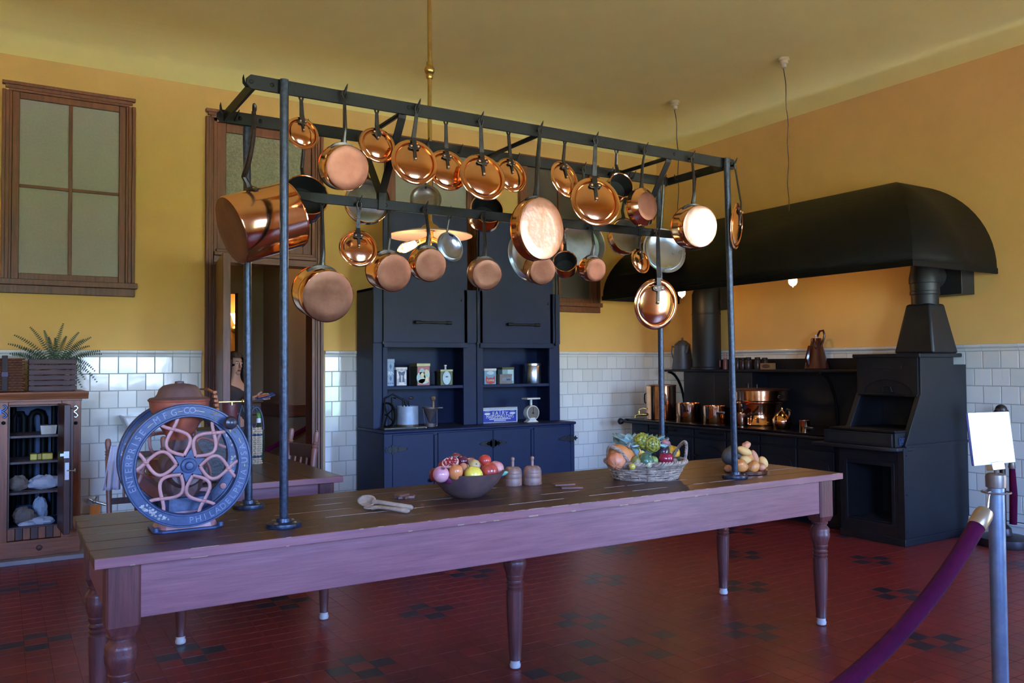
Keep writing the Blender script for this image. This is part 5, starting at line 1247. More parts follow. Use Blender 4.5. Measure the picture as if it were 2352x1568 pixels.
def bhandle(t0, t1, hh, out):
    tm_ = (t0+t1)/2; 
    for ph in range(4):
        pts = []
        for k in range(49):
            s_ = k/48; t = t0+(t1-t0)*s_; p = bp(t, .95, out*math.sin(PI*s_))+Vector((0, 0, hh*math.sin(PI*s_)**.7)); a = s_*30+ph*PI/2
            pts.append(p+Vector((math.cos(tm_)*.007*math.cos(a), math.sin(tm_)*.007*math.cos(a), .007*math.sin(a))))
        obj('handle', MB().tube(pts, .0052, 5), WK, bs)
bhandle(R(192), R(240), pxm(c, 40), .030); bhandle(R(-18), R(38), pxm(c, 44), .012)
def vp(u, v, dy): return ony(u, v, c.y+dy)
GV = 'vegetables in the wicker basket'
rib = lambda n, d, e=.0: (lambda t, s: (1-d*(1-abs(math.cos(n*t/2)))**1.0)*(1-.12*(max(0, abs(s)-.75)/.25)**2))
dk = P('gourd_stem', 120, 110, 96)
fruit('pumpkin', 'largest orange pumpkin at the left of the vegetable basket', 'pumpkin', vp(1428, 1050, .02), 36, fm2('pumpkin_orange', (212, 128, 68), (222, 140, 78), 4, .45, 0), (.45, -.2, .8), rib(9, .13), (1.0, 1.0, .82), parts=lambda o, p, r_, a: stem(o, p, r_, a, .3, .74, dk, .13), group=GV)
fruit('small_pumpkin', 'small pinkish-orange squash in front of the large pumpkin', 'pumpkin', vp(1416, 1060, -.045), 21, fm2('salmon_squash', (222, 138, 96), (206, 126, 84), 5, .45, 0), (-.45, -.5, -.55), lambda t, s: rib(8, .16)(t, s)*(1-.25*max(0, s)), (1, 1, 1.1), group=GV)
def artichoke(label, p, pr_, axis):
    r_ = pxm(p, pr_); o = thing('artichoke', label, 'artichoke', p, GV); a = Vector(axis).normalized(); u_, v_, _ = basis(a)
    AM = MATS.get('artichoke_green') or pbr('artichoke_green', sr(158, 148, 54), .3, col2=sr(122, 120, 40), vscale=22, obj_var=.12, coat=.3)
    obj('heart', MB().ell(p, r_*.86, r_*.86, r_*.9, 16, 12, a), AM, o)
    for row in range(6):
        q = -1.0+row*.44; nb = [5, 6, 6, 6, 5, 3][row]
        for k in range(nb):
            t = 2*PI*(k+.5*(row % 2))/nb; d = u_*math.cos(t)+v_*math.sin(t); s_ = a.cross(d)
            def sf(i, j):
                w__ = (i-.5)*1.0*r_*(1.06 if row < 5 else .55)*(math.sin(PI*min(1, .25+.75*(1-j)))**.8); qq = q+.62*j
                ct = math.cos(qq); return p+d*(r_*(.90*ct+.08*(1-abs(i-.5)*2)**.5+.02*j))+a*(r_*1.0*math.sin(qq))+s_*w__*max(.35, ct)-d*(abs(i-.5)**2*r_*.95*ct)
            l = obj('bract', MB().grid(sf, 5, 5), AM, o); m2 = l.modifiers.new('t', 'SOLIDIFY'); m2.thickness = .004; m2.offset = -1
    obj('stem', MB().tube([p-a*(r_*.8), p-a*(r_*1.25)], r_*.18, 10), AM, o)
artichoke('upper green artichoke, at the top of the vegetable basket', vp(1474, 1013, .03), 20, (-.2, -.5, .8))
artichoke('lower green artichoke, in front of the upper one, stalk to the right', vp(1498, 1020, -.02), 20, (-.6, -.75, .1))
# cabbage: frilled blue-green leaves
p = vp(1468, 1018, .13); o_ = thing('cabbage', 'frilled blue-green cabbage leaves behind the artichokes', 'cabbage', p, GV)
CM = pbr('blue_green_leaf', sr(184, 206, 200), .5, col2=sr(112, 148, 128), vscale=14, obj_var=.2)
obj('heart', MB().ell(p-Vector((0, 0, .03)), .085, .085, .075, 18, 12), CM, o_)
for k in range(15):
    t = 2*PI*k/15*1.0+.3*(k % 2); d = u90*math.cos(t)+v90*math.sin(t); s_ = Vector((-d.y, d.x, 0)); tl = random.uniform(.5, 1.25); ln = random.uniform(.10, .13)
    def sf(i, j):
        w__ = (i-.5)*.185*math.sin(PI*(.12+.70*j)); fr = .010*math.sin(i*19+k)*j*j; an = tl*j*.8
        return p+Vector((0, 0, -.06))+d*(.055+ln*j*math.sin(.25+an))+Vector((0, 0, ln*j*math.cos(.25+an)*1.15+fr))+s_*w__+d*fr
    l = obj('leaf', MB().grid(sf, 13, 7), CM, o_); m2 = l.modifiers.new('t', 'SOLIDIFY'); m2.thickness = .003
fruit('eggplant', 'dark purple-brown aubergine with pale shoulder leaning by the back post', 'eggplant', vp(1521, 1038, .01), 24, fm2('aubergine_skin', (50, 36, 40), (62, 46, 50), 5, .25, .3), (.35, -.1, .9), lambda t, s: 1-.25*max(0, s), (.70, .70, 1.25), parts=lambda o, p, r_, a: (obj('shoulder', MB().ell(p+a*r_*.95, r_*.52, r_*.52, r_*.34, 16, 10, a), P('aubergine_pink', 178, 116, 104), o), stem(o, p, r_, a, .25, 1.2, P('aubergine_stem', 76, 78, 80), .2)), group=GV)
fruit('yellow_squash', 'smooth orange-yellow squash at the right of the vegetable basket', 'squash', vp(1543, 1040, .04), 19, fm2('yellow_squash_skin', (236, 164, 40), (240, 176, 60), 4, .3), (.3, 0, .9), rib(10, .03), group=GV)
fruit('red_pepper', 'glossy dark red bell pepper at the front right of the basket', 'pepper', vp(1530, 1053, -.09), 18.5, fm2('red_pepper_skin', (140, 28, 52), (156, 38, 58), 5, .15, .5), (.05, -.1, .98), lambda t, s: (1-.10*(1-abs(math.cos(2*t))))*(1-.30*max(0, abs(s)-.7)/.3), (.98, .98, 1.0), group=GV)
fruit('green_gourd', 'round striped blue-green gourd at the front centre of the basket', 'gourd', vp(1484, 1056, -.115), 18.5, fm2('green_gourd_skin', (54, 84, 58), (80, 108, 74), 8, .35), (.05, -.72, .55), rib(11, .12), (1, 1, .85), parts=lambda o, p, r_, a: (stem(o, p, r_, a, .18, .8, P('gourd_stem_pale', 176, 164, 120), .1), obj('cream_patch', MB().ell(p+Vector((0, -r_*.52, -r_*.5)), r_*.52, r_*.5, r_*.42, 14, 10), P('gourd_cream', 206, 196, 140), o)), group=GV)
fruit('striped_gourd', 'green and orange striped gourd left of the blue-green gourd', 'gourd', vp(1462, 1060, -.085), 14, fm2('striped_gourd_skin', (92, 110, 56), (186, 150, 80), 26, .35), (.3, -.3, .85), rib(8, .10), (.9, .9, 1.1), group=GV)
fruit('lime_gourd', 'lime green gourd right of the blue-green gourd', 'gourd', vp(1501, 1060, -.08), 13, fm2('lime_gourd_skin', (120, 144, 62), (150, 160, 80), 14, .35), (0, -.3, .9), rib(7, .06), (.85, .85, 1.1), group=GV)
fruit('yellow_gourd', 'small yellow gourd with a bent neck, under the artichokes', 'gourd', vp(1474, 1042, -.06), 8, fm2('yellow_gourd_skin', (226, 178, 72), (214, 190, 110), 8, .35), (-.6, -.1, .8), parts=lambda o, p, r_, a: stem(o, p, r_, a, .9, .85, P('yellow_neck', 208, 184, 116), .28), group=GV)
fruit('yellow_green_gourd', 'small yellow gourd low at the left rim of the basket', 'gourd', vp(1452, 1071, -.10), 8, fm2('yellow_low_gourd', (216, 176, 60), (200, 170, 70), 8), group=GV)
fruit('bicolour_gourd', 'slim green and cream gourd at the right rim of the basket', 'gourd', vp(1557, 1056, -.05), 9, fm2('bicolour_skin', (84, 96, 76), (76, 90, 70), 6, .4), (.85, -.1, .45), lambda t, s: 1-.25*s, (.8, .8, 1.7), parts=lambda o, p, r_, a: obj('cream_half', MB().ell(p-a*r_*.9, r_*.93, r_*.93, r_*.9, 14, 10, a), P('gourd_pinkcream', 214, 186, 166), o), group=GV)
for k, (u, v, dy, pr_, lab, col) in enumerate(((1455, 1080, .0, 22, 'orange squash at the bottom of the basket, seen through the weave', (190, 120, 60)), (1505, 1080, .02, 24, 'green squash at the bottom of the basket under the aubergine', (80, 100, 60)), (1545, 1078, -.02, 16, 'brown-orange squash low at the right of the basket', (150, 92, 60)))):
    fruit('buried_squash', lab, 'squash', vp(u, v, dy), pr_, fm2('buried_%d' % k, col, tuple(x*.85 for x in col)), group=GV)
# ---- bread on a copper platter
c = onz(1713, 1086, TZ); r = pxm(c, 49)
pl = thing('bread_platter', 'round copper platter of bread at the far end of the long table', 'platter', c)
obj('platter', MB().lathe([(0, 0), (r*.9, 0), (r*.97, .004), (r, .022), (r*.985, .022), (r*.94, .010), (r*.88, .006), (0, .006)], c, n=48), M_copd, pl)
def bread(name, lab, u, v, dy, prx, prz, mat, axis=(1, 0, 0), fn=None, rat=.62):
    p = ony(u, v, c.y+dy); rx_ = pxm(p, prx); rz_ = pxm(p, prz); o = thing(name, lab, 'bread', p, 'loaves on the copper platter')
    a = Vector(axis).normalized(); s_ = Vector((-a.y, a.x, 0)).normalized() if abs(a.z) < .9 else Vector((1, 0, 0))
    obj('crust', MB().ell(p, rz_*1.0, rz_*(1.15 if rat > .5 else 1), rx_, 20, 14, a, fn), mat, o, ang=1.2); return o
CR1 = pbr('golden_crust', sr(176, 92, 36), .4, col2=sr(214, 142, 74), vscale=9, bump=.08, bscale=40)
CR2 = pbr('pale_floury_crust', sr(216, 150, 70), .6, col2=sr(230, 182, 108), vscale=8, bump=.1, bscale=50)
CR3 = pbr('dark_rye_crust', sr(62, 54, 46), .7, col2=sr(80, 70, 60), vscale=10, bump=.15, bscale=40)
CR4 = pbr('pinkish_roll_crust', sr(188, 108, 66), .5, col2=sr(212, 142, 96), vscale=10, bump=.08, bscale=40)
knot = lambda t, s: 1+.06*math.cos(3*t+5*s)-.05*max(0, math.cos(6*s))
split = lambda t, s: 1-.16*math.exp(-((t-PI/2)/.22)**2)*(1-s*s)
hump = lambda t, s: 1-.28*max(0, -math.sin(t))*(1-.5*s*s)
bread('rye_loaf', 'large dark grey-brown loaf behind the right front post', 1684, 1046, .05, 30, 20, CR3, (.9, -.1, .2))
bread('round_loaf', 'round brown loaf behind the braided loaves', 1708, 1056, .03, 26, 20, CR1, (1, 0, 0))
bread('braided_loaf', 'golden braided loaf at the front of the copper platter, right half', 1730, 1071, -.08, 17, 12, CR1, (.95, 0, .25), knot)
bread('braided_loaf', 'golden braided loaf just right of the front post, on the platter', 1701, 1069, -.10, 21, 13, CR1, (.85, 0, -.3), knot)
bread('yellow_roll', 'pale yellow roll with split top in the middle of the bread pile', 1713, 1057, -.05, 17, 10, CR2, (.85, 0, -.35), split)
bread('floury_roll', 'long pale floury roll near the top of the bread pile', 1709, 1037, -.01, 25, 10, CR2, (.93, 0, -.33), hump)
bread('top_bun', 'small knotted bun topping the bread pile', 1714, 1022, .0, 13, 7.5, CR4, (.9, 0, .25), knot)
bread('curved_roll', 'pink-brown curved roll standing behind the pile at the right', 1733, 1050, .04, 19, 8, CR4, (.45, 0, -.85))
bread('flat_bun', 'pale yellow flat bun tilted at the right edge of the platter', 1753, 1061, .03, 15, 9, CR2, (.55, -.1, -.8))
bread('small_roll', 'small pinkish roll at the right front edge of the platter', 1750, 1073, -.03, 11, 8, CR4, (.8, 0, -.3))
bread('end_roll', 'small brown roll peeping out left of the front post', 1672, 1075, -.02, 10, 7, CR4, (.8, 0, .1))
bread('crusty_roll', 'brown roll filling the middle of the platter under the pile', 1718, 1070, .0, 24, 11, CR1, (1, 0, 0))
# ================================================================== pots on the range and its shelf
def rpot(name, lab, u, vb, rpx, hpx, x, z, lidm=None, hand=None, cat='pot', mat=None, prof=None, group='copperware on the range'):
    c = onx(u, vb, x); c.z = z; r = pxm(c, rpx); h = pxm(c, hpx); o = thing(name, lab, cat, c, group); mat = mat or M_cop
    pf = prof(r, h) if prof else [(0, 0), (r*.97, 0), (r, .006), (r, h-.006), (r*1.02, h-.004), (r*1.02, h), (r*.97, h), (r*.96, h*.5), (r*.95, .01), (0, .01)]
    obj('body', MB().lathe(pf, c, n=44), mat, o)
    if lidm: obj('lid', MB().lathe([(r*1.0, h), (r*1.03, h+.003), (r*1.02, h+.012), (r*.5, h+.02), (0, h+.022)], c, n=44), lidm, o)
    if hand: hand(o, c, r, h)
    return o
def h_stock(o, c, r, h):
    mb = MB()
    for sy in (-1, 1):
        d = Vector((-.45, -sy*.9, 0)).normalized(); q = c+d*(r+.001)+Vector((0, 0, h*.62)); s_ = Vector((-d.y, d.x, 0))
        mb.tube([q+Vector((0, 0, .06)), q+d*.03+Vector((0, 0, .05)), q+d*.035, q+d*.03-Vector((0, 0, .05)), q-Vector((0, 0, .06))], .008, 8)
    obj('side_handle', mb, M_hand, o)
    obj('lid_handle', MB().tube([c+Vector((0, -.04, h+.02)), c+Vector((0, -.04, h+.06)), c+Vector((0, .04, h+.06)), c+Vector((0, .04, h+.02))], .006, 8), M_hand, o)
    b = c+Vector((-r*.75, r*.66, .055)); d = Vector((-.8, .6, 0)); mb = MB()
    mb.tube([b, b+d*.10, b+d*.13+Vector((0, 0, -.012)), b+d*.135+Vector((0, 0, -.04))], [.017, .014, .013, .014], 12)
    mb.lathe([(.020, 0), (.022, .02), (.016, .025)], b+d*.03, d, 14).lathe([(.012, 0), (.012, .04), (.008, .055), (0, .056)], b+d*.085, (0, 0, 1), 12)
    mb.tube([b+d*.085+Vector((.0, .0, .058)), b+d*.06+Vector((.02, -.02, .075)), b+d*.02+Vector((.04, -.03, .06))], .007, 8)
    obj('spigot', mb, M_brass, o)
XC = XG+.22
rpot('stock_urn', 'tall copper stock boiler with a brass spigot at the far end of the range', 1519, 961, 34, 76, XC, GZ, M_copd, h_stock)
def h_long(d0, L=.16, up_=.02, zz=.75):
    def f(o, c, r, h):
        d = Vector(d0).normalized(); p = c+d*r+Vector((0, 0, h*zz)); s_ = Vector((-d.y, d.x, 0))
        mb = MB().tube([p-d*.002, p+d*.03+Vector((0, 0, up_*.5)), p+d*L+Vector((0, 0, up_))], [.015, .010, .012], 8)
        mb.obox(p+d*.003, s_*.035, d*.004, Vector((0, 0, .010))); obj('handle', mb, M_hand, o)
    return f
rpot('saucepan', 'copper saucepan with an upright iron handle beside the tall boiler on the range', 1582, 967, 27, 42, XC, GZ, None, h_long((-.75, -.45, 0), .13, .085, .6))
rpot('saucepan', 'low copper saucepan with handle to the right, third pot on the range', 1641, 974, 26, 40, XC, GZ, None, h_long((-.35, -.9, 0), .12, .01, .62))
rpot('small_saucepan', 'small copper saucepan right beside the right front rack post, on the range', 1703, 976, 17, 29, XC-.02, GZ, None, h_long((-.1, -1, .0), .16, .04, .7))
urnp = lambda r, h: [(0, 0), (r*.80, 0), (r*.82, .01), (r*.80, h*.10), (r*.74, h*.2), (r*.76, h*.4), (r*.82, h*.62), (r*.86, h*.64), (r*.84, h*.67), (r*.98, h*.70), (r, h*.72), (r, h*.96), (r*1.03, h*.965), (r*1.03, h), (r*.95, h), (r*.9, h*.8), (0, h*.75)]
def h_urn(o, c, r, h):
    obj('lid', MB().lathe([(r*1.04, h), (r*1.05, h+.012), (r*.9, h+.02), (r*.2, h+.028), (0, h+.028)], c, n=44), M_copd, o)
    mb = MB()
    for sy in (-1, 1): mb.tube([c+Vector((-.1, sy*.06, h+.02)), c+Vector((-.1, sy*.06, h+.07)), c+Vector((-.1, sy*.09, h+.08))], .007, 8)
    for sy in (-1, 1): mb.tube([c+Vector((-.02, sy*r, h*.8)), c+Vector((-.02, sy*(r+.04), h*.83)), c+Vector((-.02, sy*r, h*.88))], .010, 8)
    obj('lug', mb, M_hand, o)
rpot('water_boiler', 'huge dented copper boiler glowing behind the smaller pots at the back of the range', 1745, 975, 64, 78, XG+.48, GZ, None, h_urn, mat=M_cop, prof=urnp)
ketp = lambda r, h: [(0, 0), (r*.72, 0), (r*.80, h*.05), (r*.97, h*.24), (r, h*.36), (r*.95, h*.48), (r*.75, h*.62), (r*.45, h*.74), (r*.22, h*.82), (r*.10, h*.88), (r*.12, h*.93), (r*.06, h), (0, h)]
def h_ket(o, c, r, h):
    d = Vector((-.25, -.95, 0)).normalized()
    obj('spout', MB().tube([c+d*(r*.75)+Vector((0, 0, h*.40)), c+d*(r*1.15)+Vector((0, 0, h*.50)), c+d*(r*1.32)+Vector((0, 0, h*.72)), c+d*(r*1.30)+Vector((0, 0, h*.86))], [.020, .016, .012, .013], 10), M_cop, o)
    obj('handle', MB().tube([c+d*(r*.5)+Vector((0, 0, h*.72)), c+d*(r*.85)+Vector((0, 0, h*.93)), c+d*(r*1.25)+Vector((0, 0, h*.90)), c+d*(r*1.45)+Vector((0, 0, h*.84))], .009, 8), M_hand, o)
rpot('copper_kettle', 'round polished copper kettle with a pointed lid, at the right of the range pots', 1797, 980, 22, 50, XC-.06, GZ, None, h_ket, 'kettle', prof=ketp)
rpot('small_saucepan', 'smallest copper saucepan at the right end of the range beside the roasting oven', 1848, 980, 12, 25, XC-.10, GZ, None, h_long((-.3, -.95, 0), .10, .0, .35))
# on the warming shelf
SXc = SX+.14
c = onx(1568, 846, SXc); c.z = SHZ; r = pxm(c, 25); h = pxm(c, 55)
o = thing('enamel_coffee_pot', 'grey enamel coffee pot with domed lid left of the stove pipe', 'coffee pot', c)
M_gen = pbr('grey_enamel', sr(74, 74, 78), .35, col2=sr(90, 90, 94), vscale=60)
obj('body', MB().lathe([(0, 0), (r*.98, 0), (r, .008), (r*.72, h*.96), (r*.74, h), (0, h)], c, n=36), M_gen, o)
obj('lid', MB().lathe([(r*.76, h), (r*.7, h+.015), (r*.35, h+.055), (r*.1, h+.065), (r*.10, h+.085), (r*.06, h+.095), (0, h+.095)], c, n=30), M_gen, o)
obj('handle', MB().tube([c+Vector((-.25*r, r*.75, h*.92)), c+Vector((-.25*r, r*1.1, h*.98)), c+Vector((-.25*r, r*1.2, h*.75)), c+Vector((-.2*r, r*1.05, h*.45))], .009, 8), M_gen, o)
obj('spout', MB().tube([c+Vector((-.2*r, -r*.7, h*.7)), c+Vector((-.2*r, -r*1.0, h*.98))], [.03, .012], 8), M_gen, o)
JM = pbr('brown_glazed_jar', sr(60, 44, 38), .3, col2=sr(44, 34, 32), vscale=14)
for k, (u, rpx, hpx, lab) in enumerate(((1694, 6.5, 27, 'dark jar just right of the front rack post on the warming shelf'), (1706, 7, 27, 'dark spice jar second right of the front rack post on the warming shelf'), (1719, 7.5, 28, 'brown spice jar with metal glint, left of the middle gap on the shelf'), (1740, 7, 28, 'brown spice jar right of the small gap on the warming shelf'), (1757, 7, 27, 'dark spice jar standing behind the little cardboard box'))):
    c = onx(u, 846, SXc+(.06 if k == 4 else 0)); c.z = SHZ; r = pxm(c, rpx); h = pxm(c, hpx); o = thing('spice_jar', lab, 'jar', c, 'spice jars on the warming shelf')
    obj('body', MB().lathe([(0, 0), (r*.95, 0), (r, .004), (r, h*.7), (r*.8, h*.78)], c, n=20), JM, o); obj('cap', MB().lathe([(r*.8, h*.78), (r*.9, h*.8), (r*.9, h*.96), (r*.8, h), (0, h)], c, n=20), M_black, o)
c0 = onx(1746, 846, SXc-.02); c1 = onx(1773, 846, SXc-.02); hh = pxm(c0, 14.5)
o = thing('cardboard_box', 'little tan cardboard box with a printed oval, on the warming shelf', 'box', (SXc, (c0.y+c1.y)/2, SHZ))
obj('box', MB().box(SXc-.02, SXc+.04, c1.y, c0.y, SHZ, SHZ+hh), P('tan_box', 150, 116, 74), o, bevel=.002)
obj('label_oval', MB().prism(ell2((c0.y-c1.y)*.34, hh*.32), (SXc-.0215, (c0.y+c1.y)/2, SHZ+hh/2), (0, 1, 0), (0, 0, 1), (.001, 0, 0)), P('box_brown_oval', 96, 70, 50), o)
for k, (u, col, lab) in enumerate(((1650, (150, 100, 84), 'small pinkish bottle with orange neck foil, left of the post on the shelf'), (1666, (112, 72, 60), 'small brown bottle with pinkish cap, nearest left of the post on the shelf'))):
    c = onx(u, 846, SXc); c.z = SHZ; r = pxm(c, 5.5); h = pxm(c, 36 if k == 0 else 37); o = thing('sauce_bottle', lab, 'bottle', c, 'small bottles on the warming shelf')
    obj('glass', MB().lathe([(0, 0), (r, 0), (r, h*.5), (r*.85, h*.58), (r*.45, h*.70), (r*.42, h*.86)], c, n=18), P('bottle_%d' % k, *col), o)
    obj('cap', MB().lathe([(r*.55, h*.68), (r*.5, h*.84), (r*.6, h*.86), (r*.62, h*.97), (r*.4, h), (0, h)], c, n=16), P('bottle_cap_%d' % k, 176, 118, 96), o)
    if k == 0: obj('neck_foil', MB().lathe([(r*.9, h*.52), (r*.6, h*.68), (r*.5, h*.7)], c, n=16), P('neck_orange', 170, 110, 50), o)
c = onx(1876, 846, SXc); c.z = SHZ; r = pxm(c, 27); h = pxm(c, 72)
o = thing('brown_enamel_pitcher', 'tall conical brown enamel coffee pot with bail handle and white knob', 'coffee pot', c)
M_ben = pbr('brown_enamel', sr(74, 32, 22), .22, var=.08, vscale=12, coat=.4)
obj('body', MB().lathe([(0, 0), (r*.96, 0), (r*1.02, .012), (r, .02), (r*.46, h*.86), (r*.44, h*.97), (r*.40, h), (0, h)], c, n=36), M_ben, o)
d = Vector((-.75, -.65, 0)).normalized()
obj('spout', MB().tube([c+Vector((-.8*r, .1*r, h*.12)), c+Vector((-1.05*r, .1*r, h*.35)), c+Vector((-.75*r, .1*r, h*.75))], [.024, .028, .016], 8), M_ben, o)
obj('lid_knob', MB().lathe([(.014, 0), (.010, .01), (.022, .022), (.016, .034), (0, .038)], c+Vector((0, 0, h)), n=14), P('porcelain_white', 226, 226, 224), o)
s_ = Vector((0.05, -1, 0)).normalized()
obj('bail_handle', MB().tube([c+s_*(r*.10)+Vector((0, 0, h*1.06)), c+s_*(r*.35)+Vector((0, 0, h*1.22)), c+s_*(r*.68)+Vector((0, 0, h*1.24)), c+s_*(r*.82)+Vector((0, 0, h*1.08)), c+s_*(r*.62)+Vector((0, 0, h*.88)), c+s_*(r*.52)+Vector((-.01, 0, h*.72))], .011, 8), M_ben, o)
obj('lug', MB().ell(c+Vector((-r*.45, -r*.30, h*.76)), .022, .014, .040, 10, 8), M_ben, o)

# ================================================================== pendant lamp
PYY = 4.45
p0 = ony(988, 540, PYY); rs = pxm(p0, 97); zs = p0.z+.02; PXX = p0.x
o = thing('pendant_lamp', 'brass rod pendant lamp with a flat opal shade and two lit filament bulbs', 'lamp', (PXX, PYY, ZC))
obj('rod', MB().tube([(PXX, PYY, ZC), (PXX, PYY, zs+.05)], .0125, 16), M_brass, o)
zb = ony(980, 160, PYY).z
obj('ball_joint', MB().ell((PXX, PYY, zb), .031, .031, .031, 24, 16).lathe([(.018, zb-.05), (.020, zb-.045), (.020, zb-.025)], (PXX, PYY, 0), n=16).lathe([(.020, zb+.025), (.020, zb+.045), (.018, zb+.05)], (PXX, PYY, 0), n=16), M_brass, o)
obj('canopy', MB().lathe([(0, ZC-.001), (.09, ZC-.001), (.085, ZC-.02), (.03, ZC-.05), (.0, ZC-.05)], (PXX, PYY, 0), n=28), M_brass, o)
obj('shade_cap', MB().lathe([(.014, zs+.065), (.020, zs+.05), (.045, zs+.035), (.058, zs+.02), (.058, zs+.012), (0, zs+.012)], (PXX, PYY, 0), n=28), M_brass, o)
obj('shade', MB().lathe([(.03, zs+.012), (.06, zs+.010), (rs*.6, zs), (rs, zs-.024), (rs, zs-.028), (rs*.6, zs-.005), (.06, zs+.005), (.03, zs+.006)], (PXX, PYY, 0), n=64), pbr('pinkish_white_enamel', sr(226, 196, 178), .35), o)
obj('fitter', MB().lathe([(.02, zs+.01), (.022, zs-.04), (.028, zs-.045), (.024, zs-.06), (0, zs-.065)], (PXX, PYY, 0), n=20).ell((PXX, PYY, zs-.075), .012, .012, .014, 12, 8), M_brass, o)
for k, d in enumerate(((-.80, .05, -.35), (.45, -.62, -.40))):
    d = Vector(d).normalized(); a = Vector((PXX, PYY, zs-.035))
    s1 = obj('socket', MB().tube([a+d*.02, a+d*.075], .015, 14), M_brass, o)
    q = a+d*.075
    obj('bulb', MB().lathe([(.013, 0), (.017, .015), (.027, .05), (.031, .085), (.029, .115), (.018, .140), (.005, .150), (0, .153)], q, d, 20), pbr('bulb_glass', (1, .93, .85), .05, trans=1.0) if 'bulb_glass' not in MATS else MATS['bulb_glass'], s1)
    fm_ = MB(); u_, v_, _ = basis(d)
    for i in range(8): t = 2*PI*i/8; fm_.tube([q+d*.03+u_*(.008*math.cos(t))+v_*(.008*math.sin(t)), q+d*.105+u_*(.013*math.cos(t))+v_*(.013*math.sin(t))], .0035, 5)
    obj('filament', fm_, MATS.get('fil') or MATS.setdefault('fil', emit('glowing_filament', (1, .72, .40), 40)), s1)
point('pendant_light', (PXX, PYY-.02, zs-.20), 3.5, (1, .66, .40), .06)

# ================================================================== ice box with open door, at the left
IY = 7.50; IX1 = .552; IX0 = -.62; IT = 1.318
ib = thing('ice_box', 'old oak ice box with open door and food parcels on slatted shelves', 'cabinet', (0, 7.8, 0))
M_ib = woodm('honey_oak', sr(150, 92, 58), sr(120, 72, 46), 2, .42, 5); M_ibx = woodm('honey_oak_rail', sr(150, 92, 58), sr(120, 72, 46), 0, .42, 5)
M_ibd = woodm('dark_stained_oak', sr(86, 54, 44), sr(66, 44, 40), 2, .4, 5)
M_lin = pbr('blue_zinc_lining', sr(40, 62, 96), .45, metal=.2, var=.2, vscale=8)
ox0, ox1 = ony(22, 1050, IY).x, ony(137, 1050, IY).x; oz0, oz1 = ony(80, 1207, IY).z, ony(80, 933, IY).z
obj('plinth', MB().box(IX0-.1, IX1+.06, IY-.10, YB-.02, 0, .035), pbr('pale_stone_plinth', sr(150, 146, 150), .7, var=.1), ib, bevel=.004)
obj('back_panel', MB().box(IX0, IX1, YB-.05, YB-.02, .035, IT-.05), M_ibd, ib)
obj('side_panel', MB().box(IX1-.03, IX1, IY+.03, YB-.05, .035, IT-.05), M_ib, ib)
obj('side_panel', MB().box(IX0, IX0+.03, IY+.03, YB-.05, .035, IT-.05), M_ib, ib)
obj('front_stile', MB().box(ox1+.012, IX1, IY, IY+.03, .16, IT-.06), M_ib, ib, bevel=.004)
obj('front_stile', MB().box(ox0-.10, ox0-.012, IY, IY+.03, .16, IT-.06), M_ib, ib, bevel=.004)
obj('front_rail', MB().box(ox0-.012, ox1+.012, IY, IY+.03, oz1+.012, IT-.06), M_ibx, ib, bevel=.004)
for k in range(7):
    a = ox0-.012+(ox1-ox0+.024)*k/7; obj('bottom_board', MB().box(a+.001, a+(ox1-ox0+.024)/7-.001, IY+.004, IY+.03, .17, oz0-.012), M_ibd if k % 2 else M_ib, ib, bevel=.003)
obj('base_rail', MB().box(IX0, IX1, IY-.005, IY+.03, .035, .165), M_ibx, ib, bevel=.004)
obj('rail_knob', MB().ell((ony(90, 1258, IY).x, IY-.008, .10), .022, .010, .022, 14, 8), M_ibd, ib)
obj('left_front', MB().box(IX0, ox0-.10, IY, IY+.03, .16, IT-.06), M_ib, ib)
obj('opening_frame', MB().box(ox0-.012, ox0, IY-.006, IY+.04, oz0-.012, oz1+.012).box(ox1, ox1+.012, IY-.006, IY+.04, oz0-.012, oz1+.012).box(ox0, ox1, IY-.006, IY+.04, oz1, oz1+.012).box(ox0, ox1, IY-.006, IY+.04, oz0-.012, oz0), M_ibd, ib, bevel=.002)
ct = MB().box(IX0-.03, IX1+.005, IY-.01, YB-.02, IT-.075, IT-.055)
pfc = [(0, 0), (-.015, .004), (-.02, .02), (-.045, .04), (-.05, .052), (-.05, .062), (0, .062)]
ct.prism([(p, q) for p, q in pfc][::-1], (IX0-.03, IY, IT-.062), (0, 1, 0), (0, 0, 1), (IX1-IX0+.08, 0, 0)).box(IX0-.03, IX1+.045, IY, YB-.02, IT-.06, IT)
obj('cornice', ct, M_ibx, ib, bevel=.003)
obj('lining', MB().box(ox0-.05, ox1+.05, YB-.07, YB-.055, oz0-.05, oz1+.05).box(ox0-.05, ox0-.045, IY+.04, YB-.055, oz0-.05, oz1+.05).box(ox1+.045, ox1+.05, IY+.04, YB-.055, oz0-.05, oz1+.05).box(ox0-.05, ox1+.05, IY+.04, YB-.055, oz0-.03, oz0-.02), M_lin, ib)
shz = [ony(80, v, IY+.1).z for v in (998, 1057, 1126)]
for z in shz:
    for k in range(5): 
        y = IY+.05+k*.10; obj('shelf_slat', MB().box(ox0-.045, ox1+.045, y, y+.07, z-.02, z), M_ibd, ib, bevel=.002)
pm = MB(); py_ = YB-.14
for a, b in ((.10, .30), (.45, .72)):
    x0, x1 = ox0+(ox1-ox0)*a, ox0+(ox1-ox0)*b
    pm.tube([(x0, py_, oz0+.1), (x0, py_, oz1-.11), (x0+.015, py_, oz1-.075), (x0+.05, py_, oz1-.06), (x1-.05, py_, oz1-.06), (x1-.015, py_, oz1-.075), (x1, py_, oz1-.11), (x1, py_, oz0+.1)], .026, 10)
pm.tube([(ox0+.03, py_, oz0), (ox0+.03, py_, oz1)], .022, 10).tube([(ox1-.02, py_, oz0), (ox1-.02, py_, oz1)], .02, 10)
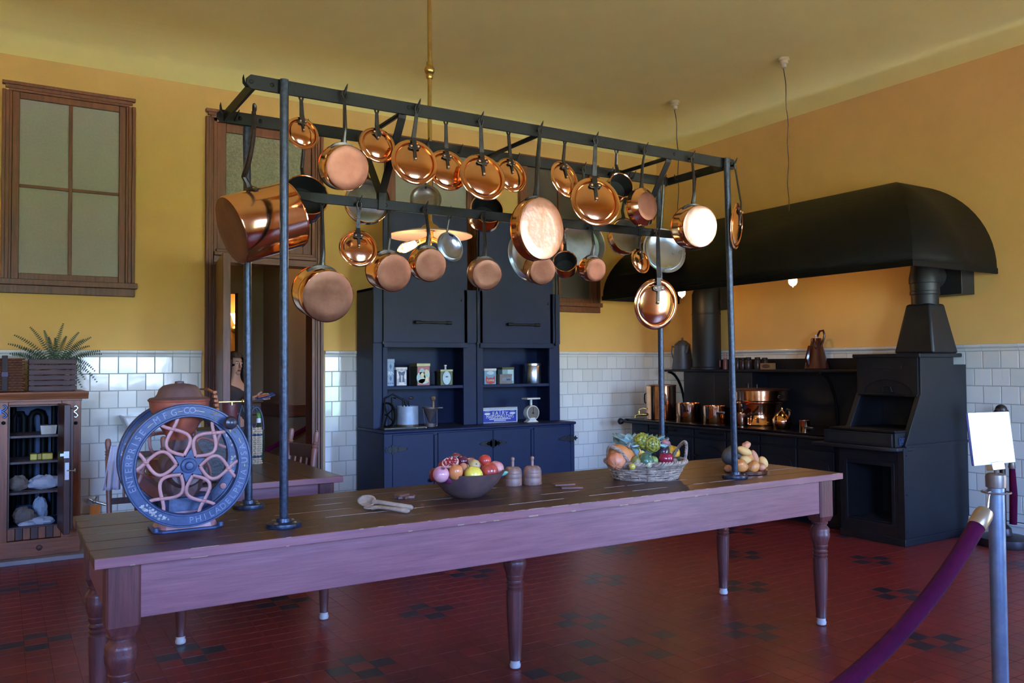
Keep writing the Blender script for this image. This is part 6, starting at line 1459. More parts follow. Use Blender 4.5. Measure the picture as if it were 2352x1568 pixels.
obj('cooling_pipe', pm, M_iron, ib)
# open door seen edge on
hx_ = ox1-.014
dq = Vector((.06, -.998, 0)).normalized(); dn_ = Vector((dq.y, -dq.x, 0)); DW_ = .36
def dbox(mb, a0, a1, t0, t1, z0, z1): c_ = Vector((hx_, IY-.008, 0))+dq*((a0+a1)/2)+dn_*((t0+t1)/2)+Vector((0, 0, (z0+z1)/2)); return mb.obox(c_, dq*((a1-a0)/2), dn_*((t1-t0)/2), Vector((0, 0, (z1-z0)/2)))
mb = MB(); dbox(mb, 0, DW_, -.045, .0, oz0-.03, oz1+.02); dbox(mb, .03, DW_-.03, -.07, -.045, oz0, oz1-.01)
dr = obj('door', mb, M_ibd, ib, 'thick dark oak door standing open, seen edge on', bevel=.004)
zl = ony(157, 1078, IY-.3).z
nk = MATS.get('nickel') or pbr('nickel', (.72, .70, .64), .3, metal=1)
mb = MB(); dbox(mb, DW_-.002, DW_+.004, -.036, -.008, zl-.07, zl+.06); mb.tube([Vector((hx_, IY-.008, zl))+dq*DW_-dn_*.02, Vector((hx_, IY-.008, zl+.0))+dq*(DW_+.004)-dn_*.0+Vector((.07, -.02, 0))], .005, 6); mb.ell(Vector((hx_, IY-.008, zl))+dq*DW_+Vector((.075, -.02, 0)), .006, .006, .016, 8, 6)
obj('latch', mb, nk, dr)
mb = MB(); dbox(mb, DW_-.002, DW_+.004, -.036, .0, zl+.095, zl+.145); dbox(mb, DW_-.002, DW_+.004, .0, .025, zl+.11, zl+.13); obj('catch', mb, nk, dr)
def scroll(x, z, sg=1):
    mb = MB()
    for s2 in (-1, 1): mb.tube([(x, IY-.006, z), (x+sg*.02, IY-.006, z+s2*.012), (x+sg*.034, IY-.006, z+s2*.03), (x+sg*.02, IY-.006, z+s2*.046), (x+sg*.008, IY-.006, z+s2*.040)], .009, 8)
    mb.box(x-.03*sg if sg > 0 else x, x if sg > 0 else x+.03, IY-.006, IY, z-.02, z+.02); return mb
obj('scroll_hinge', scroll(ony(168, 945, IY).x, ony(168, 945, IY).z), nk, ib)
obj('scroll_hinge', scroll(ony(4, 945, IY).x, ony(4, 945, IY).z), pbr('dark_steel_hinge', sr(70, 84, 120), .35, metal=.8), ib)
for u in (174, 8): q = ony(u, 971, IY); obj('rubber_stop', MB().ell((q.x, IY-.012, q.z), .014, .014, .014, 12, 8), M_iron, ib)
q = ony(14, 914, IY); obj('name_tag', MB().box(q.x-.06, q.x+.06, IY-.004, IY, q.z-.015, q.z+.015), P('worn_metal_tag', 140, 120, 120), ib)
# contents
def parcel(name, lab, u, v, px, y, z, mat, sx=1, sy=1, sz=.6, seed=0, cat='parcel'):
    p = ony(u, v, y); r_ = pxm(p, px); rnd = random.Random(seed); ph = [rnd.uniform(0, 6) for _ in range(8)]
    fn = lambda t, s: (.86+.10*math.sin(3*t+ph[0])*math.cos(4*s+ph[1])+.07*math.sin(7*t+ph[2]+5*s)+.04*math.sin(13*t+ph[3]))*(1-.2*max(0, -s-.5))
    c_ = Vector((p.x, y, z+r_*sz*.80)); 
    return solo(name, MB().ell(c_, r_*sx*1.1, r_*sy, r_*sz, 13, 9, (0, 0, 1), fn), mat, lab, cat, (p.x, y, z), 'food parcels in the ice box', ang=.12)
M_pw = pbr('white_butcher_paper', sr(196, 196, 204), .7, bump=.4, bscale=18); M_pb = pbr('brown_butcher_paper', sr(138, 116, 100), .7, bump=.4, bscale=18)
ty = IY+.16
q = ony(110, 983, ty); o = thing('paper_tray', 'small white paper tray on the top shelf of the ice box', 'tray', (q.x, ty, shz[0])); a, b = ony(92, 985, ty).x, ony(130, 985, ty).x
tw_ = (b-a)/2; cx_ = (a+b)/2
obj('tray', MB().add([(cx_-tw_*.88, ty-.05, shz[0]), (cx_+tw_*.88, ty-.05, shz[0]), (cx_+tw_*.88, ty+.08, shz[0]), (cx_-tw_*.88, ty+.08, shz[0]), (cx_-tw_, ty-.06, shz[0]+.07), (cx_+tw_, ty-.06, shz[0]+.07), (cx_+tw_, ty+.09, shz[0]+.07), (cx_-tw_, ty+.09, shz[0]+.07)], [(3, 2, 1, 0), (0, 1, 5, 4), (1, 2, 6, 5), (2, 3, 7, 6), (3, 0, 4, 7), (4, 5, 6, 7)]), P('tray_white', 208, 200, 184), o)
for k, (u0, u1) in enumerate(((69, 85), (96, 121))):
    a, b = ony(u0, 1045, ty).x, ony(u1, 1045, ty).x; h_ = pxm((a, ty, 1), 14)
    solo('butter_block', MB().box(a, b, ty-.04, ty+.08, shz[1], shz[1]+h_), P('butter_yellow', 222, 196, 78), ('yellow butter block, left of the two on the second ice box shelf', 'longer yellow butter block, right of the two on the second ice box shelf')[k], 'butter', ((a+b)/2, ty, shz[1]), 'butter blocks in the ice box', bevel=.006)
solo('butter_block', MB().box(ony(85.5, 1045, ty).x, ony(95.5, 1045, ty).x, ty-.02, ty+.06, shz[1], shz[1]+h_*.97), P('butter_ochre', 180, 148, 60), 'darker ochre piece of butter between the two yellow blocks', 'butter', (ony(90, 1045, ty).x, ty, shz[1]), None, bevel=.005)
parcel('paper_parcel', 'white crumpled paper parcel on the third shelf of the ice box', 104, 1105, 30, ty, shz[2], M_pw, 1.15, .6, .62, 1)
parcel('paper_parcel', 'brown crumpled paper parcel at the left of the third ice box shelf', 42, 1105, 24, ty, shz[2], M_pb, .9, .7, .85, 2)
zb_ = oz0-.02
parcel('paper_parcel', 'white wrapped parcel at the bottom right of the ice box', 95, 1190, 26, ty-.04, zb_, M_pw, 1.2, .55, .45, 3)
parcel('paper_parcel', 'brown wrapped parcel at the bottom left of the ice box', 55, 1175, 24, ty+.06, zb_, M_pb, 1, .7, 1.0, 4)
parcel('paper_parcel', 'round grey parcel at the back right of the ice box bottom', 92, 1165, 17, ty+.22, zb_, M_pw, 1, .8, 1.9, 5)
parcel('paper_parcel', 'small pale parcel in front at the bottom of the ice box', 62, 1195, 16, ty-.08, zb_, M_pw, 1.1, .5, .5, 6)
# hamper on the ice box
HYY = IY+.16
hx1 = ony(55, 850, HYY).x; hz = ony(30, 822, HYY).z
hm = thing('wicker_hamper', 'lidded brown wicker hamper with a dark leather strap, on the ice box', 'basket', (-.15, HYY+.12, IT))
M_wk2 = pbr('brown_cane', sr(122, 76, 50), .5, col2=sr(92, 56, 40), vscale=40, obj_var=.15)
obj('core', MB().box(-.30, hx1-.012, HYY+.012, HYY+.27, IT+.01, hz-.005), pbr('hamper_dark', sr(60, 38, 28), .8), hm)
nrw = 13
for i in range(nrw):
    z = IT+.012+(hz-IT-.02)*i/(nrw-1); pts = []
    L1, L2 = hx1+.30, .28; n1, n2 = 26, 16
    per = [(-.30+L1*k/n1, HYY, 0) for k in range(n1)]+[(hx1, HYY+L2*k/n2, 1) for k in range(n2)]+[(hx1-L1*k/n1, HYY+L2, 2) for k in range(n1)]+[(-.30, HYY+L2-L2*k/n2, 3) for k in range(n2)]
    for k, (x, y, sd) in enumerate(per):
        e = .004*(1 if (k+i) % 2 else -1); pts.append((x+(e if sd == 1 else 0), y-(e if sd == 0 else 0), z))
    obj('weaver', MB().tube(pts, .0072, 5, closed=True), M_wk2, hm)
q0, q1 = ony(4, 850, HYY).x, ony(18, 850, HYY).x
obj('strap', MB().box(q0, q1, HYY-.014, HYY-.008, IT+.01, hz+.02).box(q0, q1, HYY-.014, HYY+.2, hz+.014, hz+.020), pbr('dark_leather', sr(40, 28, 32), .65), hm, bevel=.002)
obj('buckle', MB().box(q0-.004, q1+.004, HYY-.020, HYY-.014, IT+.12, IT+.16), pbr('purple_steel', sr(66, 54, 82), .5, metal=.2), hm, bevel=.003)
# slatted crate with a fern
cx0, cx1 = ony(66, 850, HYY).x, ony(177, 850, HYY).x; cz1 = ony(120, 823, HYY).z
cr = thing('slatted_crate', 'dark brown slatted wooden crate holding the fern, on the ice box', 'crate', ((cx0+cx1)/2, HYY+.13, IT))
M_cr = woodm('dark_crate_slat', sr(66, 46, 48), sr(82, 58, 58), 0, .6, 6)
for k in range(6):
    z = IT+.006+(cz1-IT-.05)*k/5
    obj('slat', MB().box(cx0, cx1, HYY, HYY+.012, z, z+.036), M_cr, cr, bevel=.002); obj('slat', MB().box(cx0, cx1, HYY+.25, HYY+.262, z, z+.036), M_cr, cr, bevel=.002)
    for x in (cx0, cx1-.012): obj('slat', MB().box(x, x+.012, HYY+.013, HYY+.249, z, z+.036), M_cr, cr, bevel=.002)
for x in (cx0+.013, cx1-.038):
    for y in (HYY+.013, HYY+.224): obj('corner_post', MB().box(x, x+.025, y, y+.025, IT, cz1), M_cr, cr)
obj('floor_board', MB().box(cx0+.013, cx1-.013, HYY+.013, HYY+.249, IT+.002, IT+.012), M_cr, cr)
fc = Vector(((cx0+cx1)/2+.01, HYY+.13, IT+.0125))
fe = thing('potted_fern', 'dark green fern in a terracotta pot inside the slatted crate', 'plant', fc)
obj('pot', MB().lathe([(0, 0), (.062, 0), (.082, .13), (.09, .132), (.09, .165), (.08, .165), (.075, .14), (0, .14)], fc, n=28), P('terracotta', 120, 66, 52), fe)
M_fn = pbr('dark_fern_green', sr(44, 62, 40), .55, col2=sr(62, 82, 50), vscale=30)
tips = [(20, 790), (34, 770), (70, 752), (102, 760), (145, 744), (180, 764), (208, 775), (204, 795), (228, 806), (232, 813), (217, 851), (222, 876), (194, 870), (187, 888), (46, 799), (30, 815), (152, 773), (127, 777), (192, 780), (24, 812), (112, 775), (196, 842)]
base = fc+Vector((0, 0, .15))
for k, (u, v) in enumerate(tips):
    rnd = random.Random(k); y = HYY+rnd.uniform(-.06, .22)
    if v > 830: y = HYY-.05
    if v > 830 and u > 180: y = HYY+rnd.uniform(.0, .1)
    t = ony(u, v, y); b = base+Vector((rnd.uniform(-.03, .03), rnd.uniform(-.03, .03), 0)); md = b.lerp(t, .5)+Vector((0, 0, .05+.10*abs(t.x-b.x)+(.10 if v > 830 else 0)))
    pts = [b*(1-s)**2+md*2*s*(1-s)+t*s*s for s in [i/22 for i in range(23)]]
    mb = MB().tube(pts, [.0026*(1-.7*i/22) for i in range(23)], 4)
    for i in range(4, 23):
        d = (pts[min(i+1, 22)]-pts[i-1]).normalized(); s_ = d.cross(Vector((0, 1, .3))).normalized(); l = .026*(1-.72*(i/22)**2)
        for sg in (-1, 1):
            tipv = pts[i]+s_*(sg*l)+d*.004; w_ = d*.0048; nn = Vector((0, .0015, 0))
            mb.add([pts[i]-w_, pts[i]+w_, tipv+w_*.4, tipv-w_*.6, pts[i]-w_+nn, pts[i]+w_+nn, tipv+w_*.4+nn, tipv-w_*.6+nn], [(3, 2, 1, 0), (4, 5, 6, 7), (0, 1, 5, 4), (1, 2, 6, 5), (2, 3, 7, 6), (3, 0, 4, 7)])
    obj('frond', mb, M_fn, fe)
solo('paper_napkin', MB().prism([(0, 0), (.13, .01), (.15, .09), (.03, .08)], (cx1-.05, HYY+.10, IT+.0005), (1, 0, 0), (0, 1, 0), (0, 0, .002)), M_white, 'white paper sheet lying under the right end of the slatted crate', 'paper', (cx1, HYY+.1, IT)) if False else None

# ================================================================== small table behind the mill
SZT = .855; sx0, sx1, sy0, sy1 = .76, 1.735, 4.735, 6.40
st = thing('side_table', 'smaller dark-topped oak table behind the coffee mill with turned legs', 'table', ((sx0+sx1)/2, 5.5, 0))
for k in range(5):
    a = sx0+(sx1-sx0)*k/5; obj('plank', MB().box(a+.0008, a+(sx1-sx0)/5-.0008, sy0, sy1, SZT-.034, SZT-random.uniform(0, .0006)), woodm('side_table_plank', sr(54, 36, 28), sr(70, 46, 34), 1, .32, 4) if 'side_table_plank' not in MATS else MATS['side_table_plank'], st, bevel=.002)
obj('front_edge', MB().box(sx0, sx1, sy0-.014, sy0-.0005, SZT-.036, SZT-.001), M_apron, st, bevel=.004)
obj('front_apron', MB().box(sx0+.1, sx1-.1, sy0+.05, sy0+.08, .66, SZT-.034), M_apron, st, bevel=.003)
obj('back_apron', MB().box(sx0+.1, sx1-.1, sy1-.08, sy1-.05, .66, SZT-.034), M_apron, st, bevel=.003)
obj('side_apron', MB().box(sx0+.05, sx0+.08, sy0+.1, sy1-.1, .66, SZT-.034), M_aprony, st, bevel=.003)
obj('side_apron', MB().box(sx1-.08, sx1-.05, sy0+.1, sy1-.1, .66, SZT-.034), M_aprony, st, bevel=.003)
for x, y in ((sx0+.085, sy0+.085), (sx1-.085, sy0+.085), (sx0+.085, sy1-.085), (sx1-.085, sy1-.085)): turned_leg(st, x, y, SZT-.034, .095, .60, .85)
# tall splint basket with a bottle
c = onz(584, 1064, SZT); r = pxm(c, 17.5); h = pxm(c, 84)
M_sp = pbr('cream_splint', sr(196, 178, 148), .65, col2=sr(176, 152, 120), vscale=30, obj_var=.12)
wb = thing('bottle_basket', 'tall cream splint basket with blue bands and two looped handles', 'basket', c)
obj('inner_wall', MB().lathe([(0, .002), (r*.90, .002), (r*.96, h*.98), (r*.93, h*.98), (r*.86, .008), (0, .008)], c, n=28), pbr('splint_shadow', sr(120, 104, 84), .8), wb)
nst = 14
for i in range(17):
    z = h*(i+.4)/17; bl = i in (3, 13); rr = r*(.92+.06*z/h)
    pf = MB(); pts = [c+Vector((math.cos(2*PI*k/56)*(rr+.0035*math.cos(nst*PI*k/28+PI*(i % 2))), math.sin(2*PI*k/56)*(rr+.0035*math.cos(nst*PI*k/28+PI*(i % 2))), z)) for k in range(56)]
    obj('weaver', pf.tube(pts, h/17*.47, 4, closed=True, flat=.18, nrm=None) if False else pf.tube(pts, h/17*.44, 5, closed=True), P('blue_splint', 44, 58, 92) if bl else M_sp, wb)
for k in range(nst): t = 2*PI*(k+.5)/nst; obj('stake', MB().tube([c+Vector((math.cos(t)*r*.95, math.sin(t)*r*.95, 0)), c+Vector((math.cos(t)*r*1.03, math.sin(t)*r*1.03, h*.5)), c+Vector((math.cos(t)*r*1.02, math.sin(t)*r*1.02, h))], .004, 4), M_sp, wb)
for sg in (-1, 1):
    q = c+Vector((0, sg*.05, 0)); pts = [q+Vector((math.cos(t)*r*.92-(0), 0, h*.93+pxm(c, 52)*math.sin(t))) for t in [PI*k/16 for k in range(17)]]
    obj('handle', MB().tube(pts, .007, 8), pbr('dark_blue_cord', sr(38, 48, 66), .5) if 'dark_blue_cord' not in MATS else MATS['dark_blue_cord'], wb)
bo_ = c+Vector((.03, 0, .012)); bt = thing('wine_bottle', 'green wine bottle with white neck label standing in the splint basket', 'bottle', bo_)
hb = h+pxm(c, 30)
obj('glass', MB().lathe([(0, 0), (.034, 0), (.036, .006), (.036, hb*.58), (.030, hb*.66), (.0145, hb*.76), (.0135, hb*.97), (.015, hb*.975), (.015, hb), (0, hb)], bo_, n=24), pbr('bottle_green', sr(34, 58, 40), .08, coat=.5), bt)
obj('neck_label', MB().lathe([(.0145, hb*.78), (.0152, hb*.785), (.0142, hb*.87)], bo_, n=20), P('label_white', 226, 232, 240), bt); obj('foil', MB().lathe([(.0145, hb*.88), (.0150, hb*.99), (.0155, hb*1.0), (0, hb*1.002)], bo_, n=20), P('foil_green', 96, 150, 60), bt)
# maroon bucket with brass rod and loops
c = onz(535, 1050, SZT); c = Vector((c.x, 5.35, SZT)); c.x = ony(528, 1000, 5.35).x; r = pxm(c, 17); zt_ = ony(528, 926, 5.35).z
bk = thing('maroon_churn', 'maroon leather-look cylinder with brass top rod, right behind the coffee mill', 'bucket', c); hh_ = zt_-SZT
M_mr = pbr('maroon_leather', sr(92, 44, 46), .4, var=.12, vscale=10)
obj('body', MB().lathe([(0, 0), (r*.94, 0), (r*.96, hh_*.8), (r*1.02, hh_*.82), (r*1.04, hh_), (r*.96, hh_), (r*.9, .05), (0, .05)], c, n=36), M_mr, bk)
obj('brass_rod', MB().tube([(c.x-r*2.0, c.y-r*1.05, zt_+.012), (c.x+r*1.5, c.y-r*1.05, zt_+.012)], .006, 8).ell((c.x+r*1.5, c.y-r*1.05, zt_+.012), .013, .013, .016, 12, 8).tube([(c.x, c.y-r*1.05, zt_-.01), (c.x, c.y-r*1.05, zt_+.012)], .008, 8), M_brass, bk)
obj('handle', MB().tube([Vector((c.x+r*1.15, c.y-r*.4, SZT+hh_*.35)), Vector((c.x+r*1.05, c.y-r*.45, SZT+hh_*.8)), Vector((c.x+r*1.45, c.y-r*.45, SZT+hh_*.97)), Vector((c.x+r*1.95, c.y-r*.45, SZT+hh_*.8)), Vector((c.x+r*1.9, c.y-r*.4, SZT+hh_*.35))], .008, 8), MATS['dark_blue_cord'], bk)
# picnic basket with woven leather handle just behind the mill
c = Vector((ony(455, 900, 4.98).x, 4.98, SZT)); top = ony(455, 893, 4.98).z; bw, bd_ = .15, .11
pk = thing('handled_basket', 'dark basket with a tan woven leather handle, behind the mill hopper', 'basket', c)
obj('body', MB().prism([(-bw, 0), (bw, 0), (bw*1.05, .30), (-bw*1.05, .30)], c+Vector((0, -bd_, 0)), (1, 0, 0), (0, 0, 1), (0, 2*bd_, 0)), pbr('black_basket', sr(40, 32, 30), .5, bump=.4, bscale=60), pk, bevel=.01)
pts = [Vector((c.x-.12, c.y, SZT+.28)), Vector((c.x-.125, c.y, top-.06)), Vector((c.x-.10, c.y, top-.01)), Vector((c.x-.03, c.y, top)), Vector((c.x+.05, c.y, top-.002)), Vector((c.x+.085, c.y, top-.02)), Vector((c.x+.105, c.y, top-.07)), Vector((c.x+.115, c.y, SZT+.28))]
hb_ = obj('handle', MB().tube(pts, [.020]*8, 6, flat=.45, nrm=(1, 0, 0)), pbr('tan_leather', sr(160, 92, 52), .5, bump=.3, bscale=60), pk)
mb = MB()
for i in range(10):
    q = pts[5].lerp(pts[7], i/9); mb.obox(q+Vector((.004, -.001, 0)), (.011, 0, 0), (0, .021, 0), (0, 0, .008))
obj('handle_weave', mb, MATS['tan_leather'], hb_, bevel=.002)
# bowls and kettle glimpsed through the wheel
c = onz(493, 1073, SZT); r = pxm(c, 20)
cb = thing('cream_bowl', 'cream and blue bowl glimpsed through the right spokes of the mill wheel', 'bowl', c)
obj('bowl', MB().lathe([(0, 0), (r*.5, 0), (r*.55, .006), (r*.9, r*.7), (r*.98, r*1.3), (r*1.02, r*1.5), (r*.96, r*1.5), (r*.85, r*.7), (0, .015)], c, n=32), P('cream_glaze', 222, 214, 180, rough=.25), cb)
obj('blue_band', MB().lathe([(r*.985, r*1.25), (r*1.015, r*1.42), (r*1.0, r*1.3)], c, n=32), P('band_blue', 84, 108, 150), cb)
c = onz(520, 1085, SZT); r = pxm(c, 13); o = thing('cream_jug', 'small cream jug right of the cream bowl, between wheel rims', 'jug', c)
obj('body', MB().lathe([(0, 0), (r*.8, 0), (r, r*.5), (r*.95, r*1.5), (r*.75, r*2.0), (r*.8, r*2.3), (r*.7, r*2.3), (0, r*.2)], c, n=28), P('cream_glaze', 0, 0, 0), o); obj('handle', MB().tube([c+Vector((-r*.8, -r*.3, r*1.9)), c+Vector((-r*1.6, -r*.3, r*1.7)), c+Vector((-r*1.5, -r*.3, r*.9)), c+Vector((-r*.95, -r*.3, r*.6))], .006, 8), P('jug_dark_handle', 40, 38, 40), o)
c = Vector((ony(466, 1040, 5.5).x, 5.5, SZT)); r = .10; o = thing('steel_kettle', 'dark blue-steel kettle glimpsed through the upper spokes of the mill wheel', 'kettle', c)
obj('body', MB().lathe([(0, 0), (r*.9, 0), (r, .05), (r*.85, .15), (r*.5, .20), (r*.2, .215), (r*.15, .24), (0, .245)], c, n=32), pbr('blue_steel', sr(70, 82, 104), .25, metal=.7), o)
obj('bail_handle', MB().tube([c+Vector((-r*.7, 0, .17)), c+Vector((-r*.6, 0, .27)), c+Vector((0, 0, .32)), c+Vector((r*.6, 0, .27)), c+Vector((r*.7, 0, .17))], .006, 8), M_iron, o)
c = Vector((ony(388, 1045, 5.3).x, 5.3, SZT)); o = thing('steel_pan', 'low pan with a bright steel rim glimpsed through the left spokes of the mill', 'pan', c)
obj('body', MB().lathe([(0, 0), (.12, 0), (.135, .11), (.14, .115), (.135, .12), (.128, .115), (.115, .01), (0, .01)], c, n=32), M_tinl, o)
# chairs
def chair(x, y, rz, lab, hback=1.06, towel=False):
    o = thing('spindle_chair', lab, 'chair', (x, y, 0)); Mr = Matrix.Rotation(rz, 3, 'Z'); T = lambda a, b, c_: Vector((x, y, 0))+Mr @ Vector((a, b, c_))
    obj('seat', MB().prism([(-.21, -.20), (.21, -.20), (.19, .20), (-.19, .20)], T(0, 0, .435), Mr @ Vector((1, 0, 0)), Mr @ Vector((0, 1, 0)), (0, 0, .03)), M_leg, o, bevel=.008)
    for a in (-.18, .18):
        obj('leg', MB().tube([T(a*1.08, -.19, 0), T(a, -.17, .435)], [.014, .020], 12), M_leg, o)
        b0, b1 = T(a*1.05, .22, 0), T(a, .19, .45); tp = T(a*1.02, .26, hback-.10)
        obj('leg', MB().tube([b0, b1], [.014, .020], 12), M_leg, o)
        ax = (tp-b1).normalized(); L = (tp-b1).length
        obj('back_post', MB().lathe([(.017, 0), (.020, L*.5), (.021, L*.86), (.017, L*.88), (.023, L*.90), (.017, L*.92), (.023, L*.94), (.016, L*.96), (.019, L), (.021, L+.03), (.017, L+.055), (.008, L+.062), (0, L+.063)], b1, ax, 16), pbr('chair_violet_oak', sr(140, 96, 84), .38) if 'chair_violet_oak' not in MATS else MATS['chair_violet_oak'], o)
    obj('crest_rail', MB().obox(T(0, .245, hback-.19), Mr @ Vector((.17, 0, 0)), Mr @ Vector((0, .009, 0)), Vector((0, .0, .05))), M_ibd, o, bevel=.006)
    obj('back_rail', MB().obox(T(0, .205, .56), Mr @ Vector((.17, 0, 0)), Mr @ Vector((0, .009, 0)), Vector((0, 0, .022))), M_ibd, o, bevel=.004)
    for k in range(3): a = (k-1)*.085; obj('spindle', MB().tube([T(a, .207, .575), T(a, .243, hback-.235)], [.009, .008], 10), MATS['chair_violet_oak'], o)
    for z, yy in ((.2, -.18), (.2, .20)): obj('stretcher', MB().tube([T(-.185, yy, z), T(.185, yy, z)], .010, 8), M_leg, o)
    return o
chair(1.90-.24, 6.0, R(-78), 'spindle-back oak chair with violet sheen behind the small table', ony(715, 990, 6.0).z+.05)
q = ony(271, 1010, 6.55); chair(q.x+.12, 6.29, 0, 'dark spindle chair left of the small table, its post knob above the mill rim', q.z+.05)
# towel and wall valve
q0, q1 = ony(254, 1030, 6.5), ony(276, 1030, 6.5)
def tf(i, j):
    x = q0.x+(q1.x-q0.x)*i-.012*(1-j)*(1-i)*0+(-.05*j*(1-i)); return Vector((x, 6.50+.018*math.sin(i*13)*(.3+.7*j), q0.z+.02-(q0.z-.62)*j))
tw_ = solo('tea_towel', MB().grid(tf, 24, 14), pbr('white_linen', sr(206, 204, 220), .85, bump=.15, bscale=120), 'white linen towel hanging over the left chair beside the mill', 'towel', (q0.x, 6.5, q0.z)); so = tw_.modifiers.new('t', 'SOLIDIFY'); so.thickness = .004
q = ony(216, 1150, YB-.05); o = thing('wall_valve', 'chrome wall valve on the tiles with an orange paper tag', 'valve', (q.x, YB-.015, q.z))
obj('body', MB().tube([(q.x, YB-.013, q.z), (q.x, YB-.08, q.z)], .012, 10).tube([(q.x-.05, YB-.075, q.z+.03), (q.x, YB-.08, q.z), (q.x+.09, YB-.10, q.z-.035)], [.012, .014, .011], 10).ell((q.x, YB-.08, q.z), .02, .02, .02, 12, 8).tube([(q.x, YB-.08, q.z), (q.x+.02, YB-.09, q.z+.045)], .007, 8), nk, o)
obj('tag', MB().box(q.x-.035, q.x+.045, YB-.098, YB-.096, q.z-.16, q.z-.03), P('orange_tag', 226, 128, 30), o)
q0 = ony(262, 955, YB-.2)
sk = thing('wall_sink', 'small white sink on the tiled wall, mostly hidden behind the mill wheel', 'sink', (q0.x+.28, YB-.013, q0.z-.1))
obj('basin', MB().prism([(0, 0), (.52, 0), (.48, -.14), (.06, -.14)], (q0.x+.05, YB-.36, q0.z), (1, 0, 0), (0, 0, 1), (0, .345, 0)), P('sink_white', 214, 212, 206, rough=.2), sk, bevel=.02)

# ================================================================== rope barriers
M_gal = pbr('galvanised_post', sr(112, 124, 138), .38, metal=.6, col2=sr(138, 148, 158), vscale=14, bump=.05, bscale=60)
M_bz = pbr('bronze_cap', sr(120, 104, 90), .4, metal=.5, var=.1, vscale=12); M_vel = pbr('burgundy_velvet', sr(66, 3, 34), .95, spec=.1, var=.15, vscale=16, bump=.2, bscale=90)
M_vel.node_tree.nodes['Principled BSDF'].inputs['Sheen Weight'].default_value = .03
SY_ = 1.6
def stanchion(x, y, lab, ring_z, cap_z):
    o = thing('barrier_post', lab, 'stanchion', (x, y, 0))
    obj('tube', MB().tube([(x, y, .02), (x, y, cap_z-.035)], .0265, 28), M_gal, o)
    obj('base', MB().lathe([(0, 0), (.16, 0), (.16, .012), (.04, .03), (.03, .06), (0, .06)], (x, y, 0), n=40), M_bz, o)
    obj('cap', MB().lathe([(.030, cap_z-.05), (.033, cap_z-.048), (.034, cap_z-.012), (.032, cap_z-.004), (.025, cap_z), (0, cap_z)], (x, y, 0), n=32), M_bz, o)
    obj('ring', MB().lathe([(.046+.003*math.cos(t), ring_z+.003*math.sin(t)) for t in [2*PI*k/8 for k in range(8)]], (x, y, 0), n=40, closed=True).obox((x, y, ring_z), (.046, 0, 0), (0, .004, 0), (0, 0, .003)), M_bz, o)
    return o
ps = ony(2289, 1170, SY_); PX0 = ps.x; rz_ = ony(2280, 1131, SY_).z; cz_ = ony(2285, 1087, SY_).z
stanchion(PX0, SY_, 'grey tubular barrier post at the right edge carrying the white notice', rz_, cz_)
xl = -.42
stanchion(xl, SY_, 'matching grey tubular barrier post beyond the left edge of the view', rz_, cz_)
# velvet rope between them
va = ony(2262, 1180, SY_); vb = ony(1935, 1562, SY_)
P0 = ony(2271, 1148, SY_); e = xl+.05
xm = (PX0+xl)/2; half = (P0.x-xm)
def rope_z(x, za=P0.z, dip=.92): s = (x-xm)/half; return za-dip*(1-(.45*s*s+.55*abs(s)**3.2))
rp = thing('velvet_rope', 'burgundy velvet barrier rope with brass ends, hanging from the front post', 'rope', (P0.x, SY_, P0.z))
k_ = (P0.z-vb.z)/(P0.z-rope_z(vb.x)); dipv = .92*k_
pts = [Vector((xm+half*s, SY_-.03*0, rope_z(xm+half*s, P0.z-.015, dipv))) for s in np.linspace(-.972, .972, 60)]
obj('rope', MB().tube(pts, [.0275]*60, 16), M_vel, rp)
for en, sg in ((pts[-1], 1), (pts[0], -1)):
    d = (pts[-1]-pts[-2]).normalized() if sg > 0 else (pts[0]-pts[1]).normalized()
    obj('brass_end', MB().lathe([(.0285, -.045), (.031, -.04), (.031, .01), (.027, .028), (.012, .04), (0, .042)], en, d, 24), pbr('matt_brass_end', sr(176, 148, 108), .35, metal=.7) if 'matt_brass_end' not in MATS else MATS['matt_brass_end'], rp)
    q = en+d*.04; ex = PX0-.046 if sg > 0 else xl+.046
    obj('snap_hook', MB().tube([q-d*.004, q+d*.012, Vector((ex-sg*.004, SY_, rz_-.012)), Vector((ex+sg*.006, SY_, rz_+.006)), Vector((ex-sg*.012, SY_, rz_+.004))], .004, 8), nk, rp)
# notice on the near post
t0, t1, t2, t3 = ony(2222, 948, SY_-.03), ony(2317, 945, SY_-.03), ony(2331, 1061, SY_-.05), ony(2238, 1070, SY_-.05)
cS = (t0+t1+t2+t3)/4; uu = ((t1-t0)+(t2-t3))/2; vv = ((t0-t3)+(t1-t2))/2; wS = uu.length/2; hS = vv.length/2; uu.normalize(); vv = (vv-uu*vv.dot(uu)).normalized(); nn = vv.cross(uu)
ntc = thing('notice_board', 'blank white notice card in a clear holder on the front barrier post', 'sign', (PX0, SY_, cz_))
obj('card', MB().obox(cS-nn*.0, uu*wS, vv*hS, nn*.002), M_white, ntc, bevel=.004)
obj('backing', MB().obox(cS+nn*(.006 if nn.y > 0 else -.006), uu*wS, vv*hS, nn*.0035), P('clear_edge_violet', 70, 60, 110), ntc, bevel=.003)
bq = cS-vv*(hS+.006); obj('clip', MB().obox(bq, uu*.038, vv*.014, nn*.012), nk, ntc, bevel=.002)
obj('stalk', MB().tube([(PX0, SY_, cz_-.002), (PX0, SY_, bq.z)] if abs(bq.x-PX0) < .004 else [(PX0, SY_, cz_-.002), Vector((PX0, SY_, cz_)).lerp(bq, .5), bq], .006, 10), nk, ntc)
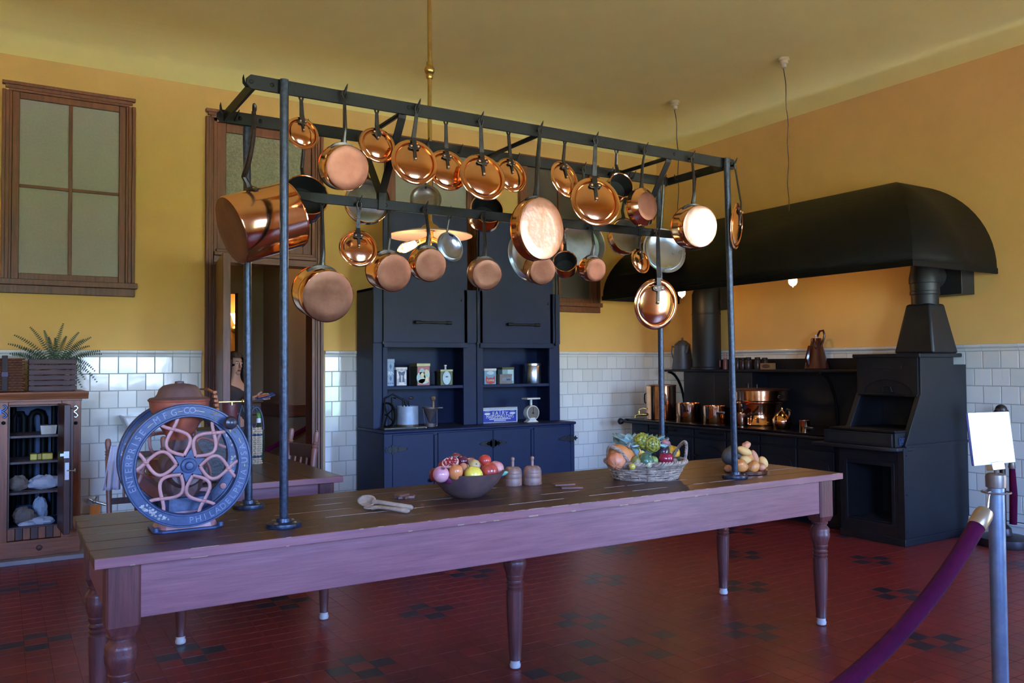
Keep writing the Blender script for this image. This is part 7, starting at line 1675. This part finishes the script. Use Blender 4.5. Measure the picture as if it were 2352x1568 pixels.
# back stanchion with hanging rope by the right wall
bx2, by2 = 7.02, 3.70; q = onz(2305, 1238, 0); bx2, by2 = q.x-.22, q.y-.12
tz2 = ony(2300, 935, by2).z
s2 = thing('bronze_barrier_post', 'dark bronze barrier post with round foot and ball top near the right wall', 'stanchion', (bx2, by2, 0))
M_dbz = pbr('dark_bronze', sr(52, 44, 42), .4, metal=.5)
obj('base', MB().lathe([(0, 0), (.205, 0), (.21, .01), (.205, .065), (.17, .075), (.07, .085), (.06, .10), (.055, .14), (.025, .17), (0, .17)], (bx2, by2, 0), n=44), M_dbz, s2)
obj('pole', MB().tube([(bx2, by2, .16), (bx2, by2, tz2-.07)], .022, 18), M_dbz, s2)
obj('finial', MB().ell((bx2, by2, tz2-.02), .045, .045, .045, 18, 12).ell((bx2-.05, by2, tz2-.045), .035, .035, .035, 14, 10).ell((bx2+.05, by2, tz2-.045), .035, .035, .035, 14, 10), M_dbz, s2)
rr2 = thing('hanging_velvet_rope', 'purple velvet rope hanging straight down from the bronze post', 'rope', (bx2, by2-.06, .62))
za2, zb2 = ony(2312, 1065, by2).z, ony(2314, 1200, by2).z
obj('rope', MB().tube([(bx2+.03, by2-.06, za2), (bx2+.035, by2-.065, (za2+zb2)/2), (bx2+.03, by2-.06, zb2)], [.022, .030, .028], 14), M_vel, rr2)
obj('hook', MB().tube([(bx2+.03, by2-.06, za2-.01), (bx2+.025, by2-.05, za2+.03), (bx2, by2-.018, za2+.02)], .006, 8).lathe([(.024, 0), (.028, .01), (.022, .05), (.008, .06), (0, .06)], (bx2+.03, by2-.06, za2-.03), n=16), M_bz, rr2)
# rope in the hall beyond the door
a, b = ony(602, 1040, 8.75), ony(700, 985, 8.75); o = thing('hall_rope', 'dark red velvet rope slanting across the hall beyond the doorway', 'rope', (b.x, 8.75, b.z))
pl_ = Vector((a.x-.9, 8.75, a.z-.10)); pr = Vector((b.x+.45, 8.75, b.z+.28))
obj('rope', MB().tube([pl_, Vector((a.x-.3, 8.75, a.z-.12)), a, b, pr], .026, 12), M_vel, o)
for q, zq in ((pl_, pl_.z), (pr, pr.z)):
    s3 = thing('hall_barrier_post', 'barrier post holding the %s end of the hall rope' % ('left' if q is pl_ else 'right'), 'stanchion', (q.x, 8.75, 0))
    obj('pole', MB().lathe([(0, 0), (.14, 0), (.14, .02), (.03, .04), (.022, .07), (.022, zq+.04), (.03, zq+.06), (0, zq+.08)], (q.x, 8.75, 0), n=24), M_dbz, s3)
# ================================================================== visitor standing in the hall beyond the doorway
def skin_mesh(verts, edges, root, sub=2):
    me = bpy.data.meshes.new('sk'); me.from_pydata([v[0] for v in verts], edges, [])
    o = bpy.data.objects.new('sk', me); COL.objects.link(o)
    md = o.modifiers.new('skin', 'SKIN'); md.use_smooth_shade = True
    for i, v in enumerate(verts):
        s = me.skin_vertices[0].data[i]; r_ = v[1]; s.radius = (r_, r_) if not isinstance(r_, tuple) else r_; s.use_root = (i == root)
    m2 = o.modifiers.new('sub', 'SUBSURF'); m2.levels = sub; m2.render_levels = sub
    dg = bpy.context.evaluated_depsgraph_get(); out = bpy.data.meshes.new_from_object(o.evaluated_get(dg))
    mb = MB(); mb.v = [tuple(v.co) for v in out.vertices]; mb.f = [tuple(p.vertices) for p in out.polygons]
    bpy.data.objects.remove(o); return mb
VY = 8.92
hc = ony(541, 836, VY)
X0, Z0 = hc.x, 0
face = Vector((.42, -.90, -.08)).normalized(); side = Vector((-face.y, face.x, 0)).normalized()
per = thing('person', 'long-haired visitor in dark top and blue jeans holding a blue leaflet in the hall', 'person', (X0, VY, 0))
M_skin = pbr('skin', sr(196, 146, 122), .5, var=.04); M_hair = pbr('dark_hair', sr(30, 22, 20), .4, bump=.3, bscale=160, stretch=(30, 30, 2))
M_top = pbr('dark_brown_top', sr(62, 50, 50), .85, var=.1, vscale=20); M_jean = pbr('blue_jeans', sr(48, 64, 96), .8, var=.1, vscale=40)
hz_ = hc.z
bf = Vector((.55, -.83, 0)).normalized(); bs_ = Vector((-bf.y, bf.x, 0))       # body front and its left
def B(f, s, z): return Vector((X0, VY, 0))-face*.02+bf*f+bs_*s+Vector((0, 0, z))
hand_t = ony(608, 909, VY-.30)
V = []; E = []
def addv(p, r_, link=None):
    V.append((tuple(p), r_)); i = len(V)-1
    if link is not None: E.append((link, i))
    return i
pel = addv(B(0, 0, .88), (.15, .11)); wa = addv(B(0, 0, 1.03), (.125, .095), pel); ch = addv(B(-.01, 0, 1.20), (.145, .10), wa); shc = addv(B(-.01, 0, 1.315), (.10, .07), ch)
nk1 = addv(B(.0, 0, hz_-.155), .050, shc); nk2 = addv(B(.015, 0, hz_-.09), .052, nk1)
hd0 = addv(Vector((X0, VY, hz_-.045))-face*.005, (.062, .072), nk2); hd1 = addv(Vector((X0, VY, hz_+.02))-face*.012, (.074, .086), hd0); hd2 = addv(Vector((X0, VY, hz_+.085))-face*.02, (.066, .076), hd1)
hands = []
def arm(sg, el, wr, dirh):
    s0 = addv(B(-.01, sg*.155, 1.30), .055, shc); e = addv(el, .040, s0); w_ = addv(wr, .027, e); d = (Vector(dirh)).normalized(); u_, v_, _ = basis(d)
    pm_ = addv(Vector(wr)+d*.055, (.036, .018), w_)
    for k, L in enumerate((.072, .082, .077, .060)):
        o_ = v_*((k-1.5)*.018); a = addv(Vector(wr)+d*.095+o_, .0095, pm_); b_ = addv(Vector(wr)+d*(.095+L*.5)+o_-u_*.010, .0088, a); addv(Vector(wr)+d*(.095+L*.85)+o_-u_*.032, .0075, b_)
    t1 = addv(Vector(wr)+d*.045+v_*.038, .012, pm_); addv(Vector(wr)+d*.085+v_*.052-u_*.012, .0095, t1)
sr_ = B(.0, .155, 1.30)
wr1 = hand_t+Vector((-.10, .03, -.02)); arm(1, (sr_+wr1)*.5+Vector((-.04, .02, -.10)), wr1, Vector((.93, -.25, .12)))
arm(-1, B(-.04, -.20, 1.04), B(.05, -.22, .82), Vector((.1, -.1, -1)))
for sg in (-1, 1):
    h_ = addv(B(0, sg*.085, .82), .098, pel); k = addv(B(.02, sg*.09, .46), .062, h_); a = addv(B(-.01, sg*.095, .09), .040, k); addv(B(.0, sg*.095, .05), .042, a); f_ = addv(B(.10, sg*.105, .035), .034, a); addv(B(.17, sg*.11, .028), .026, f_)
obj('body', skin_mesh(V, E, pel), M_skin, per, ang=2)
# clothes as slightly larger skins
def sub(idx, grow):
    mp = {i: n for n, i in enumerate(idx)}
    vs_ = []
    for i in idx:
        p, r_ = V[i]; vs_.append((p, tuple(q+grow for q in r_) if isinstance(r_, tuple) else r_+grow))
    return vs_, [(mp[a], mp[b]) for a, b in E if a in mp and b in mp]
arms = [i for i in range(9, 12)]; a1 = [9, 10]; n1 = 9+3+1+12+2
tv = [pel, wa, ch, shc]; iA = 9; iB = 9+18
v_, e_ = sub(tv+[iA, iA+1, iB, iB+1], .010)
# sleeves to just above the wrists
for s0 in (iA, iB):
    p = Vector(V[s0+1][0]).lerp(Vector(V[s0+2][0]), .55); v_.append((tuple(p), .040)); e_.append(({iA: 5, iB: 7}[s0], len(v_)-1))
obj('top', skin_mesh(v_, e_, 0), M_top, per, ang=2)
iL = 9+36
idx = [pel]+[i for L in (iL, iL+6) for i in (L, L+1, L+2)]
v_, e_ = sub(idx, .010); obj('jeans', skin_mesh(v_, e_, 0), M_jean, per, ang=2)
for L in (iL, iL+6):
    p = Vector(V[L+4][0]); d = bf; obj('shoe', MB().ell(p-d*.02+Vector((0, 0, .006)), .045, .14, .040, 16, 10, (0, 0, 1), ref=Vector((d.y, -d.x, 0))), M_black, per)
# face
H0 = Vector((X0, VY, hz_)); upv = (Vector((0, 0, 1))-face*face.z).normalized()
FP = lambda s, z, f: H0+side*s+upv*z+face*f
for sg in (-1, 1):
    e = obj('eye', MB().ell(FP(sg*.031, .012, .060), .0135, .010, .0085, 12, 8, upv, ref=side), P('eye_white', 224, 220, 214), per)
    obj('iris', MB().ell(FP(sg*.031, .012, .0685), .0062, .003, .0064, 10, 8, upv, ref=side), P('iris_dark', 30, 20, 16), e)
    obj('eyebrow', MB().tube([FP(sg*.015, .032, .070), FP(sg*.032, .037, .068), FP(sg*.048, .030, .056)], [.003, .0035, .0018], 6), M_hair, per)
    obj('ear', MB().ell(FP(sg*.076, .0, -.012), .008, .016, .028, 10, 8, upv, ref=side), M_skin, per)
obj('nose', MB().tube([FP(0, .022, .066), FP(0, -.002, .080), FP(0, -.022, .088), FP(0, -.032, .078)], [.007, .010, .0125, .008], 10), M_skin, per)
obj('lips', MB().ell(FP(0, -.058, .066), .021, .008, .0045, 14, 8, upv, ref=side).ell(FP(0, -.066, .064), .018, .008, .005, 14, 8, upv, ref=side), P('lips', 160, 84, 80), per)
obj('chin', MB().ell(FP(0, -.088, .046), .028, .022, .022, 14, 10, upv, ref=side), M_skin, per)
# hair: cap plus long locks over the shoulders
cap = MB().ell(FP(0, .040, -.028), .092, .102, .098, 26, 18, upv, fn=lambda t, s: 1.0, ref=side)
nf = []
keep = [f for f in cap.f if not all((Vector(cap.v[i])-H0).dot(face) > .035 and (Vector(cap.v[i])-H0).dot(upv) < .078 for i in f)]
cap.f = keep
for sg in (-1, 1):
    for k in range(7):
        q = (k/6); s0 = FP(sg*(.082-.012*q), .05-.02*k/6, .035-.11*q); fall = B(.06-.13*q, sg*(.085+.04*(1-q)), 1.08+.05*q)
        mid = FP(sg*(.092-.02*q), -.09, .02-.10*q)
        cap.tube([s0, (s0+mid)/2+side*sg*.006, mid, (mid+fall)/2+side*sg*.012, fall], [.018, .024, .026, .024, .008], 8)
for k in range(6):
    s = (k-2.5)*.03; cap.tube([FP(s, .09, -.09), FP(s, .0, -.118), FP(s*1.2, -.10, -.105), FP(s*1.3, -.24, -.10), FP(s*1.2, -.36, -.085)], [.02, .028, .028, .026, .008], 8)
obj('hair', cap, M_hair, per, ang=2)
lf = thing('leaflet', 'blue folded leaflet held out in the visitor hand', 'leaflet', hand_t)
la, lb_ = ony(588, 915, VY-.33), ony(629, 904, VY-.33); dd = (lb_-la); obj('page', MB().obox((la+lb_)/2, dd/2, Vector((0, .055, .012)), Vector((0, -.0008, .0025))), P('leaflet_blue', 60, 90, 150), lf)
obj('cover', MB().obox((la+lb_)/2+Vector((-.02, 0, .008)), dd*.30, Vector((0, .04, .009)), Vector((0, -.0006, .0018))), P('leaflet_orange', 190, 120, 80), lf)
for o in bpy.data.objects:
    if o.type == 'MESH' and o.parent is None and o.get('kind') is None and o.get('label') is None: print('UNTAGGED', o.name)
